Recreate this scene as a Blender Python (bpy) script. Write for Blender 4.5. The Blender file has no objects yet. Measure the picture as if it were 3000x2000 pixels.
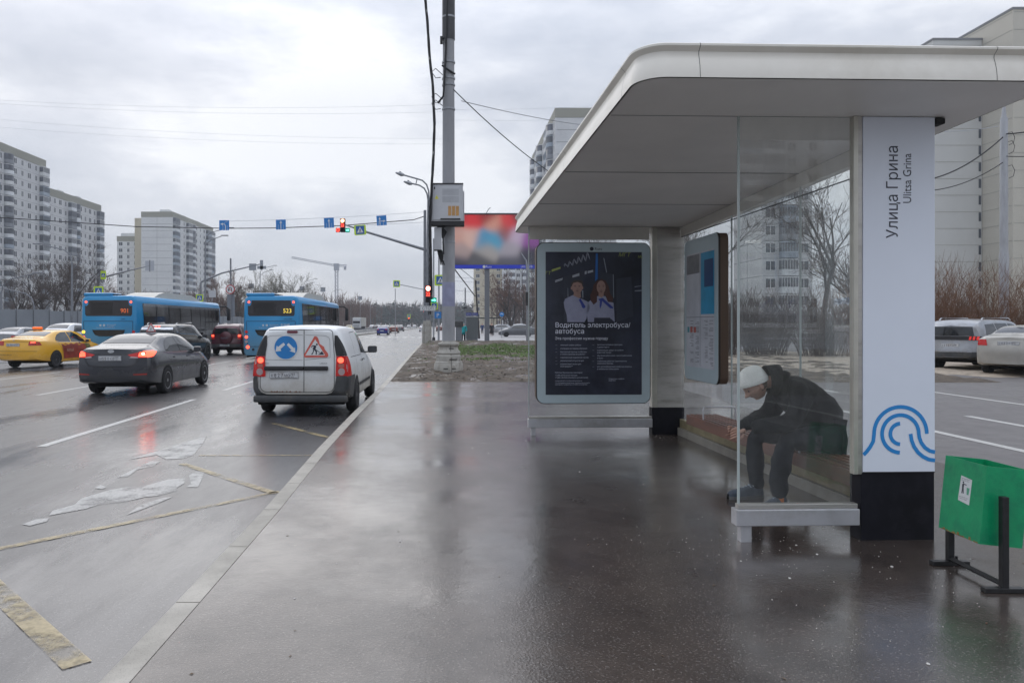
import bpy, bmesh, math, random
import numpy as np
from mathutils import Vector, Matrix, Euler, noise
from mathutils.bvhtree import BVHTree
from mathutils.geometry import delaunay_2d_cdt, tessellate_polygon
R = math.radians
random.seed(7)
sc = bpy.context.scene
C = sc.collection
# ------------------------------------------------------------------ camera
F, VX, VY, CH = 2200.0, 1325.0, 950.0, 1.66      # focal length (px of 3000), vanishing point, eye height
SW = 0.19                                        # pavement level
cam = bpy.data.cameras.new('camera'); co = bpy.data.objects.new('camera', cam); C.objects.link(co)
co.location = (0, 0, CH); co.rotation_euler = (R(90), 0, 0)
cam.sensor_width = 36; cam.lens = F / 3000 * 36
cam.shift_x = (1500 - VX) / 3000; cam.shift_y = -(1000 - VY) / 3000
cam.clip_start = 0.05; cam.clip_end = 5000
sc.camera = co
# ------------------------------------------------------------------ world: overcast sky
SUN_EL, SUN_AZ = 32.0, -28.0                     # sun behind the cloud, ahead and to the left
w = bpy.data.worlds.new('World'); sc.world = w; w.use_nodes = True
nt = w.node_tree; nt.nodes.clear()
N = nt.nodes.new; L = nt.links.new
out = N('ShaderNodeOutputWorld'); bg = N('ShaderNodeBackground'); bg2 = N('ShaderNodeBackground'); mixs = N('ShaderNodeMixShader')
sky = N('ShaderNodeTexSky'); sky.sky_type = 'NISHITA'; sky.sun_disc = False
sky.sun_elevation = R(SUN_EL); sky.sun_rotation = R(SUN_AZ)
bg.inputs[1].default_value = 0.08
L(sky.outputs[0], bg.inputs[0])
tc = N('ShaderNodeTexCoord'); mp = N('ShaderNodeMapping'); mp.inputs['Scale'].default_value = (1.0, 1.0, 2.6)
nz = N('ShaderNodeTexNoise'); nz.inputs['Scale'].default_value = 1.7; nz.inputs['Detail'].default_value = 7; nz.inputs['Roughness'].default_value = 0.58
L(tc.outputs['Generated'], mp.inputs[0]); L(mp.outputs[0], nz.inputs[0])
cr = N('ShaderNodeValToRGB'); L(nz.outputs[0], cr.inputs[0])
e = cr.color_ramp.elements
e[0].position = 0.36; e[0].color = (0.41, 0.47, 0.575, 1)
e[1].position = 0.65; e[1].color = (1.0, 1.02, 1.07, 1)
m1 = cr.color_ramp.elements.new(0.47); m1.color = (0.58, 0.625, 0.72, 1)
m2 = cr.color_ramp.elements.new(0.56); m2.color = (0.74, 0.775, 0.86, 1)
# brighter veil of cloud where the sun stands behind it
dt = N('ShaderNodeVectorMath'); dt.operation = 'DOT_PRODUCT'
sd = Vector((math.sin(R(SUN_AZ)) * math.cos(R(26)), math.cos(R(SUN_AZ)) * math.cos(R(26)), math.sin(R(26))))
dt.inputs[1].default_value = sd
L(tc.outputs['Generated'], dt.inputs[0])
pw = N('ShaderNodeMath'); pw.operation = 'POWER'; pw.use_clamp = True; L(dt.outputs['Value'], pw.inputs[0]); pw.inputs[1].default_value = 22
mu = N('ShaderNodeMath'); mu.operation = 'MULTIPLY_ADD'; L(pw.outputs[0], mu.inputs[0]); mu.inputs[1].default_value = 0.10; mu.inputs[2].default_value = 1.0
vm = N('ShaderNodeVectorMath'); vm.operation = 'SCALE'; L(cr.outputs[0], vm.inputs[0]); L(mu.outputs[0], vm.inputs['Scale'])
# an overcast sky is brighter towards the zenith
sx = N('ShaderNodeSeparateXYZ'); L(tc.outputs['Generated'], sx.inputs[0])
zr = N('ShaderNodeMapRange'); L(sx.outputs[2], zr.inputs[0]); zr.inputs[1].default_value = 0.28; zr.inputs[2].default_value = 1.0; zr.inputs[3].default_value = 0.80; zr.inputs[4].default_value = 2.15
L(vm.outputs[0], bg2.inputs[0]); L(zr.outputs[0], bg2.inputs[1])
mixs.inputs[0].default_value = 0.9
L(bg.outputs[0], mixs.inputs[1]); L(bg2.outputs[0], mixs.inputs[2]); L(mixs.outputs[0], out.inputs[0])
sl = bpy.data.lights.new('sun', 'SUN'); sl.energy = 0.5; sl.angle = R(60); sl.color = (1, 0.95, 0.88)
so = bpy.data.objects.new('sun', sl); C.objects.link(so)
so.rotation_euler = (R(90 - SUN_EL), 0, R(180 - SUN_AZ)); so.location = (0, 0, 60)
sc.view_settings.view_transform = 'Standard'; sc.view_settings.look = 'None'; sc.view_settings.gamma = 1
sc.view_settings.exposure = 0.28
sc.cycles.max_bounces = 6; sc.cycles.transparent_max_bounces = 16; sc.cycles.caustics_reflective = True; sc.cycles.blur_glossy = 0.6; sc.cycles.sample_clamp_indirect = 6; sc.cycles.caustics_refractive = False
sc.cycles.use_denoising = True

# ------------------------------------------------------------------ from a pixel of the survey photo to a place
def at(x, y, Y): return Vector(((x - VX) / F * Y, Y, CH - (y - VY) / F * Y))
def onz(x, y, z): Y = (CH - z) * F / (y - VY); return Vector(((x - VX) / F * Y, Y, z))
# ------------------------------------------------------------------ materials
MATS = {}
def mat(name, col, rough=0.6, metal=0.0, vary=0.0, scale=6.0, bump=0.0, bscale=40.0, emit=None, es=1.0, spec=0.5, dirt=None, dscale=2.0, coat=0.0, stretch=None):
    if name in MATS: return MATS[name]
    m = bpy.data.materials.new(name); m.use_nodes = True; n = m.node_tree; b = n.nodes['Principled BSDF']
    b.inputs['Roughness'].default_value = rough; b.inputs['Metallic'].default_value = metal
    b.inputs['Specular IOR Level'].default_value = spec
    b.inputs['Coat Weight'].default_value = coat; b.inputs['Coat Roughness'].default_value = 0.06
    tcn = n.nodes.new('ShaderNodeTexCoord'); vec = tcn.outputs['Object']
    if stretch:
        mpn = n.nodes.new('ShaderNodeMapping'); mpn.inputs['Scale'].default_value = stretch; n.links.new(vec, mpn.inputs[0]); vec = mpn.outputs[0]
    c4 = (*col, 1)
    if vary or dirt:
        t = n.nodes.new('ShaderNodeTexNoise'); t.inputs['Scale'].default_value = scale; t.inputs['Detail'].default_value = 6; t.inputs['Roughness'].default_value = 0.6
        n.links.new(vec, t.inputs[0])
        r = n.nodes.new('ShaderNodeValToRGB'); n.links.new(t.outputs[0], r.inputs[0])
        r.color_ramp.elements[0].position = 0.3; r.color_ramp.elements[1].position = 0.7
        r.color_ramp.elements[0].color = (*[max(0, c * (1 - vary)) for c in col], 1)
        r.color_ramp.elements[1].color = (*[min(1, c * (1 + vary)) for c in col], 1)
        o = r.outputs[0]
        if dirt:
            t2 = n.nodes.new('ShaderNodeTexNoise'); t2.inputs['Scale'].default_value = dscale; t2.inputs['Detail'].default_value = 8; t2.inputs['Roughness'].default_value = 0.7
            n.links.new(vec, t2.inputs[0])
            r2 = n.nodes.new('ShaderNodeValToRGB'); n.links.new(t2.outputs[0], r2.inputs[0])
            r2.color_ramp.elements[0].position = 0.48; r2.color_ramp.elements[1].position = 0.68
            mx = n.nodes.new('ShaderNodeMix'); mx.data_type = 'RGBA'; n.links.new(r2.outputs[0], mx.inputs[0])
            n.links.new(o, mx.inputs[6]); mx.inputs[7].default_value = (*dirt, 1); o = mx.outputs[2]
        n.links.new(o, b.inputs['Base Color'])
    else:
        b.inputs['Base Color'].default_value = c4
    if bump:
        t = n.nodes.new('ShaderNodeTexNoise'); t.inputs['Scale'].default_value = bscale; t.inputs['Detail'].default_value = 4
        n.links.new(vec, t.inputs[0])
        bp = n.nodes.new('ShaderNodeBump'); bp.inputs['Strength'].default_value = bump; bp.inputs['Distance'].default_value = 0.02
        n.links.new(t.outputs[0], bp.inputs['Height']); n.links.new(bp.outputs[0], b.inputs['Normal'])
    if emit:
        b.inputs['Emission Color'].default_value = (*emit, 1); b.inputs['Emission Strength'].default_value = es
    MATS[name] = m
    return m
def glass(name, tint=(0.86, 0.9, 0.88), rough=0.0, haze=0.0, hcol=(0.5, 0.52, 0.5), ior=1.5):
    if name in MATS: return MATS[name]
    m = bpy.data.materials.new(name); m.use_nodes = True; n = m.node_tree; n.nodes.clear()
    o = n.nodes.new('ShaderNodeOutputMaterial'); tr = n.nodes.new('ShaderNodeBsdfTransparent'); tr.inputs[0].default_value = (*tint, 1)
    gl = n.nodes.new('ShaderNodeBsdfGlossy'); gl.inputs['Roughness'].default_value = rough
    fr = n.nodes.new('ShaderNodeFresnel'); ge = n.nodes.new('ShaderNodeNewGeometry'); io = n.nodes.new('ShaderNodeMapRange'); n.links.new(ge.outputs['Backfacing'], io.inputs[0]); io.inputs[3].default_value = ior; io.inputs[4].default_value = 1/ior; n.links.new(io.outputs[0], fr.inputs[0])
    mx = n.nodes.new('ShaderNodeMixShader'); n.links.new(fr.outputs[0], mx.inputs[0]); n.links.new(tr.outputs[0], mx.inputs[1]); n.links.new(gl.outputs[0], mx.inputs[2])
    last = mx.outputs[0]
    if haze:
        df = n.nodes.new('ShaderNodeBsdfDiffuse'); df.inputs[0].default_value = (*hcol, 1)
        t = n.nodes.new('ShaderNodeTexNoise'); t.inputs['Scale'].default_value = 2.5; t.inputs['Detail'].default_value = 9; t.inputs['Roughness'].default_value = 0.7
        tcn = n.nodes.new('ShaderNodeTexCoord'); mpn = n.nodes.new('ShaderNodeMapping'); mpn.inputs['Scale'].default_value = (3, 3, 1)
        n.links.new(tcn.outputs['Object'], mpn.inputs[0]); n.links.new(mpn.outputs[0], t.inputs[0])
        mr = n.nodes.new('ShaderNodeMapRange'); mr.inputs[1].default_value = 0.35; mr.inputs[2].default_value = 0.8; mr.inputs[3].default_value = haze * 0.4; mr.inputs[4].default_value = haze * 2
        n.links.new(t.outputs[0], mr.inputs[0])
        m2 = n.nodes.new('ShaderNodeMixShader'); n.links.new(mr.outputs[0], m2.inputs[0]); n.links.new(last, m2.inputs[1]); n.links.new(df.outputs[0], m2.inputs[2]); last = m2.outputs[0]
    n.links.new(last, o.inputs[0]); MATS[name] = m
    return m
# ------------------------------------------------------------------ mesh builder
class MB:
    def __init__(s): s.v = []; s.f = []
    def add(s, vs, fs):
        k = len(s.v); s.v += [tuple(v) for v in vs]; s.f += [tuple(i + k for i in f) for f in fs]; return s
    def box(s, a, b, M=None):
        (x0, y0, z0), (x1, y1, z1) = a, b
        vs = [Vector(p) for p in ((x0,y0,z0),(x1,y0,z0),(x1,y1,z0),(x0,y1,z0),(x0,y0,z1),(x1,y0,z1),(x1,y1,z1),(x0,y1,z1))]
        if M: vs = [M @ v for v in vs]
        return s.add(vs, [(0,3,2,1),(4,5,6,7),(0,1,5,4),(1,2,6,5),(2,3,7,6),(3,0,4,7)])
    def bbox(s, a, b, r=0.01, M=None):     # box with chamfered edges
        (x0, y0, z0), (x1, y1, z1) = a, b
        r = min(r, (x1-x0)/2.01, (y1-y0)/2.01, (z1-z0)/2.01)
        bm = bmesh.new(); bmesh.ops.create_cube(bm, size=1)
        for v in bm.verts: v.co = Vector(((x0+x1)/2 + v.co.x*(x1-x0), (y0+y1)/2 + v.co.y*(y1-y0), (z0+z1)/2 + v.co.z*(z1-z0)))
        bmesh.ops.bevel(bm, geom=bm.edges[:], offset=r, segments=2, affect='EDGES', profile=0.5)
        bm.verts.index_update()
        vs = [M @ v.co if M else v.co.copy() for v in bm.verts]; fs = [[v.index for v in f.verts] for f in bm.faces]; bm.free()
        return s.add(vs, fs)
    def tube(s, pts, rad, n=8, cap=True):
        pts = [Vector(p) for p in pts]; rr = rad if isinstance(rad, (list, tuple)) else [rad] * len(pts)
        k0 = len(s.v); vs = []; fs = []; ref = None
        for i, p in enumerate(pts):
            d = (pts[min(i+1, len(pts)-1)] - pts[max(i-1, 0)])
            if d.length < 1e-9: d = Vector((0, 0, 1))
            d.normalize()
            if ref is None: ref = Vector((0, 1, 0)) if abs(d.y) < 0.9 else Vector((1, 0, 0))
            a = d.cross(ref)
            if a.length < 1e-6: a = d.cross(Vector((1, 0, 0.3)))
            a.normalize(); b = d.cross(a).normalized(); ref = b.cross(d) * -1 if False else ref
            for j in range(n):
                t = 2 * math.pi * j / n
                vs.append(p + (a * math.cos(t) + b * math.sin(t)) * rr[i])
        for i in range(len(pts) - 1):
            for j in range(n):
                fs.append((i*n+j, i*n+(j+1) % n, (i+1)*n+(j+1) % n, (i+1)*n+j))
        if cap: fs += [tuple(range(n-1, -1, -1)), tuple((len(pts)-1)*n + j for j in range(n))]
        return s.add(vs, fs)
    def prism(s, poly, M, t):              # polygon in local xy, M places it, extruded by t along local z
        n = len(poly)
        vs = [M @ Vector((p[0], p[1], 0)) for p in poly] + [M @ Vector((p[0], p[1], t)) for p in poly]
        tri = tessellate_polygon([[Vector((p[0], p[1], 0)) for p in poly]])
        fs = [tuple(reversed(x)) for x in tri] + [tuple(i + n for i in x) for x in tri] + [(i, (i+1) % n, (i+1) % n + n, i + n) for i in range(n)]
        return s.add(vs, fs)
    def lathe(s, prof, n=24, M=None):      # profile (r, z)
        vs = []; fs = []
        for r, z in prof:
            for j in range(n):
                t = 2*math.pi*j/n; v = Vector((r*math.cos(t), r*math.sin(t), z)); vs.append(M @ v if M else v)
        for i in range(len(prof)-1):
            for j in range(n): fs.append((i*n+j, i*n+(j+1) % n, (i+1)*n+(j+1) % n, (i+1)*n+j))
        if prof[0][0] > 1e-6: fs.append(tuple(range(n-1, -1, -1)))
        if prof[-1][0] > 1e-6: fs.append(tuple((len(prof)-1)*n+j for j in range(n)))
        return s.add(vs, fs)
    def disc(s, c, r, M, n=24, t=0.004):
        return s.prism([(c[0]+r*math.cos(2*math.pi*i/n), c[1]+r*math.sin(2*math.pi*i/n)) for i in range(n)], M, t)
    def grid(s, P, nu, nv):                # P(i, j) -> point
        vs = [P(i, j) for j in range(nv+1) for i in range(nu+1)]
        return s.add(vs, [(j*(nu+1)+i, j*(nu+1)+i+1, (j+1)*(nu+1)+i+1, (j+1)*(nu+1)+i) for j in range(nv) for i in range(nu)])
    def mesh(s, name, m, smooth=False):
        me = bpy.data.meshes.new(name); me.from_pydata(s.v, [], s.f)
        me.materials.append(m)
        if smooth: me.shade_smooth() if hasattr(me, 'shade_smooth') else None
        me.update(); return me
    def build(s, name, m, parent=None, smooth=False, **kw):
        me = s.mesh(name, m, smooth)
        if smooth: sharp(me)
        return link(name, me, parent, **kw)
def sharp(me, ang=38):
    me.shade_smooth()
    try: me.set_sharp_from_angle(angle=R(ang))
    except Exception: pass
def link(name, me, parent=None, label=None, cat=None, group=None, kind=None):
    o = bpy.data.objects.new(name, me); C.objects.link(o)
    if parent: o.parent = parent
    return tag(o, label, cat, group, kind)
def tag(o, label=None, cat=None, group=None, kind=None):
    if label: o['label'] = label
    if cat: o['category'] = cat
    if group: o['group'] = group
    if kind: o['kind'] = kind
    return o
def thing(name, label, cat, loc=(0,0,0), rz=0, group=None):
    o = bpy.data.objects.new(name, None); C.objects.link(o); o.empty_display_size = 0.2
    o.location = loc; o.rotation_euler = (0, 0, rz)
    return tag(o, label, cat, group)
def copy_tree(o, parent=None):
    c = o.copy(); C.objects.link(c); c.parent = parent
    for ch in [x for x in KIDS.get(o.name, []) or list(o.children)]: copy_tree(ch, c)
    return c
KIDS = {}
def dup(o, loc, rz=0, label=None, scale=None, group=None):
    c = copy_tree(o); c.location = loc; c.rotation_euler = (0, 0, rz)
    if scale: c.scale = (scale,)*3 if not isinstance(scale, tuple) else scale
    if label: c['label'] = label
    if group: c['group'] = group
    return c
def frame(o, xd, yd):                      # matrix with local x along xd, y along yd, z = x cross y
    xd = Vector(xd).normalized(); yd = Vector(yd).normalized(); zd = xd.cross(yd)
    M = Matrix.Identity(4)
    for i in range(3): M[i][0] = xd[i]; M[i][1] = yd[i]; M[i][2] = zd[i]; M[i][3] = o[i]
    return M
FRONT = lambda x, y, z: frame((x, y, z), (1, 0, 0), (0, 0, 1))   # faces -Y (towards the viewer)
LEFTF = lambda x, y, z: frame((x, y, z), (0, -1, 0), (0, 0, 1))  # faces -X ; local x runs towards -Y
RIGHTF = lambda x, y, z: frame((x, y, z), (0, 1, 0), (0, 0, 1))  # faces +X
def text(name, s, size, m, parent, M, align='LEFT', bold=0.0, depth=0.0, sx=1.0, spacing=1.0, line=1.0, shear=0.0):
    c = bpy.data.curves.new(name, 'FONT'); c.body = s; c.size = size; c.align_x = align; c.offset = bold * size
    c.resolution_u = 3; c.fill_mode = 'NONE'; c.space_character = spacing; c.space_line = line; c.shear = shear
    o = bpy.data.objects.new('tmp', c); me = bpy.data.meshes.new_from_object(o)
    bpy.data.objects.remove(o); bpy.data.curves.remove(c)
    # fill the outlines (even-odd), the built-in fill drops pieces of some Cyrillic letters
    vs = [v.co.copy() for v in me.vertices]; es = [tuple(e_.vertices) for e_ in me.edges]; bpy.data.meshes.remove(me)
    out_v, _, out_f, _, _, _ = delaunay_2d_cdt([v.xy for v in vs], es, [], 0, 1e-7)
    P0 = np.array([vs[a][:2] for a, b_ in es]); P1 = np.array([vs[b_][:2] for a, b_ in es])
    T_ = np.array([[out_v[i][:] for i in f] for f in out_f]).mean(axis=1)
    keep = []
    for k_ in range(0, len(T_), 400):
        c_ = T_[k_:k_+400]; y_ = c_[:, 1:2]; cond = (P0[None, :, 1] > y_) != (P1[None, :, 1] > y_)
        with np.errstate(divide='ignore', invalid='ignore'): xi = P0[None, :, 0] + (y_ - P0[None, :, 1]) * (P1[None, :, 0]-P0[None, :, 0]) / (P1[None, :, 1]-P0[None, :, 1])
        keep += list(((cond & (c_[:, 0:1] < xi)).sum(axis=1) % 2) == 1)
    me = bpy.data.meshes.new(name); me.from_pydata([(v[0], v[1], 0) for v in out_v], [], [f for f, q_ in zip(out_f, keep) if q_])
    S = Matrix.Diagonal((sx, 1, 1, 1)); me.transform(M @ S)
    me.materials.clear(); me.materials.append(m)
    return link(name, me, parent)
def segs(pts, w_, close=False):
    if close: pts = list(pts) + [pts[0]]
    return [ribbon([a, b], w_) for a, b in zip(pts, pts[1:])]
def arc(cx, cy, r, a0, a1, n=16): return [(cx + r*math.cos(R(a0+(a1-a0)*i/n)), cy + r*math.sin(R(a0+(a1-a0)*i/n))) for i in range(n+1)]
def rrect(x0, y0, x1, y1, r, n=5):
    return arc(x1-r, y0+r, r, -90, 0, n) + arc(x1-r, y1-r, r, 0, 90, n) + arc(x0+r, y1-r, r, 90, 180, n) + arc(x0+r, y0+r, r, 180, 270, n)
def ribbon(pts, w):                        # constant width strip polygon
    L_, R_ = [], []
    for i, p in enumerate(pts):
        a = Vector(pts[max(i-1, 0)]); b = Vector(pts[min(i+1, len(pts)-1)]); d = (b - a).normalized(); nrm = Vector((-d.y, d.x))
        L_.append(tuple(Vector(p) + nrm*w/2)); R_.append(tuple(Vector(p) - nrm*w/2))
    return L_ + R_[::-1]
def ribmesh(mb, pts, w, M, z=0.0, t=0.003):
    for i in range(len(pts)-1):
        a = Vector(pts[i]); b = Vector(pts[i+1]); d = (b-a)
        if d.length < 1e-6: continue
    P = ribbon(pts, w); n = len(pts)
    vs = [M @ Vector((p[0], p[1], z)) for p in P]
    mb.add(vs, [(i, i+1, 2*n-2-i, 2*n-1-i) for i in range(n-1)])
    return mb
# ================================================================== setting
def wet(name, base, base2, r0, r1, speck=0.3, big=0.35, sc_big=0.5, grain=220, bump=0.25, streak=(1, 1, 1), spec=0.6, puddle=(0.5, 0.62), film=0.0, filmr=0.2, bd=0.006, bqs=0.10):
    m = bpy.data.materials.new(name); m.use_nodes = True; n = m.node_tree; b = n.nodes['Principled BSDF']; nn = n.nodes.new; lk = n.links.new
    b.inputs['Specular IOR Level'].default_value = spec
    b.inputs['Coat Weight'].default_value = film; b.inputs['Coat Roughness'].default_value = filmr; b.inputs['Coat IOR'].default_value = 1.5
    t = nn('ShaderNodeTexCoord'); g = t.outputs['Object']
    def noi(s, d, rr=0.6, st=(1, 1, 1)):
        mpn = nn('ShaderNodeMapping'); mpn.inputs['Scale'].default_value = st; lk(g, mpn.inputs[0])
        x = nn('ShaderNodeTexNoise'); x.inputs['Scale'].default_value = s; x.inputs['Detail'].default_value = d; x.inputs['Roughness'].default_value = rr; lk(mpn.outputs[0], x.inputs[0]); return x.outputs[0]
    def mr(x, a, b_, c, d):
        q = nn('ShaderNodeMapRange'); lk(x, q.inputs[0]); q.inputs[1].default_value = a; q.inputs[2].default_value = b_; q.inputs[3].default_value = c; q.inputs[4].default_value = d; return q.outputs[0]
    def mix(f, a, b_):
        q = nn('ShaderNodeMix'); q.data_type = 'RGBA'; lk(f, q.inputs[0])
        for i, v in ((6, a), (7, b_)):
            if isinstance(v, tuple): q.inputs[i].default_value = (*v, 1)
            else: lk(v, q.inputs[i])
        return q.outputs[2]
    big_ = noi(sc_big, 6, 0.6, streak); pud = mr(big_, puddle[0], puddle[1], 0, 1)
    med = noi(3.5, 7, 0.7, streak); gr = noi(grain, 2, 0.5)
    col = mix(mr(med, 0.3, 0.7, 0, 1), base, base2)
    col = mix(mr(gr, 0.58, 0.72, 0, speck), col, (0.32, 0.30, 0.28))
    col = mix(mr(gr, 0.30, 0.42, 0.5, 0), col, (0.012, 0.012, 0.013))
    lk(col, b.inputs['Base Color'])
    ro = mr(pud, 0, 1, r1, r0); ro2 = nn('ShaderNodeMath'); ro2.operation = 'MULTIPLY_ADD'; lk(med, ro2.inputs[0]); ro2.inputs[1].default_value = 0.16; lk(ro, ro2.inputs[2])
    lk(ro2.outputs[0], b.inputs['Roughness'])
    bp = nn('ShaderNodeBump'); bp.inputs['Distance'].default_value = bd
    lk(mr(pud, 0, 1, bump, bump * 0.12), bp.inputs['Strength']); lk(gr, bp.inputs['Height'])
    bq = nn('ShaderNodeBump'); bq.inputs['Distance'].default_value = 0.02; bq.inputs['Strength'].default_value = bqs
    lk(noi(9, 4, 0.6, streak), bq.inputs['Height']); lk(bp.outputs[0], bq.inputs['Normal'])
    lk(bq.outputs[0], b.inputs['Normal']); lk(bq.outputs[0], b.inputs['Coat Normal'])
    fw_ = nn('ShaderNodeMath'); fw_.operation = 'MULTIPLY_ADD'; lk(pud, fw_.inputs[0]); fw_.inputs[1].default_value = film*.6; fw_.inputs[2].default_value = film*.4
    if film: lk(fw_.outputs[0], b.inputs['Coat Weight'])
    return m
M_road = wet('wet_asphalt', (0.080, 0.075, 0.076), (0.042, 0.038, 0.039), 0.06, 0.22, speck=0.35, grain=70, sc_big=0.35, streak=(1.6, 0.45, 1), spec=.8, film=.24, filmr=.25, bqs=.09)
M_pave = wet('wet_pavement', (0.078, 0.060, 0.050), (0.032, 0.023, 0.019), 0.06, 0.17, speck=0.28, grain=80, sc_big=0.6, spec=.8, film=.36, filmr=.22, bqs=.08, bump=0.22, puddle=(0.45, 0.60))
M_lot = wet('side_road_asphalt', (0.15, 0.14, 0.135), (0.11, 0.10, 0.10), 0.3, 0.5, speck=0.25, sc_big=0.3, spec=0.4)
M_kerb = wet('kerb_concrete', (0.40, 0.37, 0.32), (0.26, 0.24, 0.205), 0.25, 0.45, speck=0.3, sc_big=1.5, spec=0.5)
M_mud = wet('mud', (0.135, 0.100, 0.066), (0.016, 0.011, 0.008), 0.10, 0.75, speck=0.12, sc_big=1.3, grain=16, bump=1.0, bd=.05, bqs=.8, spec=.5, puddle=(.56, .61))
M_dirt = mat('dirt_verge', (0.33, 0.275, 0.215), 0.8, vary=0.4, scale=4, bump=0.6, bscale=12)
M_grass = mat('grass_blades', (0.095, 0.165, 0.03), 0.7, vary=0.4, scale=5)
M_far = mat('far_ground', (0.10, 0.09, 0.07), 0.9, vary=0.3, scale=0.2)

def worn(name, col, thr=0.5, sc_=4.0, soft=0.06, rough=0.35):
    m = bpy.data.materials.new(name); m.use_nodes = True; n = m.node_tree; b = n.nodes['Principled BSDF']
    b.inputs['Roughness'].default_value = rough; o = n.nodes['Material Output']
    tr = n.nodes.new('ShaderNodeBsdfTransparent'); mx = n.nodes.new('ShaderNodeMixShader')
    t = n.nodes.new('ShaderNodeTexCoord'); x = n.nodes.new('ShaderNodeTexNoise'); x.inputs['Scale'].default_value = sc_; x.inputs['Detail'].default_value = 10; x.inputs['Roughness'].default_value = 0.72
    n.links.new(t.outputs['Object'], x.inputs[0])
    q = n.nodes.new('ShaderNodeMapRange'); n.links.new(x.outputs[0], q.inputs[0]); q.inputs[1].default_value = thr - soft; q.inputs[2].default_value = thr + soft; q.inputs[3].default_value = 0.12; q.inputs[4].default_value = 0.92
    x2 = n.nodes.new('ShaderNodeTexNoise'); x2.inputs['Scale'].default_value = 35; n.links.new(t.outputs['Object'], x2.inputs[0])
    r = n.nodes.new('ShaderNodeValToRGB'); n.links.new(x2.outputs[0], r.inputs[0]); r.color_ramp.elements[0].position = 0.3; r.color_ramp.elements[1].position = 0.7
    r.color_ramp.elements[0].color = (*[c*0.7 for c in col], 1); r.color_ramp.elements[1].color = (*col, 1)
    n.links.new(r.outputs[0], b.inputs['Base Color'])
    n.links.new(q.outputs[0], mx.inputs[0]); n.links.new(tr.outputs[0], mx.inputs[1]); n.links.new(b.outputs[0], mx.inputs[2]); n.links.new(mx.outputs[0], o.inputs[0])
    return m
M_white = worn('worn_white_paint', (0.46, 0.45, 0.43), 0.43, 2.2, 0.09)
M_whitec = worn('fresh_white_paint', (0.62, 0.61, 0.58), 0.30, 3.0)
M_yel = worn('worn_yellow_paint', (0.43, 0.34, 0.18), 0.49, 3.0, 0.08)

def kx(Y):     # inner edge of the kerb along the road
    pts = [(-5, -1.32), (2, -1.31), (4, -1.335), (6, -1.37), (9, -1.47), (12.5, -1.53), (17, -1.56), (36, -1.93), (62, -2.35), (95, -2.6), (400, -4), (1500, -12)]
    for (a, b), (c, d) in zip(pts, pts[1:]):
        if Y <= c: return b + (d-b)*(Y-a)/(c-a)
    return pts[-1][1]
ys = [-5, -1, 0, 1, 2, 3, 4, 5, 6, 7, 8, 9, 10, 12, 14, 17, 20, 24, 28, 32, 36, 44, 52, 62, 80, 95, 140, 200, 400, 900, 1500]
KW = 0.14
# the ground sheet below everything
MB().add([(-1600, -40, -0.03), (1600, -40, -0.03), (1600, 2600, -0.03), (-1600, 2600, -0.03)], [(0, 1, 2, 3)]).build('ground', M_far, kind='structure')
b = MB(); b.grid(lambda i, j: (-60 + (kx(ys[j]) - KW + 60) * i / 12, ys[j], 0.0), 12, len(ys)-1); b.build('road', M_road, kind='structure')
# kerb stones
b = MB(); yk = -1.0
while yk < 60:
    y1 = yk + 0.985
    vs = []
    for y in (yk, y1):
        x = kx(y)
        vs += [(x-KW, y, -0.02), (x-KW, y, SW-0.012), (x-KW+0.015, y, SW+0.003), (x-0.002, y, SW+0.003), (x-0.002, y, -0.02)]
    b.add(vs, [(0, 5, 6, 1), (1, 6, 7, 2), (2, 7, 8, 3), (3, 8, 9, 4), (0, 1, 2, 3, 4), (9, 8, 7, 6, 5)])
    yk += 0.995
b.build('kerb', M_kerb, kind='structure')
# pavement by the stop, then the strip of mud
PE = 19.4
b = MB(); yy = [y for y in ys if y < 19] + [PE]
b.grid(lambda i, j: (kx(yy[j]) - 0.003 + (5.2 - kx(yy[j])) * i / 8, yy[j] + (0.25*math.sin(i*1.1) if j == len(yy)-1 else 0), SW), 8, len(yy)-1)
b.build('pavement', M_pave, kind='structure')
random.seed(3)
def mudz(x, y):
    e = min(1, (x - kx(y) + 0.05) / 0.8, (y - 19.1) / 1.0)
    e = max(0, e)
    h = noise.fractal(Vector((x*0.9, y*0.5, 3.1)), 1.0, 2.0, 4) * 0.08 + noise.noise(Vector((x*3.7, y*2.1, 0.3))) * 0.06 + 0.10*math.exp(-((y-56)/9)**2)
    return SW - 0.015 + 0.01 + max(-0.004, (h + 0.05)) * e
ym = [19.1 + (64-19.1) * (i/110)**1.35 for i in range(111)]
b = MB(); b.grid(lambda i, j: (kx(ym[j]) + (14 - kx(ym[j])) * (i/64)**1.2, ym[j], mudz(kx(ym[j]) + (14 - kx(ym[j])) * (i/64)**1.2, ym[j])), 64, 110)
b.build('mud_strip', M_mud, kind='structure', smooth=True)
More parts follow.
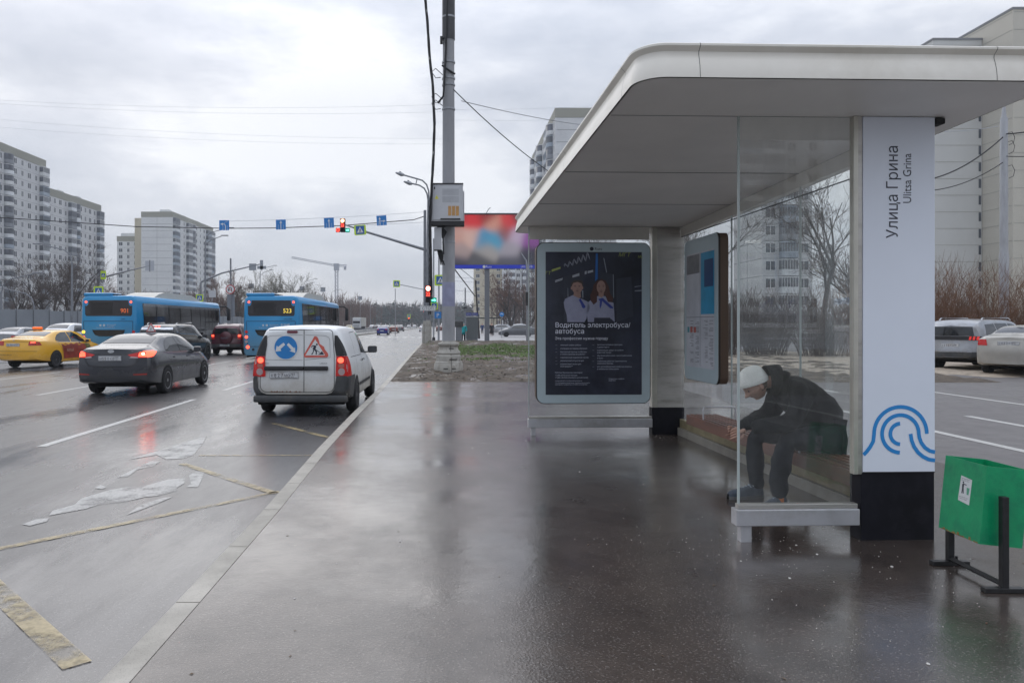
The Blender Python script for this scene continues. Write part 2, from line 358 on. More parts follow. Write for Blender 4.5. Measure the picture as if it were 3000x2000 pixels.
# grass: tufts growing on the mud
random.seed(11); b = MB()
for k in range(15000):
    y = random.uniform(27, 52) if random.random() < 0.8 else random.uniform(20, 58)
    x = random.uniform(kx(y)+0.3, 9 if y > 26 else 6)
    g = noise.noise(Vector((x*0.45, y*0.28, 9.0))) + 0.35*noise.noise(Vector((x*1.7, y*1.2, 2)))
    band = 1.0 if (33 + 2*math.sin(x) < y < 49 and x > 0.2) else 0.0
    if g + band*0.85 + .06 < 0.36 + random.uniform(-0.15, 0.15): continue
    z = mudz(x, y) - 0.01
    for q in range(3):
        a = random.uniform(0, 6.28); hh = random.uniform(0.03, 0.085); dx, dy = math.cos(a), math.sin(a); o_ = Vector((x+random.uniform(-.1, .1), y+random.uniform(-.1, .1), z))
        b.add([o_ + Vector((-dy*0.022, dx*0.022, 0)), o_ + Vector((dy*0.022, -dx*0.022, 0)), o_ + Vector((dx*0.05, dy*0.05, hh))], [(0, 1, 2)])
b.build('grass', M_grass, kind='stuff', label='patchy green grass growing on the mud behind the big pole', cat='grass')
# clods and debris on the mud
M_clod = mat('clods', (0.05, 0.036, 0.026), 0.7, vary=0.5, scale=8, bump=0.5)
b = MB(); random.seed(5)
def clod(b, c, r):
    ico = [(0,0,1),(.89,0,.45),(.28,.85,.45),(-.72,.53,.45),(-.72,-.53,.45),(.28,-.85,.45),(.72,.53,-.45),(-.28,.85,-.45),(-.89,0,-.45),(-.28,-.85,-.45),(.72,-.53,-.45),(0,0,-1)]
    fs = [(0,1,2),(0,2,3),(0,3,4),(0,4,5),(0,5,1),(1,6,2),(2,7,3),(3,8,4),(4,9,5),(5,10,1),(6,7,2),(7,8,3),(8,9,4),(9,10,5),(10,6,1),(11,7,6),(11,8,7),(11,9,8),(11,10,9),(11,6,10)]
    b.add([Vector(c) + Vector((p[0]*r*random.uniform(.6,1.3), p[1]*r*random.uniform(.6,1.3), p[2]*r*random.uniform(.3,.7))) for p in ico], fs)
for k in range(2600):
    y = 19.5 + 30*random.random()**1.5; x = random.uniform(kx(y)+0.15, 8)
    clod(b, (x, y, mudz(x, y)), random.uniform(0.01, 0.038) * (1.5 if random.random() < 0.08 else 1))
b.build('mud_clods', M_clod, kind='stuff', label='dark clods and wet leaves lying on the muddy strip', cat='mud')
# small grit on the pavement
M_grit = mat('grit', (0.55, 0.53, 0.50), 0.8)
b = MB(); random.seed(8)
for k in range(650):
    if random.random() < 0.3: x = random.gauss(2.2, 0.6); y = random.gauss(4.9, 0.45)
    elif random.random() < 0.5: x = random.uniform(0.9, 3.2); y = random.gauss(9.8, 0.25)
    else: x = random.uniform(-1.1, 4.4); y = 2.2 + 8*random.random()**1.3
    clod(b, (x, y, SW+0.001), random.uniform(0.0014, 0.004) if random.random() < .95 else random.uniform(0.006, 0.011))
b.build('grit', M_grit, kind='stuff', label='pale grit scattered over the wet pavement around the shelter', cat='grit')
# leaf bits and cigarette ends
M_lit = mat('leaf_litter', (0.10, 0.06, 0.03), 0.8, vary=.5, scale=30); b = MB(); random.seed(77)
for k in range(150):
    x = random.uniform(-1.2, 4.3); y = 2.3 + 9*random.random()**1.2; a = random.uniform(0, 6.28); l_ = random.uniform(.004, .014); w_ = l_*random.uniform(.25, .7); c_, s_ = math.cos(a), math.sin(a)
    b.add([(x+c_*l_, y+s_*l_, SW+.002), (x-s_*w_, y+c_*w_, SW+.0035), (x-c_*l_, y-s_*l_, SW+.0015), (x+s_*w_, y-c_*w_, SW+.003)], [(0, 1, 2, 3)])
b.build('leaf_litter', M_lit, kind='stuff', label='bits of dead leaf and litter stuck to the wet pavement', cat='litter')
# side road behind the shelter
b = MB(); b.add([(5.19, -5, SW-0.008), (24, -5, SW-0.008), (24, 22, SW-0.008), (5.19, 22, SW-0.008)], [(0, 1, 2, 3)])
b.add([(14.002, 22, SW-0.008), (24, 22, SW-0.008), (60, 120, SW-0.008), (14.002, 120, SW-0.008)], [(0, 1, 2, 3)])
b.add([(5.0, 19.39, SW-0.006), (14.0, 19.39, SW-0.006), (14.0, 30, SW-0.02), (5.0, 21.9, SW-0.02)], [(0, 1, 2, 3)])
b.build('side_road', M_lot, kind='structure')
def vz(x, y):
    e = max(0, min(1, (y-20.4-0.5*math.sin(x*.9)-(1.2 if x < 15 else 0))/0.7)); return SW - 0.02 + e*(0.05 + 0.09*abs(noise.fractal(Vector((x*0.8, y*0.9, 7)), 1, 2, 4)))
b = MB(); b.grid(lambda i, j: (5.4 + 34*i/90, 20.2 + 19*(j/44)**1.3, vz(5.4+34*i/90, 20.2+19*(j/44)**1.3)), 90, 44); b.build('dirt_verge', M_dirt, kind='structure', smooth=True)
# paved square far ahead, beyond the mud
M_plaza = wet('plaza_slabs', (0.34, 0.33, 0.33), (0.26, 0.255, 0.26), 0.25, 0.4, speck=0.1, spec=0.5)
b = MB(); b.add([(kx(62)+0.02, 62.5, 0.14), (14, 62.5, 0.14), (60, 400, 0.14), (kx(400)+0.02, 400, 0.14)], [(0, 1, 2, 3)]); b.build('far_pavement', M_plaza, kind='structure')
b = MB(); b.add([(kx(60)-KW, 60, 0), (kx(60)-KW, 60, 0.145), (kx(400)-KW, 400, 0.145), (kx(400)-KW, 400, 0)], [(0, 1, 2, 3)])
b.add([(kx(60)-KW, 60, 0.145), (kx(60)+0.03, 60, 0.145), (kx(400)+0.03, 400, 0.145), (kx(400)-KW, 400, 0.145)], [(0, 1, 2, 3)]); b.build('far_kerb', M_kerb, kind='structure')
# ---- painted markings (sheets just over the road)
Z1 = 0.004
def quad(b, pts, z=Z1): b.add([(p[0], p[1], z) for p in pts], [tuple(range(len(pts)))] if len(pts) < 5 else [tuple(t) for t in tessellate_polygon([[Vector((p[0], p[1], 0)) for p in pts]])])
b = MB()
for (x, y0) in ((-5.62, 10.2), ):
    pass
def dashes(b, x0, x1, y0, n, ln=6.4, gap=2.3, w=0.13):
    for i in range(n):
        a = y0 + i*(ln+gap); f = lambda y: x0 + (x1-x0)*(y-10)/60
        quad(b, [(f(a)-w/2, a), (f(a)+w/2, a), (f(a+ln)+w/2, a+ln), (f(a+ln)-w/2, a+ln)])
dashes(b, -5.58, -6.7, 10.2, 5); dashes(b, -9.6, -10.6, 5.0, 6, ln=4); dashes(b, -13.4, -14.2, 9.5, 6, ln=4); dashes(b, -17.2, -18, 6, 6, ln=4)
b.build('lane_markings', M_whitec, kind='structure')
b = MB()
for i in range(24):
    x = -21 + i*0.98; quad(b, [(x, 93.5), (x+0.5, 93.5), (x+0.5, 98.5), (x, 98.5)])
quad(b, [(-20, 77), (-2.7, 77), (-2.7, 77.5), (-20, 77.5)])
for i in range(6): quad(b, [(-6.9, 104+i*12), (-6.7, 104+i*12), (-6.8, 108+i*12), (-7.0, 108+i*12)])
b.build('crosswalk_markings', M_whitec, kind='structure')
# worn arrow in the bus lane
S = 1.7425
def zp(x, y): p = onz(x/S, 1100 + y/S, 0); return (p.x, p.y)
b = MB()
for poly in ([(650,430),(790,390),(920,350),(1057,308),(1030,355),(985,408),(930,425),(850,428),(800,405)], [(600,520),(655,515),(700,480),(780,465),(820,437),(770,438),(700,470)],
             [(480,575),(515,560),(545,570),(520,580)], [(115,760),(180,735),(250,728),(240,745),(150,768)],
             [(250,715),(270,690),(380,660),(420,625),(560,585),(660,568),(700,575),(860,530),(945,525),(940,550),(900,575),(905,590),(800,615),(740,620),(640,645),(500,660),(440,680)],
             [(645,712),(720,660),(830,625),(880,620),(800,655)], [(965,510),(1055,462),(1035,520),(1010,570),(950,570),(975,555)]):
    quad(b, [zp(*p) for p in poly])
b.build('arrow_marking', M_white, kind='structure')
# yellow zig-zag of the stop
b = MB()
def stripe(p, q, w0, w1=None):
    p = Vector((*p, 0)); q = Vector((*q, 0)); d = (q-p).normalized(); n_ = Vector((-d.y, d.x, 0)); w1 = w1 or w0
    quad(b, [(p+n_*w0/2)[:2], (p-n_*w0/2)[:2], (q-n_*w1/2)[:2], (q+n_*w1/2)[:2]], Z1+0.001)
stripe(zp(-500, 985), zp(1430, 592), 0.085); stripe(zp(1400, 600), zp(930, 450), 0.095); stripe(zp(1015, 408), zp(1612, 408), 0.075)
stripe(zp(-160, 960), zp(395, 1480), 0.135); stripe((-1.62, 10.75), (-3.0, 12.6), 0.1)
b.build('zigzag_marking', M_yel, kind='structure')
# lines on the side road
b = MB(); zl = SW-0.004
def sl_(x, y0, y1, w=0.14): quad(b, [(x-w/2, y0), (x+w/2, y0), (x+w/2, y1), (x-w/2, y1)], zl)
sl_(10.5, 3, 19); sl_(8.3, -4, 12.1); sl_(8.35, 16.2, 18.6); sl_(6.66, -4, 14.4)
for yb in (19.4, 20.3, 21.2): quad(b, [(9.6, yb), (11.3, yb+0.05), (11.3, yb+0.45), (9.6, yb+0.4)], zl)
b.build('side_road_lines', M_whitec, kind='structure')
# ================================================================== bus shelter
M_steel = mat('brushed_steel', (0.50, 0.48, 0.45), 0.38, 0.75, vary=0.12, scale=3, dirt=(0.30, 0.28, 0.25), dscale=1.5, stretch=(1, 1, 6))
M_alu = mat('anodised_profile', (0.52, 0.50, 0.44), 0.35, 0.6, vary=0.1)
M_fascia = mat('fascia_cream', (0.80, 0.765, 0.69), 0.35, 0.0, vary=0.04, scale=2, dirt=(0.68, 0.64, 0.56), dscale=1.1)
M_soffit = mat('soffit_panels', (0.88, 0.86, 0.82), 0.42, 0.0, vary=0.05, scale=1.5, bump=0.05)
M_gap = mat('dark_gap', (0.015, 0.015, 0.015), 0.7)
M_pwhite = mat('white_enamel', (0.76, 0.80, 0.88), 0.28, vary=0.03, scale=1.5)
M_black = mat('black_plinth', (0.005, 0.005, 0.009), 0.65, vary=0.5, scale=3, spec=.25, dirt=(0.012, 0.012, 0.016), dscale=6)
M_dtext = mat('dark_lettering', (0.02, 0.022, 0.04), 0.4)
M_logo = mat('blue_wave', (0.02, 0.25, 0.62), 0.35)
M_gl = glass('shelter_glass', (0.985, 0.995, 0.988), haze=0.032, hcol=(0.55, 0.56, 0.54))
M_glr = glass('rear_glass', (0.98, 0.99, 0.985), haze=0.06, hcol=(0.55, 0.56, 0.56))
M_edge = mat('glass_edge', (0.42, 0.47, 0.46), 0.3)
M_wood = mat('bench_wood', (0.17, 0.070, 0.045), 0.4, vary=0.35, scale=5, stretch=(1, 0.15, 1), dirt=(0.08, 0.05, 0.04), dscale=3)
M_rail = mat('rail_zinc', (0.50, 0.50, 0.52), 0.4, 0.55, vary=0.1, dirt=(0.36, 0.35, 0.34), dscale=2)
M_frame = mat('poster_frame', (0.46, 0.55, 0.58), 0.3, 0.1, vary=0.04)
M_brown = mat('case_side_brown', (0.12, 0.075, 0.05), 0.5, 0.2)
M_beam = mat('olive_beam', (0.36, 0.31, 0.19), 0.5, 0.2, vary=0.2, dirt=(0.25, 0.2, 0.12))
SH = thing('bus_shelter', 'long bus shelter with thick cream roof and white station-name pillar', 'bus shelter', (0, 5.02, 0), 0.033)
ZC = 3.079; PT = -0.0245                    # ceiling height at the near end, fall towards the far end
cz = lambda y: ZC + PT*y
# --- roof
RX0, RX1, RY0, RY1, RT = 1.055, 3.61, -0.70, 5.55, 0.205
def roof_ring(off, z):
    r = 0.18; out_ = []
    x0, x1, y0, y1 = RX0-off, RX1+off, RY0-off, RY1+off; rr = r+off
    for (cx, cy, a) in ((x1-rr, y0+rr, -90), (x1-rr, y1-rr, 0), (x0+rr, y1-rr, 90), (x0+rr, y0+rr, 180)):
        out_ += arc(cx, cy, rr, a, a+90, 10)
    return [Vector((p[0], p[1], z + PT*p[1])) for p in out_]
prof = [(0.0, 0.0), (-0.001, 0.03), (-0.006, 0.07), (-0.016, 0.11), (-0.026, 0.140), (-0.024, 0.158), (-0.008, 0.172), (0.004, 0.184), (0.004, 0.196), (-0.012, 0.205)]
rings = [roof_ring(o_, ZC+z_) for o_, z_ in prof]; n_ = len(rings[0])
b = MB(); vs = [v for r_ in rings for v in r_]
fs = [(i*n_+j, i*n_+(j+1) % n_, (i+1)*n_+(j+1) % n_, (i+1)*n_+j) for i in range(len(rings)-1) for j in range(n_)]
fs.append(tuple((len(rings)-1)*n_+j for j in range(n_)))
b.add(vs, fs); roof = b.build('roof', M_fascia, SH, smooth=True)
b = MB(); r_ = roof_ring(-0.012, ZC-0.002); b.add(r_, [tuple(reversed(range(n_)))]); r_ = roof_ring(-0.012, ZC+0.03)
b.build('soffit', M_soffit, roof)
b = MB()
for yj in (0.03, 1.72, 3.27, 4.87):
    b.box((RX0+0.02, yj-0.006 if yj > 0.1 else yj-0.002, cz(yj)-0.0045), (3.23 if yj > .1 else 2.8, yj+0.006 if yj > .1 else yj+0.002, cz(yj)-0.003))
b.box((3.222, 0.1, cz(2.5)-0.07), (3.232, 4.9, cz(2.5)+0.05))
for x_, y_ in ((RX0+RY0*0, 0),):
    pass
b.build('soffit_joints', M_gap, roof)
# fascia joints: thin dark seams on front and left side
b = MB()
def seam(x, y, side):
    for (o1, z1), (o2, z2) in zip(prof, prof[1:]):
        if side == 'f': p = [(x-0.0015, RY0-o1-0.001, ZC+z1+PT*RY0), (x+0.0015, RY0-o1-0.001, ZC+z1+PT*RY0), (x+0.0015, RY0-o2-0.001, ZC+z2+PT*RY0), (x-0.0015, RY0-o2-0.001, ZC+z2+PT*RY0)]
        else: p = [(RX0-o1-0.001, y+0.0015, ZC+z1+PT*y), (RX0-o1-0.001, y-0.0015, ZC+z1+PT*y), (RX0-o2-0.001, y-0.0015, ZC+z2+PT*y), (RX0-o2-0.001, y+0.0015, ZC+z2+PT*y)]
        b.add(p, [(0, 1, 2, 3)])
for a_ in ((1.42, 0, 'f'), (3.19, 0, 'f'), (0, -0.33, 's'), (0, 1.7, 's'), (0, 3.6, 's')):
    b = MB(); seam(*a_); b.build('fascia_seam', M_gap, roof)
# --- near pillar with the stop's name
px0, px1 = 2.798, 3.299
MB().bbox((px0, 0.0, 0.652), (px1, 0.13, cz(0.06)-0.004), 0.004).build('name_panel', M_pwhite, SH)
MB().bbox((px0-0.012, 0.004, SW-0.01), (px1-0.002, 0.14, 0.652), 0.004).build('plinth', M_black, SH)
MB().box((px0-0.001, -0.0015, 0.6505), (px1+0.001, 0.0, 0.657)).build('panel_edge', M_gap, SH)
def pz(y): return CH - (y-950)/431.4
def pxl(x): return (x-1325)/431.4
Mrot = lambda x, z: frame((x, -0.0015, z), (0, 0, 1), (-1, 0, 0))
text('stop_name', 'Улица Грина', 0.112, M_dtext, SH, Mrot(pxl(2636), pz(698)), bold=0.05, sx=0.93)
text('stop_name', 'Ulitsa Grina', 0.082, M_dtext, SH, Mrot(pxl(2676), pz(595)), bold=-0.002, sx=0.86)
# wave emblem  (zoom scale 2.412, origin 2500,1150)
b = MB(); W = lambda x, y: (pxl(2500 + x/2.412), pz(1150 + y/2.412)); MF = FRONT(0, -0.002, 0)
ww = 27/2.412/431.4
cxp, cyp = 347, 293
def warc(r, a0, a1, cx=cxp, cy=cyp, n=28): return [W(cx + r*math.cos(R(a)), cy - r*math.sin(R(a))) for a in [a0+(a1-a0)*i/n for i in range(n+1)]]
ribmesh(b, warc(191, 0, 180)[0:] + [W(150, 345), W(128, 385), W(105, 415), W(80, 440)], ww, MF)
ribmesh(b, [W(598, 424), W(560, 415), W(525, 392), W(498, 357), W(484, 320), W(480, 293)] + warc(133, 5, 180) + warc(133, 182, 268, n=12), ww, MF)
ribmesh(b, warc(73, 92, 268), ww, MF)
ribmesh(b, [W(420, 293), W(428, 340), W(446, 385), W(474, 425), W(510, 455), W(550, 475), W(598, 483)], ww, MF)
b.build('wave_emblem', M_logo, SH)
# steel profile between glass and pillar
MB().bbox((px0-0.066, -0.004, SW+0.45), (px0-0.034, 0.05, cz(0)-0.003), 0.004).build('edge_profile', M_alu, SH)
MB().bbox((px0-0.032, 0.004, SW+0.45), (px0-0.003, 0.05, cz(0)-0.003), 0.003).build('edge_profile', M_steel, SH)
# --- near glass screen
gx0 = 1.942
g1 = MB().box((gx0+0.014, 0.020, 0.44), (px0-0.068, 0.030, cz(0.02)-0.006)).build('glass_pane', M_gl, SH)
MB().box((gx0, 0.018, 0.44), (gx0+0.0135, 0.032, cz(0.02)-0.006)).build('glass_edge', M_edge, SH)
MB().bbox((1.915, -0.03, 0.30), (px0-0.038, 0.07, 0.412), 0.006).build('bottom_rail', M_rail, SH)
MB().bbox((1.935, -0.006, 0.413), (px0-0.040, 0.05, 0.443), 0.003).build('glazing_bead', M_steel, SH)
MB().bbox((1.952, -0.01, SW-0.01), (2.026, 0.055, 0.30), 0.004).build('rail_foot', M_rail, SH)
# --- far screen
FY = 4.92; tx = lambda x: (x-1325)/219.0 + 0.16; tz = lambda y: CH - (y-950)/219.0
MB().box((1.19, FY+0.02, 0.43), (2.80, FY+0.03, cz(FY)-0.006)).build('glass_pane', M_gl, SH)
MB().box((1.176, FY+0.016, 0.43), (1.189, FY+0.034, cz(FY)-0.006)).build('glass_edge', M_edge, SH)
MB().bbox((1.17, FY-0.03, 0.29), (2.83, FY+0.07, 0.405), 0.006).build('bottom_rail', M_rail, SH)
MB().bbox((1.18, FY-0.005, 0.407), (2.83, FY+0.05, 0.434), 0.003).build('glazing_bead', M_steel, SH)
MB().bbox((1.21, FY-0.01, SW-0.01), (1.27, FY+0.05, 0.29), 0.004).build('rail_foot', M_rail, SH)
MB().box((1.19, FY+0.005, cz(FY)-0.17), (2.80, FY+0.017, cz(FY)-0.005)).build('transom_reflection', mat('film', (0.66, 0.63, 0.57), 0.5, vary=.06), SH)  # building's reflection in the clear top pane, painted as a pale opaque strip
MB().bbox((2.832, FY-0.01, SW+0.36), (2.90, FY+0.10, cz(FY)-0.003), 0.004).build('edge_profile', M_alu, SH)
MB().bbox((2.903, FY, 0.55), (3.265, FY+0.14, cz(FY)-0.004), 0.004).build('far_column', M_steel, SH)
MB().bbox((2.832, FY-0.004, SW-0.01), (3.268, FY+0.14, 0.549), 0.004).build('plinth', M_black, SH)
# --- rear glass wall
RW = 3.228
for (a, c) in ((0.16, 1.715), (1.725, 3.265), (3.275, 4.89)):
    MB().box((RW, a, 0.40), (RW+0.010, c, cz(c)-0.006)).build('rear_pane', M_glr, SH)
for y_ in (1.72, 3.27):
    MB().box((RW-0.003, y_-0.004, 0.40), (RW+0.013, y_+0.004, cz(y_)-0.007)).build('pane_joint', M_edge, SH)
MB().bbox((RW-0.03, 0.15, 0.29), (RW+0.03, 4.9, 0.399), 0.005).build('rear_beam', M_beam, SH)
MB().bbox((RW-0.06, 0.15, SW-0.01), (RW+0.05, 4.9, 0.289), 0.005).build('base_strip', M_kerb, SH)
MB().box((RW-0.008, 0.15, cz(4.9)-0.14), (RW-0.002, 4.9, cz(4.9)-0.13)).build('head_channel', M_gap, SH)
b = MB(); b.add([(RW-0.010, 0.16, cz(0.16)-0.13), (RW-0.010, 4.9, cz(4.9)-0.13), (RW-0.010, 4.9, cz(4.9)-0.005), (RW-0.010, 0.16, cz(0.16)-0.005)], [(0, 1, 2, 3)])
b.build('head_reflection', MATS['film'], SH)  # soffit's reflection in the upper rear glass, painted as an opaque sheet
MB().bbox((3.305, 0.0, cz(0)-0.05), (3.375, 0.09, cz(0)-0.006), 0.01).build('camera_dome', M_gap, SH)
# --- bench
BN = thing('bench', 'long slatted brown wooden bench along the rear glass of the shelter', 'bench', (0, 5.02, 0), 0.033)
bx0, bx1, by0, by1, bz = 2.80, 3.16, 0.16, 3.50, 0.635
MB().bbox((bx0, by0, bz-0.115), (bx0+0.035, by1, bz-0.006), 0.005).build('front_board', M_wood, BN)
for i in range(5):
    x_ = bx0+0.042 + i*0.066
    MB().bbox((x_, by0+0.01, bz-0.035), (x_+0.045, by1-0.01, bz), 0.005).build('slat', M_wood, BN)
for y_ in (0.35, 1.5, 2.4, 3.3):
    MB().bbox((bx0+0.04, y_-0.03, bz-0.09), (RW-0.031, y_+0.03, bz-0.037), 0.004).build('bracket', M_steel, BN)
    MB().bbox((RW-0.055, y_-0.03, 0.40), (RW-0.032, y_+0.03, bz-0.091), 0.004).build('bracket', M_steel, BN)
for y_ in (0.92, 3.02):
    MB().tube([(bx0+0.02, y_, bz-0.01), (bx0+0.02, y_, bz+0.10), (bx0+0.028, y_, bz+0.123), (bx0+0.05, y_, bz+0.13), (bx1-0.02, y_, bz+0.13), (bx1+0.005, y_, bz+0.12), (bx1+0.012, y_, bz+0.10), (bx1+0.012, y_, bz-0.01)], 0.009, 8).build('armrest', M_rail, BN, smooth=True)
# --- advertising case in the far screen
M_post = mat('poster_night', (0.018, 0.021, 0.04), 0.3, vary=0.6, scale=1.6, dirt=(0.045, 0.05, 0.075), dscale=1.0, stretch=(1, 1, 1))
AD = thing('advertising_case', 'dark illuminated poster case with pale blue frame on the far screen', 'poster case', (0, 5.02, 0), 0.033)
ax0, ax1, az0, az1 = tx(1566), tx(1893), tz(1176), tz(717)
ady = FY-0.17
b = MB(); b.prism(rrect(ax0, az0, ax1, az1, 0.10, 8), FRONT(0, FY+0.012, 0), 0.172); b.build('case_body', M_brown, AD, smooth=True)
b = MB(); b.prism(rrect(ax0-0.006, az0-0.006, ax1+0.006, az1+0.006, 0.106, 8), FRONT(0, ady+0.012, 0), 0.02); b.build('gasket', M_gap, AD)
b = MB(); b.prism(rrect(ax0+0.004, az0+0.004, ax1-0.004, az1-0.004, 0.096, 8), FRONT(0, ady-0.008, 0), 0.006); b.build('front_frame', M_frame, AD)
qx0, qx1, qz0, qz1 = tx(1591), tx(1868), tz(1151), tz(743)
ps = MB().box((qx0, ady-0.018, qz0), (qx1, ady-0.0145, qz1)).build('poster', M_post, AD)
yq = ady-0.0185
PS = (qx1-qx0)/(1745-62)                     # poster zoom px -> metres (scale 6.03 zoom, origin 1580)
U = lambda x: qx0 + (x-62)*PS
V2 = lambda y: qz0 + (1522-y)*PS             # lower zoom (origin y 900)
V1 = lambda y: qz1 - (y-133)*PS              # upper zoom (origin y 720)
M_ptext = mat('poster_white', (0.82, 0.85, 0.95), 0.4)
M_ptextd = mat('poster_grey_text', (0.52, 0.56, 0.66), 0.4)
def T(s, x, y, size, m=M_ptext, bold=0.0, line=1.0, **k): return text('poster_text', s, size*PS, m, ps, FRONT(U(x), yq, V2(y)), bold=bold, line=line, **k)
T('Водитель электробуса/', 225, 352, 118, bold=0.022, sx=0.985); T('автобуса', 225, 460, 118, bold=0.022, sx=0.985); T('Эта профессия нужна городу', 225, 566, 66, bold=0.008, sx=0.98)
for s, y in (('сменный график работы', 670), ('стипендия на период обучения', 730), ('бесплатный проезд по Москве', 790), ('и оплата проезда до работы*', 830), ('современный подвижной состав', 886), ('увеличенный отпуск 42 дня', 942), ('компенсация жилья для', 1000), ('иногородних**', 1040)):
    T(s, 318, y, 33, M_ptextd, bold=0.01, sx=0.93)
    if not s.startswith(('и ', 'ино')): T('—', 232, y, 33, M_ptextd)
for s, y in (('льготные путёвки в санатории', 664), ('и дома отдыха', 706), ('компенсация затрат на путёвки', 760), ('в детские лагеря', 800), ('обучение работников и детей работников', 854), ('в вузах', 896), ('стабильная работа в Транспортном', 950), ('комплексе Москвы', 990), ('все организационные и рабочие вопросы', 1046), ('в мобильном приложении', 1086)):
    T(s, 962, y, 32, M_ptextd, bold=0.01, sx=0.93)
    if not s.startswith(('и ', 'в ', 'комплексе')): T('—', 878, y, 33, M_ptextd)
T('Работа в Московском транспорте', 225, 1148, 31, M_ptextd, bold=0.01, sx=0.93); T('+7 (495) 623-23-22 (по Москве)', 225, 1194, 31, M_ptextd, bold=0.01, sx=0.9); T('+7 (800) 100-22-02 (бесплатно для регионов)', 225, 1234, 31, M_ptextd, bold=0.01, sx=0.9)
T('*предоставляется по Московской области', 225, 1288, 24, M_ptextd, sx=0.95); T('**по программе компенсации, подробности уточняйте', 225, 1324, 24, M_ptextd, sx=0.95); T('требования к кандидатам и условия по телефонам', 225, 1352, 24, M_ptextd, sx=0.95)
T('Подробнее о работе', 1165, 1256, 27, M_ptextd); T('водителя', 1165, 1284, 27, M_ptextd)
# pictures on the poster
def flat(name, col, polys, dz=0.0, rough=0.4, m=None):
    b = MB()
    for p in polys:
        b.add([(U(x), yq - dz, V1(y)) for x, y in p], [tuple(t) for t in tessellate_polygon([[Vector((x, -y, 0)) for x, y in p]])])
    return b.build(name, m or mat('print_' + name, col, rough, vary=0.12, scale=9), ps)
def ell(cx, cy, rx, ry, n=22): return [(cx + rx*math.cos(2*math.pi*i/n), cy + ry*math.sin(2*math.pi*i/n)) for i in range(n)]
flat('printed_doors', (0.035, 0.04, 0.06), [[(380, 560), (660, 480), (720, 480), (720, 1350), (380, 1350)], [(1010, 480), (1240, 520), (1250, 1300), (1010, 1300)], [(1300, 600), (1560, 560), (1600, 1250), (1300, 1350)]], -0.0002)
flat('printed_light', (0.25, 0.28, 0.33), [[(1238, 520), (1250, 520), (1258, 930), (1246, 930)], [(446, 760), (452, 760), (458, 920), (448, 920)], [(700, 800), (716, 800), (720, 930), (706, 930)], [(1070, 230), (1090, 250), (1135, 490), (1122, 490), (1075, 260)], [(1620, 730), (1740, 715), (1740, 722), (1620, 745)], [(1620, 800), (1745, 790), (1745, 812), (1625, 818)]], 0.0002)
flat('printed_blue_pole', (0.02, 0.14, 0.45), [[(940, 160), (975, 160), (972, 600), (925, 640)]], 0.0004)
flat('printed_signs', (0.42, 0.45, 0.50), [[(530, 540), (650, 500), (652, 548), (530, 580)], [(745, 470), (778, 460), (780, 512), (745, 524)], [(795, 465), (890, 445), (892, 480), (797, 505)], [(228, 628), (360, 585), (360, 600), (228, 642)], [(228, 650), (355, 608), (355, 620), (228, 662)]], 0.0004)
flat('printed_yellow', (0.35, 0.40, 0.10), [[(168, 440), (320, 392), (322, 425), (168, 480)]], 0.0004)
text('poster_text', 'МГТ', 100*PS, mat('neon_yellow', (0.30, 0.36, 0.08), 0.4), ps, FRONT(U(1330), yq, V1(212)), bold=-0.004, shear=0.25); text('poster_text', 'Мс', 62*PS, MATS['neon_yellow'], ps, FRONT(U(1672), yq, V1(234)), shear=0.2); text('poster_text', 'ГТ', 82*PS, MATS['neon_yellow'], ps, FRONT(U(50), yq, V1(530)), shear=0.2)
b = MB(); MW = FRONT(0, yq-0.0003, 0)
for k_ in range(3):
    ribmesh(b, [(U(380+i*6.2 + k_*7), V1(370 - i*2.6 + k_*10 - (26+i*0.5)*math.sin(i*0.5))) for i in range(73)], 0.0022, MW)
b.build('printed_waves', M_ptextd, ps)
sk = (0.36, 0.22, 0.18)
flat('printed_hair', (0.075, 0.028, 0.022), [[(960, 640), (1030, 600), (1110, 630), (1160, 720), (1190, 850), (1240, 930), (1230, 1010), (1150, 1000), (1100, 880), (960, 880), (960, 1000), (900, 1050), (850, 980), (840, 880), (880, 800), (900, 700)]], 0.0008)
flat('printed_shirts', (0.30, 0.31, 0.42), [[(540, 880), (640, 930), (720, 960), (800, 1000), (840, 1100), (790, 1200), (775, 1290), (740, 1350), (440, 1350), (430, 1230), (390, 1100), (378, 1010), (400, 950)],
    [(860, 960), (960, 900), (1100, 900), (1180, 970), (1250, 1020), (1262, 1180), (1270, 1350), (1200, 1290), (920, 1290), (905, 1350), (800, 1350), (780, 1180), (800, 1010)]], 0.0006)
flat('printed_skirt', (0.02, 0.022, 0.04), [[(912, 1275), (1190, 1275), (1200, 1350), (905, 1350)]], 0.001)
flat('printed_faces', sk, [ell(612, 745, 92, 115), [(560, 830), (670, 830), (680, 920), (640, 935), (545, 890)], ell(1032, 745, 78, 115), [(990, 830), (1078, 830), (1075, 900), (1040, 925), (985, 900)], ell(512, 760, 12, 30), ell(708, 755, 10, 28)], 0.0011)
flat('printed_hair', (0.075, 0.055, 0.04), [[(505, 740), (508, 670), (560, 625), (640, 620), (705, 640), (718, 700), (712, 740), (690, 680), (620, 655), (550, 670), (530, 700)]], 0.0014, m=mat('print_short_hair', (0.06, 0.045, 0.035), 0.5))
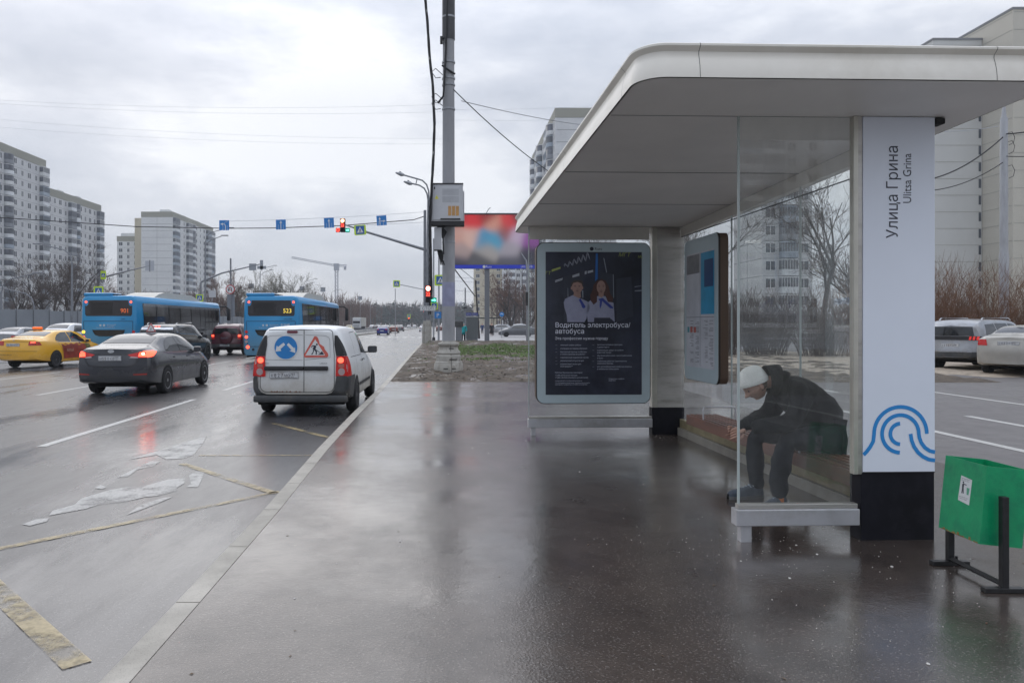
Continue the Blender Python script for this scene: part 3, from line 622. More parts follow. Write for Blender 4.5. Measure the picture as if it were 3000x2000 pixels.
flat('printed_features', (0.10, 0.05, 0.045), [[(560, 715), (590, 712), (590, 722), (560, 724)], [(632, 712), (668, 715), (668, 724), (632, 722)], ell(577, 735, 13, 5), ell(648, 735, 13, 5), [(590, 808), (640, 808), (632, 818), (600, 818)], [(603, 780), (625, 780), (620, 788), (607, 788)],
    [(980, 712), (1010, 708), (1010, 716), (980, 720)], [(1055, 708), (1090, 712), (1090, 720), (1055, 716)], ell(997, 733, 14, 6), ell(1072, 733, 14, 6), [(1005, 812), (1062, 812), (1045, 826), (1020, 826)], [(1022, 785), (1046, 785), (1040, 793), (1028, 793)]], 0.0016)
flat('printed_ties', (0.03, 0.05, 0.28), [[(640, 965), (670, 940), (760, 1080), (735, 1115), (700, 1100), (680, 1040)], [(980, 950), (1060, 930), (1245, 1095), (1240, 1115), (1190, 1110), (1050, 985), (1040, 1060), (1015, 1120), (1005, 1080), (1010, 985)]], 0.0013)
text('case_lettering', 'Titan', 0.055, M_dtext, AD, FRONT((ax0+ax1)/2-0.02, ady-0.0146, az1-0.105), bold=0.04) if False else None
text('case_lettering', 'Russ', 0.052, M_dtext, AD, FRONT(U(920), ady-0.0146, V1(100)), bold=0.05)
b = MB(); b.disc((U(868), V1(78)), 0.026, FRONT(0, ady-0.0142, 0), t=0.001); b.build('case_emblem', M_dtext, AD)
# --- timetable case on the rear glass (faces the road)
TT = thing('timetable_case', 'slim timetable case with brown sides hanging on the rear glass', 'timetable case', (0, 5.02, 0), 0.033)
ty0, ty1, tz0, tz1, txf = 3.34, 4.44, 0.98, 2.70, 3.11
b = MB(); MLF = LEFTF(RW-0.003, 0, 0); b.prism(rrect(-ty1, tz0, -ty0, tz1, 0.085, 8), MLF, RW-0.003-txf); b.build('case_body', M_brown, TT, smooth=True)
b = MB(); b.prism(rrect(-ty1-0.006, tz0-0.006, -ty0+0.006, tz1+0.006, 0.09, 8), LEFTF(txf+0.02, 0, 0), 0.012); b.build('gasket', M_gap, TT)
b = MB(); b.prism(rrect(-ty1, tz0, -ty0, tz1, 0.085, 8), LEFTF(txf, 0, 0), 0.006); b.build('front_frame', M_frame, TT)
M_paper = mat('timetable_paper', (0.55, 0.56, 0.60), 0.3, vary=0.12, scale=4)
xs = txf-0.0075
pp = MB().box((xs, ty0+0.10, tz0+0.16), (xs+0.002, ty1-0.08, tz1-0.17)).build('timetable', M_paper, TT)
def tl(name, m, rects, d=0.0):
    b = MB()
    for (a, c, z0_, z1_) in rects: b.box((xs-0.0012-d, a, z0_), (xs-0.0004-d, c, z1_))
    return b.build(name, m, pp)
ymid = (ty0+ty1)/2
tl('dark_map', mat('map_grey', (0.20, 0.20, 0.21), 0.4, vary=0.3, scale=6), [(ymid+0.02, ty1-0.10, 2.28, tz1-0.19)])
tl('blue_sheet', mat('sheet_blue', (0.02, 0.30, 0.52), 0.35, vary=0.2, scale=4), [(ty0+0.10, ymid-0.03, 1.78, tz1-0.19)])
tl('blue_route', mat('route_navy', (0.015, 0.06, 0.18), 0.4), [(ty0+0.13, ymid-0.14, 2.10, 2.42)], 0.001)
random.seed(21)
tl('route_squares', mat('sq_red', (0.45, 0.10, 0.07), 0.4), [(ty1-0.30, ty1-0.22, 1.56, 1.63), (ty1-0.42, ty1-0.34, 1.56, 1.63)], 0.001)
tl('route_square', mat('sq_teal', (0.05, 0.30, 0.35), 0.4), [(ty1-0.19, ty1-0.12, 1.56, 1.63)], 0.001)
rr = []
for col in (ty0+0.13, ty0+0.30, ymid+0.03, ymid+0.22):
    z_ = 1.70
    while z_ > 1.18:
        if random.random() < 0.8: rr.append((col, col+random.uniform(0.06, 0.14), z_, z_+0.006))
        z_ -= random.choice((0.017, 0.017, 0.035))
tl('printed_lines', mat('print_grey', (0.16, 0.16, 0.18), 0.5), rr, 0.0005)
tl('divider', M_dtext, [(ymid-0.01, ymid-0.006, 1.16, tz1-0.18), (ty0+0.1, ty1-0.08, 1.745, 1.75)], 0.001)
# ================================================================== people
M_skin = mat('skin', (0.42, 0.25, 0.19), 0.5, vary=0.12, scale=14)
M_jack = mat('black_jacket', (0.005, 0.0055, 0.007), 0.85, spec=.25, vary=0.4, scale=9, bump=0.5, bscale=22)
M_trou = mat('dark_trousers', (0.010, 0.012, 0.018), 0.9, spec=.25, vary=0.3, scale=8, bump=0.5, bscale=18)
M_hat = mat('white_knit', (0.80, 0.80, 0.76), 0.9, vary=0.06, scale=20, bump=0.5, bscale=90)
M_shoe = mat('grey_trainers', (0.07, 0.085, 0.11), 0.7, vary=0.3, scale=20)
M_sole = mat('shoe_sole', (0.12, 0.12, 0.12), 0.6)
M_lace = mat('shoe_laces', (0.45, 0.5, 0.55), 0.7)
M_hair = mat('brown_hair', (0.10, 0.06, 0.04), 0.7, bump=0.6, bscale=80)
M_org = mat('orange_sock', (0.75, 0.22, 0.05), 0.7)
def skin_mesh(name, chains, levels=2, extra=None):
    """chains: list of [(point, radius), ...]; a chain whose first point equals an existing joint grows out of it"""
    V_, E_, R_ = [], [], []; idx = {}
    for ch in chains:
        prev = None
        for p, r in ch:
            k = tuple(round(c, 4) for c in p)
            if k not in idx: idx[k] = len(V_); V_.append(p); R_.append(r)
            i = idx[k]
            if prev is not None and prev != i: E_.append((prev, i))
            prev = i
    me = bpy.data.meshes.new(name); me.from_pydata(V_, E_, [])
    o = bpy.data.objects.new('tmp', me); C.objects.link(o)
    md = o.modifiers.new('s', 'SKIN'); md.use_smooth_shade = True; md.branch_smoothing = 0.6
    for i, r in enumerate(R_):
        d = me.skin_vertices[0].data[i]; d.radius = r if isinstance(r, tuple) else (r, r); d.use_root = (i == 0)
    if levels: sb = o.modifiers.new('b', 'SUBSURF'); sb.levels = levels; sb.render_levels = levels
    dg = bpy.context.evaluated_depsgraph_get(); me2 = bpy.data.meshes.new_from_object(o.evaluated_get(dg))
    bpy.data.objects.remove(o); bpy.data.meshes.remove(me); me2.name = name
    return me2
def wrinkle(me, amp, fr, seed=0):
    for v in me.vertices:
        n_ = noise.noise_vector(v.co*fr + Vector((seed, 0, 0))); n2 = noise.noise_vector(v.co*fr*2.3 + Vector((seed, 5, 0)))
        v.co += (n_ + n2*0.5) * amp
def part(name, me, m, parent):
    me.materials.clear(); me.materials.append(m); me.shade_smooth(); return link(name, me, parent)
def head_mesh(name, c, fwd, up, h=0.232):
    c = Vector(c); fwd = Vector(fwd).normalized(); up = Vector(up).normalized(); sd_ = up.cross(fwd).normalized(); up = fwd.cross(sd_).normalized()
    b = MB(); nu, nv = 72, 56; a_, w_, u_ = h*0.40, h*0.325, h*0.5
    def g(x, m_, s): return math.exp(-((x-m_)/s)**2)
    def P(i, j):
        th = 2*math.pi*i/nu; ph = math.pi*j/nv
        f = math.cos(th)*math.sin(ph); s = math.sin(th)*math.sin(ph); u = math.cos(ph)
        fx, sx_, ux = f*a_, s*w_, u*u_
        if u < 0: k = 1 + 0.32*u*u*(-1 if abs(1) else 1)*(1 if True else 0); sx_ *= k; fx *= (1+0.10*u if f > 0 else 1+0.38*u)
        if f > 0:
            lat = s
            fx += h*0.17*g(u, -0.22, 0.15)*g(lat, 0, 0.15)*f           # nose
            fx += h*0.045*g(u, 0.02, 0.16)*g(lat, 0, 0.10)*f
            fx += h*0.028*g(u, 0.17, 0.10)*g(abs(lat), 0.32, 0.25)*f     # brows
            fx -= h*0.07*g(u, 0.03, 0.10)*g(abs(lat), 0.36, 0.16)*f     # eye sockets
            fx += h*0.018*g(u, 0.03, 0.045)*g(abs(lat), 0.36, 0.10)*f    # eyeballs
            fx += h*0.05*g(u, -0.50, 0.05)*g(lat, 0, 0.22)*f + h*0.05*g(u, -0.63, 0.05)*g(lat, 0, 0.2)*f   # lips
            fx -= h*0.045*g(u, -0.565, 0.03)*g(lat, 0, 0.22)*f
            fx += h*0.09*g(u, -0.84, 0.12)*g(lat, 0, 0.35)               # chin
            sx_ *= 1 + 0.06*g(u, -0.15, 0.2)
        return c + fwd*fx + sd_*sx_ + up*ux
    b.grid(P, nu, nv)
    for s in (-1, 1):                                                    # ears
        E = lambda i, j, s=s: c + sd_*s*(w_*0.97 + 0.010*math.sin(math.pi*j/8)) + fwd*(-0.008 + 0.019*math.cos(2*math.pi*i/12)*math.sin(math.pi*j/8)) + up*(0.033*math.cos(math.pi*j/8) - 0.012) + sd_*s*0.008*math.sin(2*math.pi*i/12)*math.sin(math.pi*j/8)
        b.grid(E, 12, 8)
    me = bpy.data.meshes.new(name); me.from_pydata(b.v, [], b.f)
    bm = bmesh.new(); bm.from_mesh(me); bmesh.ops.remove_doubles(bm, verts=bm.verts, dist=0.0004); bm.to_mesh(me); bm.free()
    return me
def join(name, meshes):
    v = []; f = []
    for me in meshes:
        k = len(v); v += [x.co.copy() for x in me.vertices]; f += [tuple(i+k for i in p.vertices) for p in me.polygons]
    r = bpy.data.meshes.new(name); r.from_pydata(v, [], f); return r
def fingers(wrist, d, palmn, thumb_side, curl, n=4, hs=1.0):
    """five chains for a hand: d = direction of the palm, palmn = where the palm faces (fingers bend that way)"""
    d = Vector(d).normalized(); pn = Vector(palmn); pn = (pn - d*pn.dot(d)).normalized(); sd_ = d.cross(pn).normalized() * thumb_side
    w0 = Vector(wrist); ch = [[(w0, 0.024*hs), (w0 + d*0.035*hs, (0.036*hs, 0.018*hs)), (w0 + d*0.075*hs, (0.040*hs, 0.016*hs))]]
    base = w0 + d*0.075*hs; meshes = [skin_mesh('palm', ch, 1)]
    for q, (off, ln) in enumerate(((0.030, 0.075), (0.010, 0.083), (-0.010, 0.077), (-0.029, 0.062))):
        p = w0 + d*0.055*hs + sd_*off*0.95*hs; pts = [(p, 0.010*hs)]; a = curl[q]; ang = 0.15; p = base + sd_*off*hs + d*0.008*hs; pts.append((p, 0.0098*hs))
        for sgm, k in ((0.45, 0.0092), (0.30, 0.0085), (0.25, 0.0074)):
            ang += a; p = p + (d*math.cos(ang) + pn*math.sin(ang))*ln*sgm*hs; pts.append((p, k*hs))
        meshes.append(skin_mesh('f', [pts], 1))
    p = w0 + d*0.025*hs + sd_*0.022*hs; pts = [(p, 0.014*hs)]
    for v_, r_ in (((d*0.6 + sd_*0.6 + pn*0.25), 0.012), ((d*0.8 + sd_*0.25 + pn*0.35), 0.0105), ((d*0.85 - sd_*0.15 + pn*0.45), 0.009)):
        p = p + v_.normalized()*0.031*hs; pts.append((p, r_*hs))
    meshes.append(skin_mesh('f', [pts], 1))
    return meshes
PN = thing('person', 'person in white knit hat and black jacket hunched forward on the shelter bench', 'person', (3.0, 6.1, SW))
O = Vector((3.0, 6.1, SW)); q_ = lambda x, y, z: Vector((x, y, z)) - O
# bare body: head, neck, hands on forearms (one continuous figure under the clothes)
hc = q_(2.452, 6.09, 1.166); fw = Vector((-0.76, -0.10, -0.64)); upv = Vector((-0.64, -0.02, 0.77))
lw, rw = q_(2.335, 5.965, 0.822), q_(2.340, 6.115, 0.815)
lh, rh = q_(2.25, 5.99, 0.80), q_(2.25, 6.08, 0.79)
body = [[(q_(3.03, 6.10, 0.80), 0.08), (q_(2.96, 6.10, 0.96), 0.08), (q_(2.80, 6.10, 1.10), 0.08), (q_(2.70, 6.10, 1.18), 0.06), (q_(2.60, 6.10, 1.205), 0.055), (q_(2.50, 6.095, 1.175), 0.055)],
        [(q_(2.50, 5.90, 0.865), 0.030), (q_(2.42, 5.93, 0.845), 0.030), (lw, 0.026)], [(q_(2.50, 6.24, 0.855), 0.030), (q_(2.42, 6.18, 0.835), 0.030), (rw, 0.026)]]
ms = [skin_mesh('b', body, 2), head_mesh('h', hc, fw, upv)]
ms += fingers(lw, (-0.90, 0.12, -0.28), (0.15, 0.85, -0.3), 1, (0.35, 0.55, 0.62, 0.68))
ms += fingers(rw, (-0.90, -0.16, -0.20), (0.1, -0.8, 0.35), -1, (0.15, 0.5, 0.6, 0.66))
part('body', join('body', ms), M_skin, PN)
# jacket
tor = [[(q_(3.035, 6.10, 0.80), (0.175, 0.19)), (q_(2.985, 6.10, 0.90), (0.19, 0.21)), (q_(2.89, 6.10, 1.01), (0.19, 0.22)), (q_(2.78, 6.10, 1.09), (0.18, 0.22)), (q_(2.68, 6.10, 1.17), (0.14, 0.17)), (q_(2.61, 6.10, 1.215), (0.10, 0.11))],
       [(q_(2.78, 6.10, 1.09), (0.18, 0.22)), (q_(2.755, 5.915, 1.12), 0.110), (q_(2.71, 5.86, 1.01), 0.094), (q_(2.65, 5.85, 0.895), 0.084), (q_(2.50, 5.90, 0.865), 0.070), (q_(2.36, 5.957, 0.832), 0.052)],
       [(q_(2.78, 6.10, 1.09), (0.18, 0.22)), (q_(2.755, 6.28, 1.12), 0.110), (q_(2.72, 6.33, 1.00), 0.094), (q_(2.66, 6.34, 0.895), 0.084), (q_(2.50, 6.24, 0.855), 0.070), (q_(2.365, 6.13, 0.825), 0.052)]]
j1 = skin_mesh('jacket', tor, 3); wrinkle(j1, 0.016, 8); part('jacket', j1, M_jack, PN)
# raised collar
b = MB(); cc = q_(2.615, 6.10, 1.210)
def COL(i, j):
    t = 2*math.pi*i/24; ax = Vector((-0.86, 0, 0.10)).normalized(); e1 = Vector((0.12, 0, 0.99)).normalized(); e2 = Vector((0, 1, 0))
    r = 0.118 - 0.022*j/4; hgt = (0.085 + 0.025*math.cos(t))*j/4
    return cc + ax*(hgt - 0.02) + e1*math.cos(t)*r + e2*math.sin(t)*r
b.grid(COL, 24, 4); col = b.build('collar', M_jack, PN, smooth=True); sm = col.modifiers.new('t', 'SOLIDIFY'); sm.thickness = 0.012; sm.offset = 1
# trousers
leg = [[(q_(3.06, 6.10, 0.775), (0.14, 0.165)), (q_(2.99, 5.985, 0.755), 0.115), (q_(2.80, 5.935, 0.755), 0.10), (q_(2.62, 5.90, 0.745), 0.082), (q_(2.60, 5.93, 0.60), 0.074), (q_(2.595, 5.965, 0.44), 0.074), (q_(2.60, 5.985, 0.275), 0.070)],
       [(q_(3.06, 6.10, 0.775), (0.14, 0.165)), (q_(2.99, 6.215, 0.755), 0.115), (q_(2.78, 6.31, 0.745), 0.10), (q_(2.575, 6.39, 0.725), 0.082), (q_(2.575, 6.395, 0.58), 0.074), (q_(2.585, 6.40, 0.42), 0.070), (q_(2.60, 6.40, 0.265), 0.070)]]
t1 = skin_mesh('trousers', leg, 3); wrinkle(t1, 0.014, 9, 4); part('trousers', t1, M_trou, PN)
# shoes
def shoe(heel, toe):
    heel = Vector(heel); toe = Vector(toe); d = (toe-heel).normalized(); sdv = Vector((-d.y, d.x, 0)).normalized(); ln = (toe-heel).length
    b = MB(); prof = [(0, .028, .07), (.06, .038, .105), (.2, .041, .10), (.38, .043, .088), (.55, .049, .07), (.75, .051, .056), (.9, .042, .047), (.97, .028, .038), (1, .012, .026)]
    def P(i, j):
        t, w_, h_ = prof[j]; a = math.pi*i/12
        return heel + d*ln*t + sdv*w_*math.cos(a) + Vector((0, 0, 0.022 + (h_-0.0)*math.sin(a)**0.8))
    b.grid(P, 12, len(prof)-1); vs = [P(i, 0) for i in range(13)]; b.add(vs, [tuple(range(13))])
    s_ = b.build('shoe', M_shoe, PN, smooth=True)
    b = MB()
    def Q(i, j):
        t, w_, h_ = prof[j]; k = (-1, -1, 1, 1)[i]*(w_+0.004); z_ = (0, 0.025, 0.025, 0)[i]
        return heel + d*(ln*t*1.02 - 0.003) + sdv*k + Vector((0, 0, z_))
    b.grid(Q, 3, len(prof)-1); b.build('sole', M_sole, s_)
    b = MB()
    for k in range(5):
        t = 0.30 + k*0.075; h_ = 0.022 + 0.098 - k*0.010; c_ = heel + d*ln*t + Vector((0, 0, h_))
        b.tube([c_ - sdv*0.028 - Vector((0, 0, .018)), c_ + d*0.008 + Vector((0, 0, 0.003)), c_ + sdv*0.028 - Vector((0, 0, .018))], 0.004, 5)
    b.build('laces', M_lace, s_)
    return s_
shoe(q_(2.665, 6.03, SW), q_(2.452, 5.90, SW)); shoe(q_(2.64, 6.41, SW), q_(2.325, 6.33, SW))
MB().tube([q_(2.60, 5.985, 0.335), q_(2.603, 5.988, 0.25)], 0.040, 12).build('sock', M_org, PN, smooth=True)
# knitted hat
b = MB(); hcx = hc + upv.normalized()*0.045 - fw.normalized()*0.012; U3 = (upv.normalized()*0.93 - fw.normalized()*0.36).normalized(); S3 = U3.cross(fw).normalized(); F3 = S3.cross(U3).normalized()
def HT(i, j):
    t = 2*math.pi*i/32; a = math.pi*0.5*(j/14); rib = 1 + (0.012 if j < 4 else 0)
    k = max(0.0, math.cos(a))**0.75; hh = 0.132*math.sin(a)
    return hcx - U3*0.020 + F3*(0.120*k*rib*math.cos(t)) + S3*(0.098*k*rib*math.sin(t)) + U3*hh - F3*0.010*math.sin(a)
b.grid(HT, 32, 14); ht = b.mesh('hat', M_hat); wrinkle(ht, 0.005, 12); part('hat', ht, M_hat, PN)
b = MB()
def HF(i, j):
    t = 2*math.pi*i/32; return hcx - U3*(0.032 - 0.045*j/3) + F3*((0.123 + 0.005*math.sin(math.pi*j/3))*math.cos(t)) + S3*((0.101 + 0.005*math.sin(math.pi*j/3))*math.sin(t))
b.grid(HF, 32, 3); b.build('hat_fold', M_hat, PN, smooth=True)
b = MB(); hq = hc + upv.normalized()*0.012 - fw.normalized()*0.012
def HR(i, j):
    t = math.pi*(0.42 + 1.16*i/20); a = math.pi*(0.47+0.22*j/6); r = 1.045
    sdv = upv.cross(fw).normalized()
    return hq + fw.normalized()*(0.093*r*math.cos(t)*math.sin(a)) + sdv*(0.0755*r*math.sin(t)*math.sin(a)) + upv.normalized()*(0.116*math.cos(a))
b.grid(HR, 20, 6); b.build('hair', M_hair, PN, smooth=True)
b = MB(); sdv = upv.cross(fw).normalized()
for s in (-1, 1):
    c_ = hc + fw.normalized()*0.080 + upv.normalized()*0.006 + sdv*s*0.028; b.lathe([(0.001, 0.0045), (0.007, 0.003), (0.011, 0)], 10, frame(c_, sdv, upv.normalized()))
b.build('eyes', M_dtext, PN)
# ---- people far away
def walker(name_label, loc, h, coat, legs, hatc, long=True, rz=0):
    p = thing('person', name_label, 'person', loc, rz); k = h/1.75
    v = lambda x, y, z: Vector((x*k, y*k, z*k))
    body = [[(v(0, 0, .95), .12*k), (v(0, 0, 1.2), .13*k), (v(0, 0, 1.42), .12*k), (v(0, 0, 1.52), .05*k), (v(0, 0, 1.60), .085*k), (v(0, 0, 1.70), .075*k)],
            [(v(0, 0, .95), .12*k), (v(.09, 0, .85), .08*k), (v(.10, .06, .48), .06*k), (v(.10, .02, .06), .045*k), (v(.10, -.14, .04), .035*k)],
            [(v(0, 0, .95), .12*k), (v(-.09, 0, .85), .08*k), (v(-.10, -.06, .48), .06*k), (v(-.10, .12, .07), .045*k), (v(-.10, -.04, .04), .035*k)],
            [(v(0, 0, 1.42), .12*k), (v(.19, 0, 1.40), .055*k), (v(.25, .02, 1.12), .045*k), (v(.24, -.08, .88), .035*k), (v(.24, -.11, .80), .03*k)],
            [(v(0, 0, 1.42), .12*k), (v(-.19, 0, 1.40), .055*k), (v(-.25, .02, 1.12), .045*k), (v(-.24, -.02, .88), .035*k), (v(-.24, -.04, .80), .03*k)]]
    part('body', skin_mesh('body', body, 1), M_skin, p)
    zb = .62 if long else .85
    ct = [[(v(0, 0, zb), (.21*k, .16*k)), (v(0, 0, 1.1), (.19*k, .15*k)), (v(0, 0, 1.38), (.19*k, .14*k)), (v(0, 0, 1.50), .09*k)],
          [(v(0, 0, 1.38), (.19*k, .14*k)), (v(.20, 0, 1.40), .085*k), (v(.27, .02, 1.12), .075*k), (v(.25, -.07, .90), .06*k)],
          [(v(0, 0, 1.38), (.19*k, .14*k)), (v(-.20, 0, 1.40), .085*k), (v(-.27, .02, 1.12), .075*k), (v(-.25, -.03, .90), .06*k)]]
    part('coat', skin_mesh('coat', ct, 1), coat, p)
    lg = [[(v(0, 0, .92), (.16*k, .13*k)), (v(.09, 0, .80), .10*k), (v(.10, .06, .48), .078*k), (v(.10, .02, .10), .065*k)],
          [(v(0, 0, .92), (.16*k, .13*k)), (v(-.09, 0, .80), .10*k), (v(-.10, -.06, .48), .078*k), (v(-.10, .12, .11), .065*k)]]
    part('trousers', skin_mesh('trousers', lg, 1), legs, p)
    part('hood' if coat is hatc else 'hat', skin_mesh('hat', [[(v(0, .01, 1.62), .10*k), (v(0, .01, 1.70), .095*k)]], 1), hatc, p)
    return p
M_teal = mat('teal_jacket', (0.01, 0.36, 0.38), 0.7, vary=0.2, scale=5); M_darkc = mat('dark_coat', (0.015, 0.015, 0.02), 0.8); M_blued = mat('navy_coat', (0.02, 0.05, 0.14), 0.8)
p_ = onz(1356, 998, SW); walker('person in a hooded teal jacket walking past the grey kiosk', (p_.x, 64.3, 0.14), 1.72, M_teal, M_darkc, M_teal)
PD = (at(1413, 950, 118), at(1439, 950, 118), at(1461, 950, 82))
walker('person in navy coat standing between kiosk and billboard post', (PD[0].x, 118, 0.14), 1.75, M_blued, M_darkc, M_darkc)
walker('person in dark coat just right of the billboard post', (PD[1].x, 118, 0.14), 1.78, M_darkc, M_darkc, M_darkc, False)
walker('person in long black coat walking beside the grey hatchback', (PD[2].x, 96, 0.14), 1.75, M_darkc, M_darkc, M_hair)
# ================================================================== vehicles
M_tyre = mat('tyre_rubber', (0.014, 0.014, 0.015), 0.8, vary=0.4, scale=6)
M_well = mat('wheel_well', (0.008, 0.008, 0.008), 0.95)
M_rim = mat('alloy_rim', (0.30, 0.30, 0.31), 0.35, 0.7, vary=0.2)
M_rimd = mat('dark_rim', (0.09, 0.09, 0.095), 0.4, 0.5)
M_cglass = mat('car_glass', (0.012, 0.014, 0.016), 0.05, 0.0, spec=0.9)
M_cglassl = mat('car_glass_pale', (0.05, 0.052, 0.06), 0.08, 0.0, spec=0.55)
M_trim = mat('black_trim', (0.02, 0.02, 0.022), 0.55)
M_plast = mat('grey_bumper_plastic', (0.045, 0.047, 0.05), 0.55, vary=0.3, scale=5, dirt=(0.10, 0.09, 0.075), dscale=2)
M_redl = mat('tail_lamp', (0.35, 0.012, 0.012), 0.15, emit=(1, 0.03, 0.02), es=0.08)
M_redon = mat('brake_lamp_lit', (0.9, 0.10, 0.05), 0.2, emit=(1, 0.08, 0.04), es=2.6)
M_hot = mat('brake_lamp_core', (1, 0.5, 0.3), 0.2, emit=(1, 0.42, 0.22), es=6.0)
M_clr = mat('clear_lens', (0.40, 0.30, 0.30), 0.12)
M_refl = mat('reflector_red', (0.4, 0.03, 0.02), 0.3)
M_chrome = mat('chrome', (0.55, 0.56, 0.58), 0.15, 0.9)
M_plate = mat('number_plate', (0.52, 0.53, 0.54), 0.4, dirt=(0.36, 0.34, 0.32), dscale=6)
M_head = mat('headlamp', (0.8, 0.8, 0.75), 0.1, emit=(1, 0.93, 0.75), es=5)
def interp(tab, y):
    if y <= tab[0][0]: return tab[0][1:]
    for i in range(len(tab)-1):
        a, c = tab[i], tab[i+1]
        if y <= c[0]:
            h_ = c[0]-a[0]; t = (y-a[0])/h_; out_ = []
            p0 = tab[max(i-1, 0)]; p3 = tab[min(i+2, len(tab)-1)]
            for k in range(1, len(a)):
                m0 = (c[k]-p0[k])/max(1e-6, c[0]-p0[0]); m1_ = (p3[k]-a[k])/max(1e-6, p3[0]-a[0])
                lo = (c[k]-a[k])/h_
                for_m = lambda m_: 0 if m_*lo <= 0 else math.copysign(min(abs(m_), 2*abs(lo)), lo)
                m0, m1_ = for_m(m0), for_m(m1_)
                out_.append((2*t**3-3*t**2+1)*a[k] + (t**3-2*t**2+t)*h_*m0 + (-2*t**3+3*t**2)*c[k] + (t**3-t**2)*h_*m1_)
            return out_
    return tab[-1][1:]
def loft_body(tab, bulge_r, bulge_f, n=70, cap=9):
    """tab rows: y, w_sill, z_sill, w_max, z_max, w_belt, z_belt, w_roof, z_roof, z_c ; half sections, mirrored"""
    Ltot = tab[-1][0]
    def sect(y):
        ws, zs, wm, zm, wb, zb, wr, zr, zc = interp(tab, y)
        pts = [(0, zs), (ws*0.9, zs), (ws, zs+0.03), (ws+(wm-ws)*0.7, zs+(zm-zs)*0.35), (wm, zs+(zm-zs)*0.72), (wm, zm), (wm+(wb-wm)*0.35, zm+(zb-zm)*0.55), (wb+0.008, zb-0.02), (wb, zb)]
        for t in (0.2, 0.4, 0.6, 0.8): pts.append((wb+(wr-wb)*t + 0.02*math.sin(math.pi*t)*(1 if zr-zb > .15 else 0), zb+(zr-zb)*t))
        pts += [(wr, zr), (wr-0.035, zr+(zc-zr)*0.35), (wr*0.82, zr+(zc-zr)*0.62), (wr*0.55, zr+(zc-zr)*0.86), (wr*0.28, zr+(zc-zr)*0.97), (0, zc)]
        return pts
    rings = []
    ysr = [Ltot*i/n for i in range(n+1)]
    ysr = sorted(set([round(v, 4) for v in ysr] + [0.04, 0.1, Ltot-0.04, Ltot-0.1]))
    s0 = sect(0); m_ = len(s0)
    for k in range(cap, 0, -1):              # rear cap, shrinking towards the middle
        q = k/cap; rings.append([(x*(1-q), -bulge_r(x*(1-q), z)*(1-(1-q)**2.2), z) for x, z in s0])
    for y in ysr: rings.append([(x, y, z) for x, z in sect(y)])
    s1 = sect(Ltot)
    for k in range(1, cap+1):
        q = k/cap; rings.append([(x*(1-q), Ltot + bulge_f*(1-(1-q)**2.2), z) for x, z in s1])
    V_ = []; F_ = []
    full = [r_ + [(-x, y, z) for x, y, z in r_[-2:0:-1]] for r_ in rings]; w_ = len(full[0])
    for r_ in full: V_ += r_
    for i in range(len(full)-1):
        for j in range(w_): F_.append((i*w_+j, i*w_+(j+1) % w_, (i+1)*w_+(j+1) % w_, (i+1)*w_+j))
    me = bpy.data.meshes.new('body'); me.from_pydata(V_, [], [f[::-1] for f in F_])
    bm = bmesh.new(); bm.from_mesh(me); bmesh.ops.remove_doubles(bm, verts=bm.verts, dist=0.0005); bmesh.ops.recalc_face_normals(bm, faces=bm.faces); bm.to_mesh(me)
    bvh = BVHTree.FromBMesh(bm); bm.free(); sharp(me, 32)
    return me, bvh
def inside(p, poly):
    c = False; n = len(poly); j = n-1
    for i in range(n):
        if (poly[i][1] > p[1]) != (poly[j][1] > p[1]) and p[0] < (poly[j][0]-poly[i][0])*(p[1]-poly[i][1])/(poly[j][1]-poly[i][1])+poly[i][0]: c = not c
        j = i
    return c
def decal(bvh, polys, view, off=0.004, step=0.05, far=6.0):
    """lay 2D polygons on the body: view 'r' rear (x,z), 'R' right side (y,z), 'L' left side, 't' top (x,y), 'f' front (x,z)"""
    b = MB()
    if polys and not isinstance(polys[0][0], (tuple, list)): polys = [polys]
    for poly in polys:
        dense = []
        for i in range(len(poly)):
            a, c = Vector(poly[i]), Vector(poly[(i+1) % len(poly)]); k = max(1, int((c-a).length/step))
            dense += [a + (c-a)*t/k for t in range(k)]
        xs_, ys_ = [p.x for p in dense], [p.y for p in dense]; pts = list(dense); y = min(ys_)+step*0.6
        while y < max(ys_):
            x = min(xs_)+step*0.5
            while x < max(xs_):
                if inside((x, y), poly) and min((Vector((x, y))-d).length for d in dense) > step*0.4: pts.append(Vector((x, y)))
                x += step
            y += step
        nd = len(dense)
        vs, _, fs, _, _, _ = delaunay_2d_cdt(pts, [(i, (i+1) % nd) for i in range(nd)], [list(range(nd))], 1, 1e-5)
        out_, ok = [], []
        for v in vs:
            if view == 'r': o_, d_ = Vector((v.x, -far, v.y)), Vector((0, 1, 0))
            elif view == 'f': o_, d_ = Vector((v.x, far*2, v.y)), Vector((0, -1, 0))
            elif view == 'R': o_, d_ = Vector((far, v.x, v.y)), Vector((-1, 0, 0))
            elif view == 'L': o_, d_ = Vector((-far, v.x, v.y)), Vector((1, 0, 0))
            else: o_, d_ = Vector((v.x, v.y, far)), Vector((0, 0, -1))
            h_, nrm, _, _ = bvh.ray_cast(o_, d_)
            ok.append(h_ is not None)
            if h_ is not None: out_.append(h_ + (nrm if nrm.dot(d_) < 0 else -nrm)*off*0.6 - d_*off*0.6)
            else: out_.append(Vector((0, 0, 0)))
        b.add(out_, [f for f in fs if all(ok[i] for i in f)])
    return b
def mir(poly): return [(-x, z) for x, z in poly][::-1]
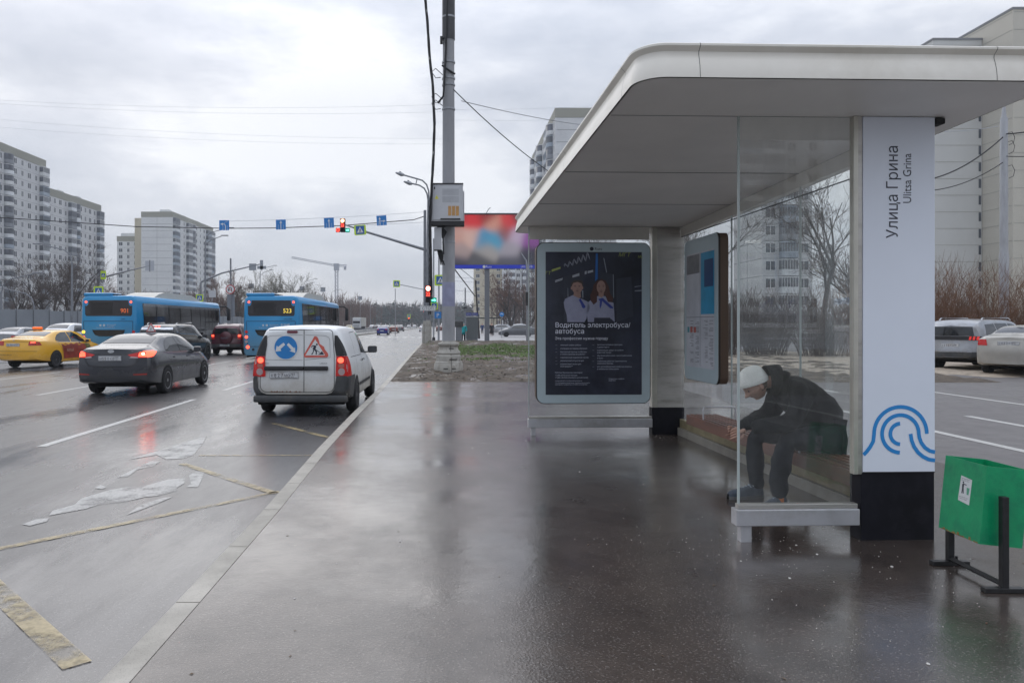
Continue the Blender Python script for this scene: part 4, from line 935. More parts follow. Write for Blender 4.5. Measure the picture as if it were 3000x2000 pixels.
def wheel(parent, x, y, r, w_, side, rim, spokes=10):
    """axle along X; side = +1 right"""
    wo = bpy.data.objects.new('wheel', None)
    M = frame((x, y, r), (0, 1, 0), (0, 0, 1)) if side > 0 else frame((x, y, r), (0, -1, 0), (0, 0, 1))
    b = MB(); b.lathe([(r*0.62, -w_), (r*0.9, -w_), (r*0.985, -w_*0.86), (r, -w_*0.6), (r, -w_*0.4), (r*0.985, -w_*0.14), (r*0.93, 0), (r*0.70, 0.004), (r*0.66, -0.012)], 36, M)
    t = b.build('wheel', M_tyre, parent, smooth=True)
    b = MB(); b.lathe([(0.001, -0.012), (r*0.13, -0.010), (r*0.15, -0.03), (r*0.18, -0.035)], 16, M)
    for k in range(spokes):
        a = 2*math.pi*k/spokes; ca, sa = math.cos(a), math.sin(a)
        def rot(u, v, z_): return M @ Vector((u*ca - v*sa, u*sa + v*ca, z_))
        b.add([rot(r*.12, -r*.045, -.022), rot(r*.12, r*.045, -.022), rot(r*.64, r*.032, -.016), rot(r*.64, -r*.032, -.016), rot(r*.12, -r*.045, -.05), rot(r*.12, r*.045, -.05), rot(r*.64, r*.032, -.05), rot(r*.64, -r*.032, -.05)], [(0, 1, 2, 3), (0, 4, 5, 1), (3, 2, 6, 7), (1, 5, 6, 2), (0, 3, 7, 4)])
    b.lathe([(r*0.60, -0.03), (r*0.60, -0.008), (r*0.665, -0.004), (r*0.67, -0.03)], 32, M)
    b.build('rim', rim, t, smooth=False)
    b = MB(); b.lathe([(0.001, -0.085), (r*0.63, -0.085), (r*0.66, -0.05)], 20, M); b.build('brake_disc', M_well, t)
    return t
def wheels(car, wt, ys_, r, rim, spokes=10, w_=0.20, arch=True, bvh=None, extra=0.05, am=None):
    for y in ys_:
        for s in (-1, 1):
            wheel(car, s*wt, y, r, w_, s, rim, spokes)
            if bvh and arch:
                a = [(y + (r+extra)*math.cos(t), r + (r+extra)*math.sin(t)) for t in [math.pi*1.5*i/26 - math.pi*0.25 for i in range(27)]]
                decal(bvh, a, 'R' if s > 0 else 'L', 0.004, 0.06).build('wheel_arch', am or M_well, car)
def arcpts(cx, cy, rx, ry, a0, a1, n=10): return [(cx+rx*math.cos(R(a0+(a1-a0)*i/n)), cy+ry*math.sin(R(a0+(a1-a0)*i/n))) for i in range(n+1)]
def line_poly(pts, w_): return ribbon(pts, w_)
def plate(car, bvh, txt, reg, x, z, w_=0.52, h_=0.112, y=None, mm=None):
    if y is None: y = bvh.ray_cast(Vector((x, -6, z)), Vector((0, 1, 0)))[0].y
    p = MB().bbox((x-w_/2, y-0.022, z-h_/2), (x+w_/2, y-0.004, z+h_/2), 0.004).build('number_plate', mm or M_plate, car)
    b = MB(); M = FRONT(0, y-0.0226, 0); rr_ = rrect(x-w_/2+0.006, z-h_/2+0.006, x+w_/2-0.006, z+h_/2-0.006, 0.01, 3); ribmesh(b, rr_+[rr_[0]], 0.004, M)
    ribmesh(b, [(x+w_*0.185, z-h_/2+0.008), (x+w_*0.185, z+h_/2-0.008)], 0.004, M); b.build('plate_border', M_dtext, p)
    big, small = h_*0.86, h_*0.66; xx = x-w_/2+0.030
    for ch in txt:
        up_ = ch.isdigit(); text('plate_text', ch, big if up_ else small, M_dtext, p, FRONT(xx, y-0.0232, z-h_*0.32), bold=0.01, sx=0.86); xx += 0.060 if up_ else 0.056
    text('plate_text', reg, big*0.78, M_dtext, p, FRONT(x+w_*0.21, y-0.0232, z-h_*0.16), bold=0.01, sx=0.80)
    text('plate_text', 'RUS', 0.028, M_dtext, p, FRONT(x+w_*0.25, y-0.0232, z-h_*0.41), sx=0.9)
def mirror_(car, x, y, z, m, s=1, sz=1.0):
    b = MB(); b.bbox((s*x if s > 0 else -x-0.20*sz, y-0.05, z-0.075*sz), (s*x+0.20*sz if s > 0 else -x, y+0.07, z+0.075*sz), 0.035); o_ = b.build('side_mirror', m, car, smooth=True)
    MB().box((s*(x+0.02) if s > 0 else -x-0.18*sz, y-0.054, z-0.055*sz), (s*(x+0.18*sz) if s > 0 else -x-0.02, y-0.051, z+0.055*sz)).build('mirror_glass', M_cglassl, o_)
    MB().box((s*(x-0.08) if s > 0 else -x, y-0.01, z-0.07*sz), (s*(x+0.01) if s > 0 else -x+0.08, y+0.03, z-0.045*sz)).build('mirror_arm', M_trim, o_)
# ------------------------------------------------------------------ white van by the kerb
M_vanw = mat('van_white', (0.66, 0.67, 0.67), 0.35, vary=0.05, scale=3, dirt=(0.55, 0.54, 0.51), dscale=1.6, coat=0.3)
def grade_mat(name, top, low, z0, z1, rough=0.4, coat=0.2):
    """road spray: the dirt is thickest low on the body, with a ragged edge"""
    m = bpy.data.materials.new(name); m.use_nodes = True; n = m.node_tree; b = n.nodes['Principled BSDF']; b.inputs['Roughness'].default_value = rough; b.inputs['Coat Weight'].default_value = coat
    t = n.nodes.new('ShaderNodeTexCoord'); s_ = n.nodes.new('ShaderNodeSeparateXYZ'); n.links.new(t.outputs['Object'], s_.inputs[0])
    x = n.nodes.new('ShaderNodeTexNoise'); x.inputs['Scale'].default_value = 2.2; x.inputs['Detail'].default_value = 9; x.inputs['Roughness'].default_value = 0.65; n.links.new(t.outputs['Object'], x.inputs[0])
    a = n.nodes.new('ShaderNodeMath'); a.operation = 'MULTIPLY_ADD'; n.links.new(x.outputs[0], a.inputs[0]); a.inputs[1].default_value = 0.7; n.links.new(s_.outputs[2], a.inputs[2])
    q = n.nodes.new('ShaderNodeMapRange'); n.links.new(a.outputs[0], q.inputs[0]); q.inputs[1].default_value = z0+0.35; q.inputs[2].default_value = z1+0.35; q.inputs[3].default_value = 1; q.inputs[4].default_value = 0; q.interpolation_type = 'SMOOTHSTEP'
    mx = n.nodes.new('ShaderNodeMix'); mx.data_type = 'RGBA'; n.links.new(q.outputs[0], mx.inputs[0]); mx.inputs[6].default_value = (*top, 1); mx.inputs[7].default_value = (*low, 1)
    n.links.new(mx.outputs[2], b.inputs['Base Color'])
    rr_ = n.nodes.new('ShaderNodeMapRange'); n.links.new(q.outputs[0], rr_.inputs[0]); rr_.inputs[3].default_value = rough; rr_.inputs[4].default_value = min(1, rough+0.35); n.links.new(rr_.outputs[0], b.inputs['Roughness'])
    MATS[name] = m; return m
M_van = grade_mat('van_white_sprayed', (0.70, 0.71, 0.71), (0.36, 0.335, 0.29), 0.25, 0.95, 0.35)
VN = thing('delivery_van', 'dirty white panel van with round blue arrow sticker, standing at the kerb', 'van', (-2.71, 13.45, 0), 0)
tab = [(0, .80, .40, .835, .78, .80, 1.03, .60, 1.50, 1.575), (.06, .83, .36, .865, .78, .825, 1.04, .635, 1.54, 1.615), (.35, .85, .30, .878, .78, .835, 1.05, .66, 1.57, 1.64), (1.3, .86, .27, .878, .78, .835, 1.04, .67, 1.575, 1.65), (2.2, .86, .27, .878, .76, .83, 1.02, .66, 1.55, 1.63),
       (2.75, .86, .27, .878, .74, .825, 1.01, .63, 1.48, 1.56), (3.05, .86, .27, .875, .73, .82, 1.0, .60, 1.36, 1.43), (3.5, .86, .26, .87, .72, .80, .97, .66, 1.03, 1.09), (3.85, .85, .26, .86, .70, .76, .92, .62, .96, 1.00), (4.25, .80, .27, .82, .62, .70, .80, .55, .83, .86), (4.38, .74, .30, .76, .58, .64, .72, .5, .74, .77)]
me, bv = loft_body(tab, lambda x, z: 0.045 + 0.0*z, 0.10)
vb = link('body', me, VN); me.materials.append(M_van)
wheels(VN, .897, (0.93, 3.83), 0.325, M_rimd, 8, 0.19, True, bv)
# bumper shells
def shell(bvh, polys, view, m, name, parent, off): return decal(bvh, polys, view, off, 0.05).build(name, m, parent, smooth=True)
db = (-.735, .575)       # door opening
shell(bv, [[(-.87, .31), (.87, .31), (.875, .50), (.872, .74), (.64, .74), (.60, .50), (.55, .44), (.46, .415), (-.60, .415), (-.70, .45), (-.755, .52), (-.77, .74), (-.872, .74), (-.875, .50)]], 'r', M_plast, 'bumper', VN, 0.02)
shell(bv, [[(0.0, .30), (0.50, .30), (0.52, .42), (.56, .60), (.62, .70), (.55, .74), (0.0, .74)]], 'R', M_plast, 'bumper', VN, 0.012)
MB().bbox((-.84, -.08, .27), (.84, .03, .395), 0.03).build('bumper', M_plast, VN, smooth=True)
MB().bbox((-.78, .02, .22), (.78, 3.9, .30), 0.02).build('underbody', M_well, VN)
# door seams
o8 = [(-.70, 1.47)] + arcpts(-.62, 1.50, .06, .06, 180, 100, 4) + [(.50, 1.565)] + arcpts(.50, 1.50, .07, .06, 85, 0, 5) + [(.60, 1.10), (.60, .56)] + arcpts(.48, .56, .12, .11, 0, -90, 5) + [(-.60, .45)] + arcpts(-.60, .56, .125, .11, -90, -180, 5) + [(-.73, 1.10), (-.70, 1.47)]
shell(bv, [line_poly(o8[i:i+2], .010) for i in range(len(o8)-1)], 'r', M_gap, 'door_seam', VN, 0.003)
shell(bv, [line_poly([(.062, .455), (.066, 1.56)], .011)], 'r', M_gap, 'door_seam', VN, 0.004)
M_emb = mat('embossed_line', (0.33, 0.33, 0.33), 0.5)
pe = arcpts(-.50, 1.36, .13, .10, 180, 95, 4) + [(.04, 1.47)]; pe2 = [(.09, 1.47), (.40, 1.46)] + arcpts(.40, 1.38, .12, .08, 85, 0, 4) + [(.53, 1.07), (.09, 1.03)]
shell(bv, [line_poly([(-.63, 1.03)] + pe, .008)] + [line_poly([(-.63, 1.03), (.04, 1.02)], .008), line_poly(pe2, .008)], 'r', M_emb, 'door_emboss', VN, 0.003)
shell(bv, [rrect(-.240, 1.503, -.045, 1.547, .02)], 'r', mat('dull_brake_lamp', (0.16, 0.03, 0.045), 0.3), 'brake_light', VN, 0.012)
MB().bbox((-.648, -.085, .838), (.060, -.030, .915), .02).build('grab_bar', M_trim, VN, smooth=True); MB().bbox((.068, -.085, .838), (.496, -.030, .915), .02).build('grab_bar', M_trim, VN, smooth=True)
plate(VN, bv, 'К827МО', '797', -.293, .757)
# lamps wrapping the corners
for s in (-1, 1):
    f = (lambda p: p) if s > 0 else mir
    shell(bv, [f([(.625, .73), (.845, .73), (.852, .9), (.825, 1.03), (.795, 1.09), (.635, 1.09)])], 'r', M_redl, 'tail_light', VN, 0.014)
    lamp = shell(bv, [f(arcpts(.715, 1.02, .055, .05, 0, 360, 16)[:-1])], 'r', M_redon, 'brake_light', VN, 0.02)
    shell(bv, [f(arcpts(.73, .815, .060, .065, 0, 360, 16)[:-1])], 'r', M_clr, 'reversing_light', VN, 0.02)
    shell(bv, [f(rrect(.675, .89, .775, .96, .02))], 'r', mat('amber_lens', (0.42, 0.13, 0.10), 0.2), 'indicator', VN, 0.018)
    shell(bv, [f([(.635, 1.093), (.793, 1.093), (.755, 1.20), (.70, 1.33), (.645, 1.45), (.605, 1.47), (.60, 1.30)])], 'r', M_trim, 'corner_trim', VN, 0.010)
    side = 'R' if s > 0 else 'L'
    shell(bv, [[(0.0, .73), (.20, .73), (.16, .9), (.10, 1.05), (.07, 1.09), (0, 1.09)]], side, M_redl, 'tail_light', VN, 0.012)
    shell(bv, [[(0, 1.093), (.07, 1.093), (.05, 1.25), (.02, 1.46), (0, 1.46)]], side, M_trim, 'corner_trim', VN, 0.009)
    # side: door windows, seams, handles
    shell(bv, [[(2.02, 1.09), (2.92, 1.05), (2.86, 1.20), (2.62, 1.42), (2.45, 1.475), (2.06, 1.50)]], side, M_cglass, 'door_window', VN, 0.004)
    shell(bv, [[(2.98, 1.05), (3.33, 1.03), (3.30, 1.07), (3.06, 1.22)]], side, M_cglass, 'quarter_window', VN, 0.004)
    shell(bv, [line_poly(p, .010) for p in ([(1.98, .30), (1.98, 1.52)], [(2.98, .34), (3.0, 1.05)], [(1.10, .70), (1.06, 1.05), (1.10, 1.50)], [(.42, 1.06), (1.95, 1.05)], [(1.10, 1.50), (1.98, 1.52)])], side, M_gap, 'door_seam', VN, 0.003)
    shell(bv, [rrect(2.08, .93, 2.24, .97, .015)], side, M_trim, 'door_handle', VN, 0.02); shell(bv, [rrect(1.78, .93, 1.93, .97, .015)], side, M_trim, 'door_handle', VN, 0.02)
    shell(bv, [rrect(1.30, .47, 3.2, .53, .02)], side, M_trim, 'side_strip', VN, 0.014)
    mirror_(VN, .86, 2.98, 1.12, M_trim, s)
shell(bv, [[(-.60, 3.10), (.60, 3.10), (.66, 3.48), (-.66, 3.48)]], 't', M_cglass, 'windscreen', VN, 0.004)
# stickers
M_sblue = mat('sign_blue', (0.015, 0.19, 0.50), 0.4, vary=0.08); M_swhite = mat('sign_white', (0.66, 0.67, 0.67), 0.45); M_sred = mat('sign_red_faded', (0.60, 0.115, 0.085), 0.45, vary=0.15, scale=8)
cx_, cz_ = -.261, 1.2485
st = shell(bv, [arcpts(cx_, cz_, .222, .222, 0, 360, 40)[:-1]], 'r', M_swhite, 'round_sticker', VN, 0.005)
shell(bv, [arcpts(cx_, cz_, .206, .206, 0, 360, 40)[:-1]], 'r', M_sblue, 'sticker_print', st, 0.0062)
Zv = lambda x, y: ((x-816)/865, 1.7225-y/865)
shell(bv, [[Zv(*p) for p in pp_] for pp_ in ([(555, 335), (582, 368), (508, 432), (520, 462), (428, 474), (450, 380), (468, 402)], [(605, 368), (635, 340), (722, 425), (733, 402), (740, 495), (645, 462), (680, 452)])], 'r', M_swhite, 'sticker_print', st, 0.0074)
st = shell(bv, [[Zv(*p) for p in [(1030, 238), (1060, 238), (1085, 262), (1105, 320), (1112, 355), (1180, 400), (1190, 440), (1238, 500), (1245, 545), (1225, 562), (890, 565), (868, 545), (872, 515)]]], 'r', M_sred, 'triangle_sticker', VN, 0.005)
shell(bv, [[Zv(*p) for p in [(1044, 285), (1196, 532), (893, 532)]]], 'r', M_swhite, 'sticker_print', st, 0.0062)
shell(bv, [[Zv(*p) for p in pp_] for pp_ in (arc(1069, 364, 15, 0, 350, 12), [(1000, 375), (1050, 378), (1062, 392), (1050, 430), (1072, 470), (1068, 520), (1052, 520), (1050, 475), (1025, 445), (1005, 435), (1022, 395), (1000, 392), (990, 412), (978, 408)], [(1010, 440), (1028, 452), (1018, 490), (998, 520), (982, 516), (1008, 480)], [(1005, 415), (1012, 410), (1125, 490), (1120, 497)], [(1148, 465), (1180, 520), (1085, 520), (1120, 498)])], 'r', M_dtext, 'sticker_print', st, 0.0074)
text('maker_text', 'LADA', 0.030, M_trim, VN, FRONT(-.655, -.053, .955), bold=0.05, sx=1.2); text('maker_text', 'LARGUS', 0.030, M_trim, VN, FRONT(.345, -.053, .955), bold=0.05, sx=1.2)
# rust along the door edge
b = MB(); random.seed(4)
shell(bv, [[(x_, .452), (x_+random.uniform(.01, .05), .452), (x_+random.uniform(.01, .03), .452+random.uniform(.006, .03))] for x_ in [-.58+.6*random.random() for _ in range(22)]], 'r', mat('rust', (0.16, 0.06, 0.025), 0.8), 'rust_spots', VN, 0.005)
# ------------------------------------------------------------------ dark grey sedan
def sedan(name_label, paint, loc, rz, rim, kind='a'):
    c_ = thing('sedan', name_label, 'car', loc, rz)
    tab = [(0, .76, .34, .79, .70, .745, 1.02, .62, 1.085, 1.10), (.10, .82, .31, .84, .70, .79, 1.03, .66, 1.11, 1.125), (.35, .855, .27, .882, .72, .82, 1.03, .68, 1.135, 1.155), (.62, .87, .25, .888, .72, .83, 1.02, .64, 1.17, 1.195), (1.0, .875, .22, .888, .72, .835, 1.00, .60, 1.285, 1.325), (1.45, .875, .20, .888, .72, .835, .985, .575, 1.385, 1.425), (2.1, .875, .20, .885, .70, .83, .965, .565, 1.405, 1.45),
           (2.7, .875, .20, .885, .69, .825, .95, .56, 1.355, 1.405), (3.15, .875, .20, .885, .68, .82, .93, .60, 1.20, 1.245), (3.6, .87, .20, .88, .66, .80, .90, .68, .955, .985), (4.0, .84, .20, .86, .62, .75, .82, .60, .865, .89), (4.35, .75, .21, .78, .56, .66, .70, .50, .735, .76), (4.43, .68, .24, .70, .50, .58, .62, .45, .65, .67)]
    me, bv = loft_body(tab, lambda x, z: 0.16 - (0.06 if z > 0.95 else 0) - (0.03 if z < .5 else 0), 0.10, n=84); me.materials.append(paint); link('body', me, c_)
    wheels(c_, .905, (.86+.10, 3.66), .315, rim, 10, .2, True, bv)
    P = lambda polys, view, m, nm, off=0.005, parent=None: decal(bv, polys, view, off, 0.045).build(nm, m, parent or c_, smooth=True)
    P([[(-.58, .70), (.58, .70), (.545, 1.15), (.50, 1.21), (-.50, 1.21), (-.545, 1.15)]], 't', M_cglassl, 'rear_window')
    P([[(-.52, 2.78), (.52, 2.78), (.64, 3.45), (-.64, 3.45)]], 't', M_cglass, 'windscreen')
    MB().bbox((-.62, .45, .19), (.62, 4.0, .28), .02).build('underbody', M_well, c_)
    for s in (-1, 1):
        side = 'R' if s > 0 else 'L'
        P([[(1.02, 1.045), (1.22, .995), (1.95, .98), (1.92, 1.36), (1.60, 1.345), (1.32, 1.27), (1.10, 1.14)]], side, M_cglass, 'door_window')
        P([[(2.0, .98), (2.98, .965), (2.92, 1.05), (2.62, 1.26), (2.35, 1.355), (1.98, 1.365)]], side, M_cglass, 'door_window')
        P([line_poly(q, .010) for q in ([(1.03, .99), (1.98, .965), (3.02, .95)],)], side, M_chrome, 'window_trim', .006)
        P([line_poly(q, .009) for q in ([(1.97, .26), (1.98, .97)], [(3.02, .30), (3.05, .95)], [(1.30, .75), (1.08, 1.03)], [(1.42, .30), (1.34, .68), (1.30, .75)])], side, M_gap, 'door_seam', .003)
        P([rrect(1.42, .845, 1.60, .875, .012)], side, paint, 'door_handle', .02); P([rrect(2.36, .835, 2.54, .865, .012)], side, paint, 'door_handle', .02)
        mirror_(c_, .82, 3.0, 1.0, paint, s, .95)
    return c_, bv, P
M_grey = grade_mat('grey_paint', (0.030, 0.032, 0.040), (0.050, 0.048, 0.047), 0.2, 0.7, 0.22, 0.6)
SD, bv, P = sedan('dark grey saloon car with lit brake lights and student triangle on its roof', M_grey, (-7.79, 17.25, 0), 0, M_rim)
for s in (-1, 1):
    f = (lambda p: p) if s > 0 else mir
    side = 'R' if s > 0 else 'L'
    P([f([(.37, .965), (.55, 1.01), (.70, 1.045), (.785, 1.05), (.79, .98), (.77, .90), (.58, .885), (.47, .91)])], 'r', M_redl, 'tail_light', .008)
    P([f([(.60, .925), (.62, 1.015), (.70, 1.035), (.782, 1.04), (.785, .97), (.765, .91)])], 'r', M_redon, 'brake_light', .012)
    P([f([(.42, .895), (.60, .885), (.60, .91), (.46, .925)])], 'r', M_clr, 'reversing_light', .011)
    P([[(0.0, .90), (.20, .92), (.42, 1.02), (.30, 1.05), (0, 1.05)]], side, M_redon if s > 0 else M_redl, 'tail_light', .008)
    P([f([(.50, .50), (.78, .505), (.78, .535), (.50, .525)])], 'r', M_refl, 'reflector', .006)
P([arcpts(.70, .985, .035, .03, 0, 360, 12)[:-1]], 'r', M_hot, 'lamp_core', .016)
P([line_poly([(-.60, .90), (-.585, .80), (-.52, .73), (-.40, .695), (0, .685), (.40, .695), (.52, .73), (.585, .80), (.60, .90)], .014)], 'r', M_gap, 'boot_seam', .004)
P([line_poly([(-.52, .955), (-.40, .975), (0, .98), (.40, .975), (.52, .955)], .016)], 'r', M_gap, 'boot_seam', .004)
P([line_poly([(-.62, .36), (-.55, .44), (-.45, .465), (0, .475), (.45, .465), (.55, .44), (.62, .36)], .010)], 'r', M_trim, 'diffuser_line', .004)
P([[(-.76, .345), (.76, .345), (.66, .40), (.50, .435), (0, .445), (-.50, .435), (-.66, .40)]], 'r', mat('lower_bumper', (0.02, 0.021, 0.024), 0.5), 'lower_bumper', .005)
plate(SD, bv, 'М550КВ', '777', 0, .885)
e_ = P([line_poly(arcpts(0, 1.045, .070, .036, 0, 360, 24), .011), line_poly([(-.030, 1.022), (-.016, 1.066)], .012), line_poly([(.016, 1.024), (.032, 1.068)], .012), line_poly([(-.022, 1.042), (.024, 1.048)], .012)], 'r', M_chrome, 'boot_badge', .012)
text('boot_text', 'ELANTRA', .030, M_chrome, SD, FRONT(-.545, -.095, 1.035), bold=0.04, sx=1.1); text('boot_text', 'MPi', .030, M_chrome, SD, FRONT(.46, -.105, 1.035), bold=0.04)
SG = thing('roof_sign', 'small triangular learner sign standing on the roof of the grey saloon', 'sign', (-7.62, 19.0, 1.452))
b = MB(); MT = FRONT(0, 0, 0); b.prism([(-.125, .02), (.125, .02), (.012, .235), (-.012, .235)], MT, .012); b.build('triangle', mat('sign_pink_red', (0.50, 0.16, 0.15), 0.4), SG)
b = MB(); b.prism([(-.085, .042), (.085, .042), (0, .20)], FRONT(0, -.0125, 0), .002); b.build('triangle_face', M_swhite, SG); text('letter', 'У', .085, M_dtext, SG, FRONT(-.026, -.016, .055), bold=.03)
MB().bbox((-.13, -.05, 0), (.13, .05, .018), .006).build('base', M_trim, SG)
# ------------------------------------------------------------------ yellow taxi
M_tax = grade_mat('taxi_yellow', (0.76, 0.41, 0.035), (0.50, 0.27, 0.05), 0.15, 0.6, 0.25, 0.6)
TX, bv, P = sedan('yellow taxi saloon with orange roof lamp beside the left bus', M_tax, (-16.2, 28.0, 0), -0.10, M_rimd)
for s in (-1, 1):
    f = (lambda p: p) if s > 0 else mir
    P([f([(.50, 1.03), (.72, 1.03), (.785, .95), (.785, .88), (.50, .87), (.48, .90)])], 'r', mat('dark_tail_lamp', (0.16, 0.02, 0.02), 0.15, emit=(1, 0.05, 0.02), es=0.1), 'tail_light', .008)
    P([f([(.54, .965), (.56, 1.015), (.70, 1.015), (.72, .97)])], 'r', M_redon if s > 0 else M_redl, 'brake_light', .012)
    P([[(0.0, .88), (.16, .88), (.10, 1.0), (0, 1.03)]], 'R' if s > 0 else 'L', MATS['dark_tail_lamp'], 'tail_light', .008)
plate(TX, bv, 'А600КЕ', '799', -.08, .90)
P([line_poly([(-.48, 1.0), (.48, 1.0)], .012), line_poly([(-.80, .66), (.80, .66)], .012)], 'r', M_gap, 'boot_seam', .004)
P([[(1.30, .92), (1.45, .88), (1.60, .93), (1.75, .86), (1.95, .93), (2.1, .87), (2.3, .93), (2.45, .90), (2.55, 1.0), (2.62, .90), (2.85, .88), (3.0, .60), (2.9, .35), (1.45, .33), (1.40, .6)]], 'R', mat('red_wrap', (0.26, 0.045, 0.03), 0.4, vary=0.5, scale=3), 'door_wrap', .0035)
P([[(2.85, .90), (3.20, .88), (3.28, .70), (3.12, .45), (2.9, .35), (3.0, .60)]], 'R', mat('green_wrap', (0.16, 0.15, 0.03), 0.4, vary=0.7, scale=4), 'door_wrap', .0036)
text('phone_number', '8(495)565-05-15', .085, M_dtext, TX, FRONT(-.70, -.175, .50), bold=.02); text('boot_badge', 'W', .09, M_chrome, TX, FRONT(-.12, -.12, 1.03), bold=.03)
text('door_lettering', 'Алтай', .16, mat('pale_wrap_text', (0.45, 0.35, 0.25), 0.5), TX, RIGHTF(.893, 1.62, .60)) 
TL = thing('taxi_lamp', 'orange lamp with slanted ribs on the roof of the yellow taxi', 'taxi lamp', (-16.35, 29.6, 1.44), -0.10)
MB().bbox((-.20, -.07, 0.02), (.20, .07, .13), .045).build('lamp_shell', mat('orange_lamp', (0.85, 0.16, 0.03), 0.3, emit=(1, 0.2, 0.03), es=0.3), TL, smooth=True)
MB().bbox((-.17, -.05, 0), (.17, .05, .02), .004).build('lamp_base', M_trim, TL)
# ------------------------------------------------------------------ tall cars (SUV, crossover, hatchback, van) from one outline function
def suv(lab, paint, loc, rz, H=1.68, L_=4.5, W_=.92, rim=M_rimd, rake=.25, cat='car', r=.36, name='suv', clad=True, group=None, wy=None):
    c_ = thing(name, lab, cat, loc, rz, group); k = H/1.68; m_ = L_/4.5
    tab = [(0, .78, .42, .82, .85*k, .78, 1.08*k, .66, 1.40*k, 1.47*k), (.08, .84, .38, .87, .85*k, .83, 1.10*k, .68, 1.50*k, 1.56*k), (.35, .89, .34, .91, .84*k, .86, 1.10*k, .67, 1.585*k, 1.64*k), (1.2*m_, .90, .30, .92, .82*k, .87, 1.08*k, .66, 1.61*k, 1.675*k), (2.3*m_, .90, .30, .92, .80*k, .865, 1.06*k, .65, 1.59*k, 1.66*k),
           (2.75*m_, .90, .30, .92, .80*k, .86, 1.05*k, .63, 1.50*k, 1.56*k), (3.25*m_, .90, .30, .915, .80*k, .85, 1.04*k, .66, 1.16*k, 1.20*k), (3.45*m_, .90, .30, .91, .78*k, .83, 1.02*k, .66, 1.07*k, 1.10*k), (4.05*m_, .86, .32, .88, .74*k, .78, .96*k, .62, .985*k, 1.01*k), (4.35*m_, .80, .36, .82, .68*k, .70, .84*k, .56, .86*k, .88*k), (L_-.06, .76, .40, .78, .6*k, .64, .72*k, .5, .74*k, .76*k)]
    tab = [tuple([t[0]] + [v*W_/.92 if i in (0, 2, 4, 6) else v for i, v in enumerate(t[1:])]) for t in tab]
    me, bv = loft_body(tab, lambda x, z: .07 + (.06 if z < .75*k else 0), .08, n=64); me.materials.append(paint); link('body', me, c_)
    wy = wy or (.85*m_, 3.55*m_)
    P = lambda polys, view, m, nm, off=0.005, parent=None: decal(bv, polys, view, off, 0.06).build(nm, m, parent or c_, smooth=True)
    w9 = W_*.985
    if clad:
        for s in (-1, 1):
            for y in wy: P([[(y+(r+.12)*math.cos(t), r+(r+.12)*math.sin(t)) for t in [math.pi*1.3*i/20-math.pi*.15 for i in range(21)]]], 'R' if s > 0 else 'L', M_plast, 'arch_cladding', .006)
    wheels(c_, W_+.012, wy, r, rim, 5, .22, True, bv, .045)
    MB().bbox((-W_*.75, .4, .25), (W_*.75, L_-.5, .36), .02).build('underbody', M_well, c_)
    P([[(-.64, 1.13*k), (.64, 1.13*k), (.585, 1.42*k), (-.585, 1.42*k)]], 'r', M_cglass, 'rear_window')
    P([[(-.58, 2.72*m_), (.58, 2.72*m_), (.66, 3.28*m_), (-.66, 3.28*m_)]], 't', M_cglass, 'windscreen')
    P([[(-.85, .40), (.85, .40), (.86, .60), (-.86, .60)]], 'r', M_plast, 'bumper', .012)
    for s in (-1, 1):
        side = 'R' if s > 0 else 'L'; f = (lambda p: p) if s > 0 else mir
        P([[(.28, 1.13*k), (1.02*m_, 1.11*k), (1.02*m_, 1.52*k), (.45, 1.49*k)]], side, M_cglass, 'quarter_window')
        P([[(1.10*m_, 1.11*k), (1.92*m_, 1.09*k), (1.90*m_, 1.53*k), (1.10*m_, 1.53*k)]], side, M_cglass, 'door_window')
        P([[(2.0*m_, 1.09*k), (3.0*m_, 1.07*k), (2.92*m_, 1.16*k), (2.55*m_, 1.46*k), (2.35*m_, 1.51*k), (1.98*m_, 1.53*k)]], side, M_cglass, 'door_window')
        P([line_poly(q, .010) for q in ([(1.95*m_, .36), (1.95*m_, 1.07*k)], [(3.0*m_, .38), (3.02*m_, 1.04*k)], [(1.25*m_, .75), (1.08*m_, 1.0), (1.06*m_, 1.1*k)])], side, M_gap, 'door_seam', .003)
        P([rrect(1.35*m_, .93*k, 1.53*m_, .96*k, .012)], side, paint, 'door_handle', .02); P([rrect(2.2*m_, .92*k, 2.38*m_, .95*k, .012)], side, paint, 'door_handle', .02)
        mirror_(c_, W_-.07, 2.95*m_, 1.13*k, M_trim, s)
        MB().tube([(s*.60, .5, 1.63*k), (s*.60, .6, 1.70*k), (s*.60, 2.3*m_, 1.71*k), (s*.60, 2.45*m_, 1.64*k)], .018, 6).build('roof_rail', M_chrome, c_, smooth=True)
    return c_, bv, P
M_blk = mat('black_paint', (0.014, 0.016, 0.020), 0.22, vary=0.3, scale=3, coat=0.6, dirt=(0.03, 0.03, 0.03))
BS, bv, P = suv('black crossover with roof rails and lit centre brake light ahead of the grey saloon', M_blk, (-12.15, 30.9, 0), 0, H=1.70, L_=4.62)
for s in (-1, 1):
    f = (lambda p: p) if s > 0 else mir
    P([f([(.60, 1.0), (.84, 1.0), (.86, 1.12), (.62, 1.08)])], 'r', M_redl, 'tail_light', .01); P([f([(.74, .98), (.86, .98), (.87, 1.10), (.76, 1.09)])], 'r', M_redon, 'brake_light', .015)
P([rrect(-.11, 1.555, -.02, 1.585, .01), rrect(.02, 1.555, .11, 1.585, .01)], 'r', M_redon, 'brake_light', .02)
P([[(-.66, 1.44), (.66, 1.44), (.64, 1.53), (-.64, 1.53)]], 'r', M_chrome, 'roof_spoiler', .02)
M_dred = mat('dark_red_paint', (0.085, 0.012, 0.022), 0.25, vary=0.2, coat=0.5, dirt=(0.08, 0.03, 0.03))
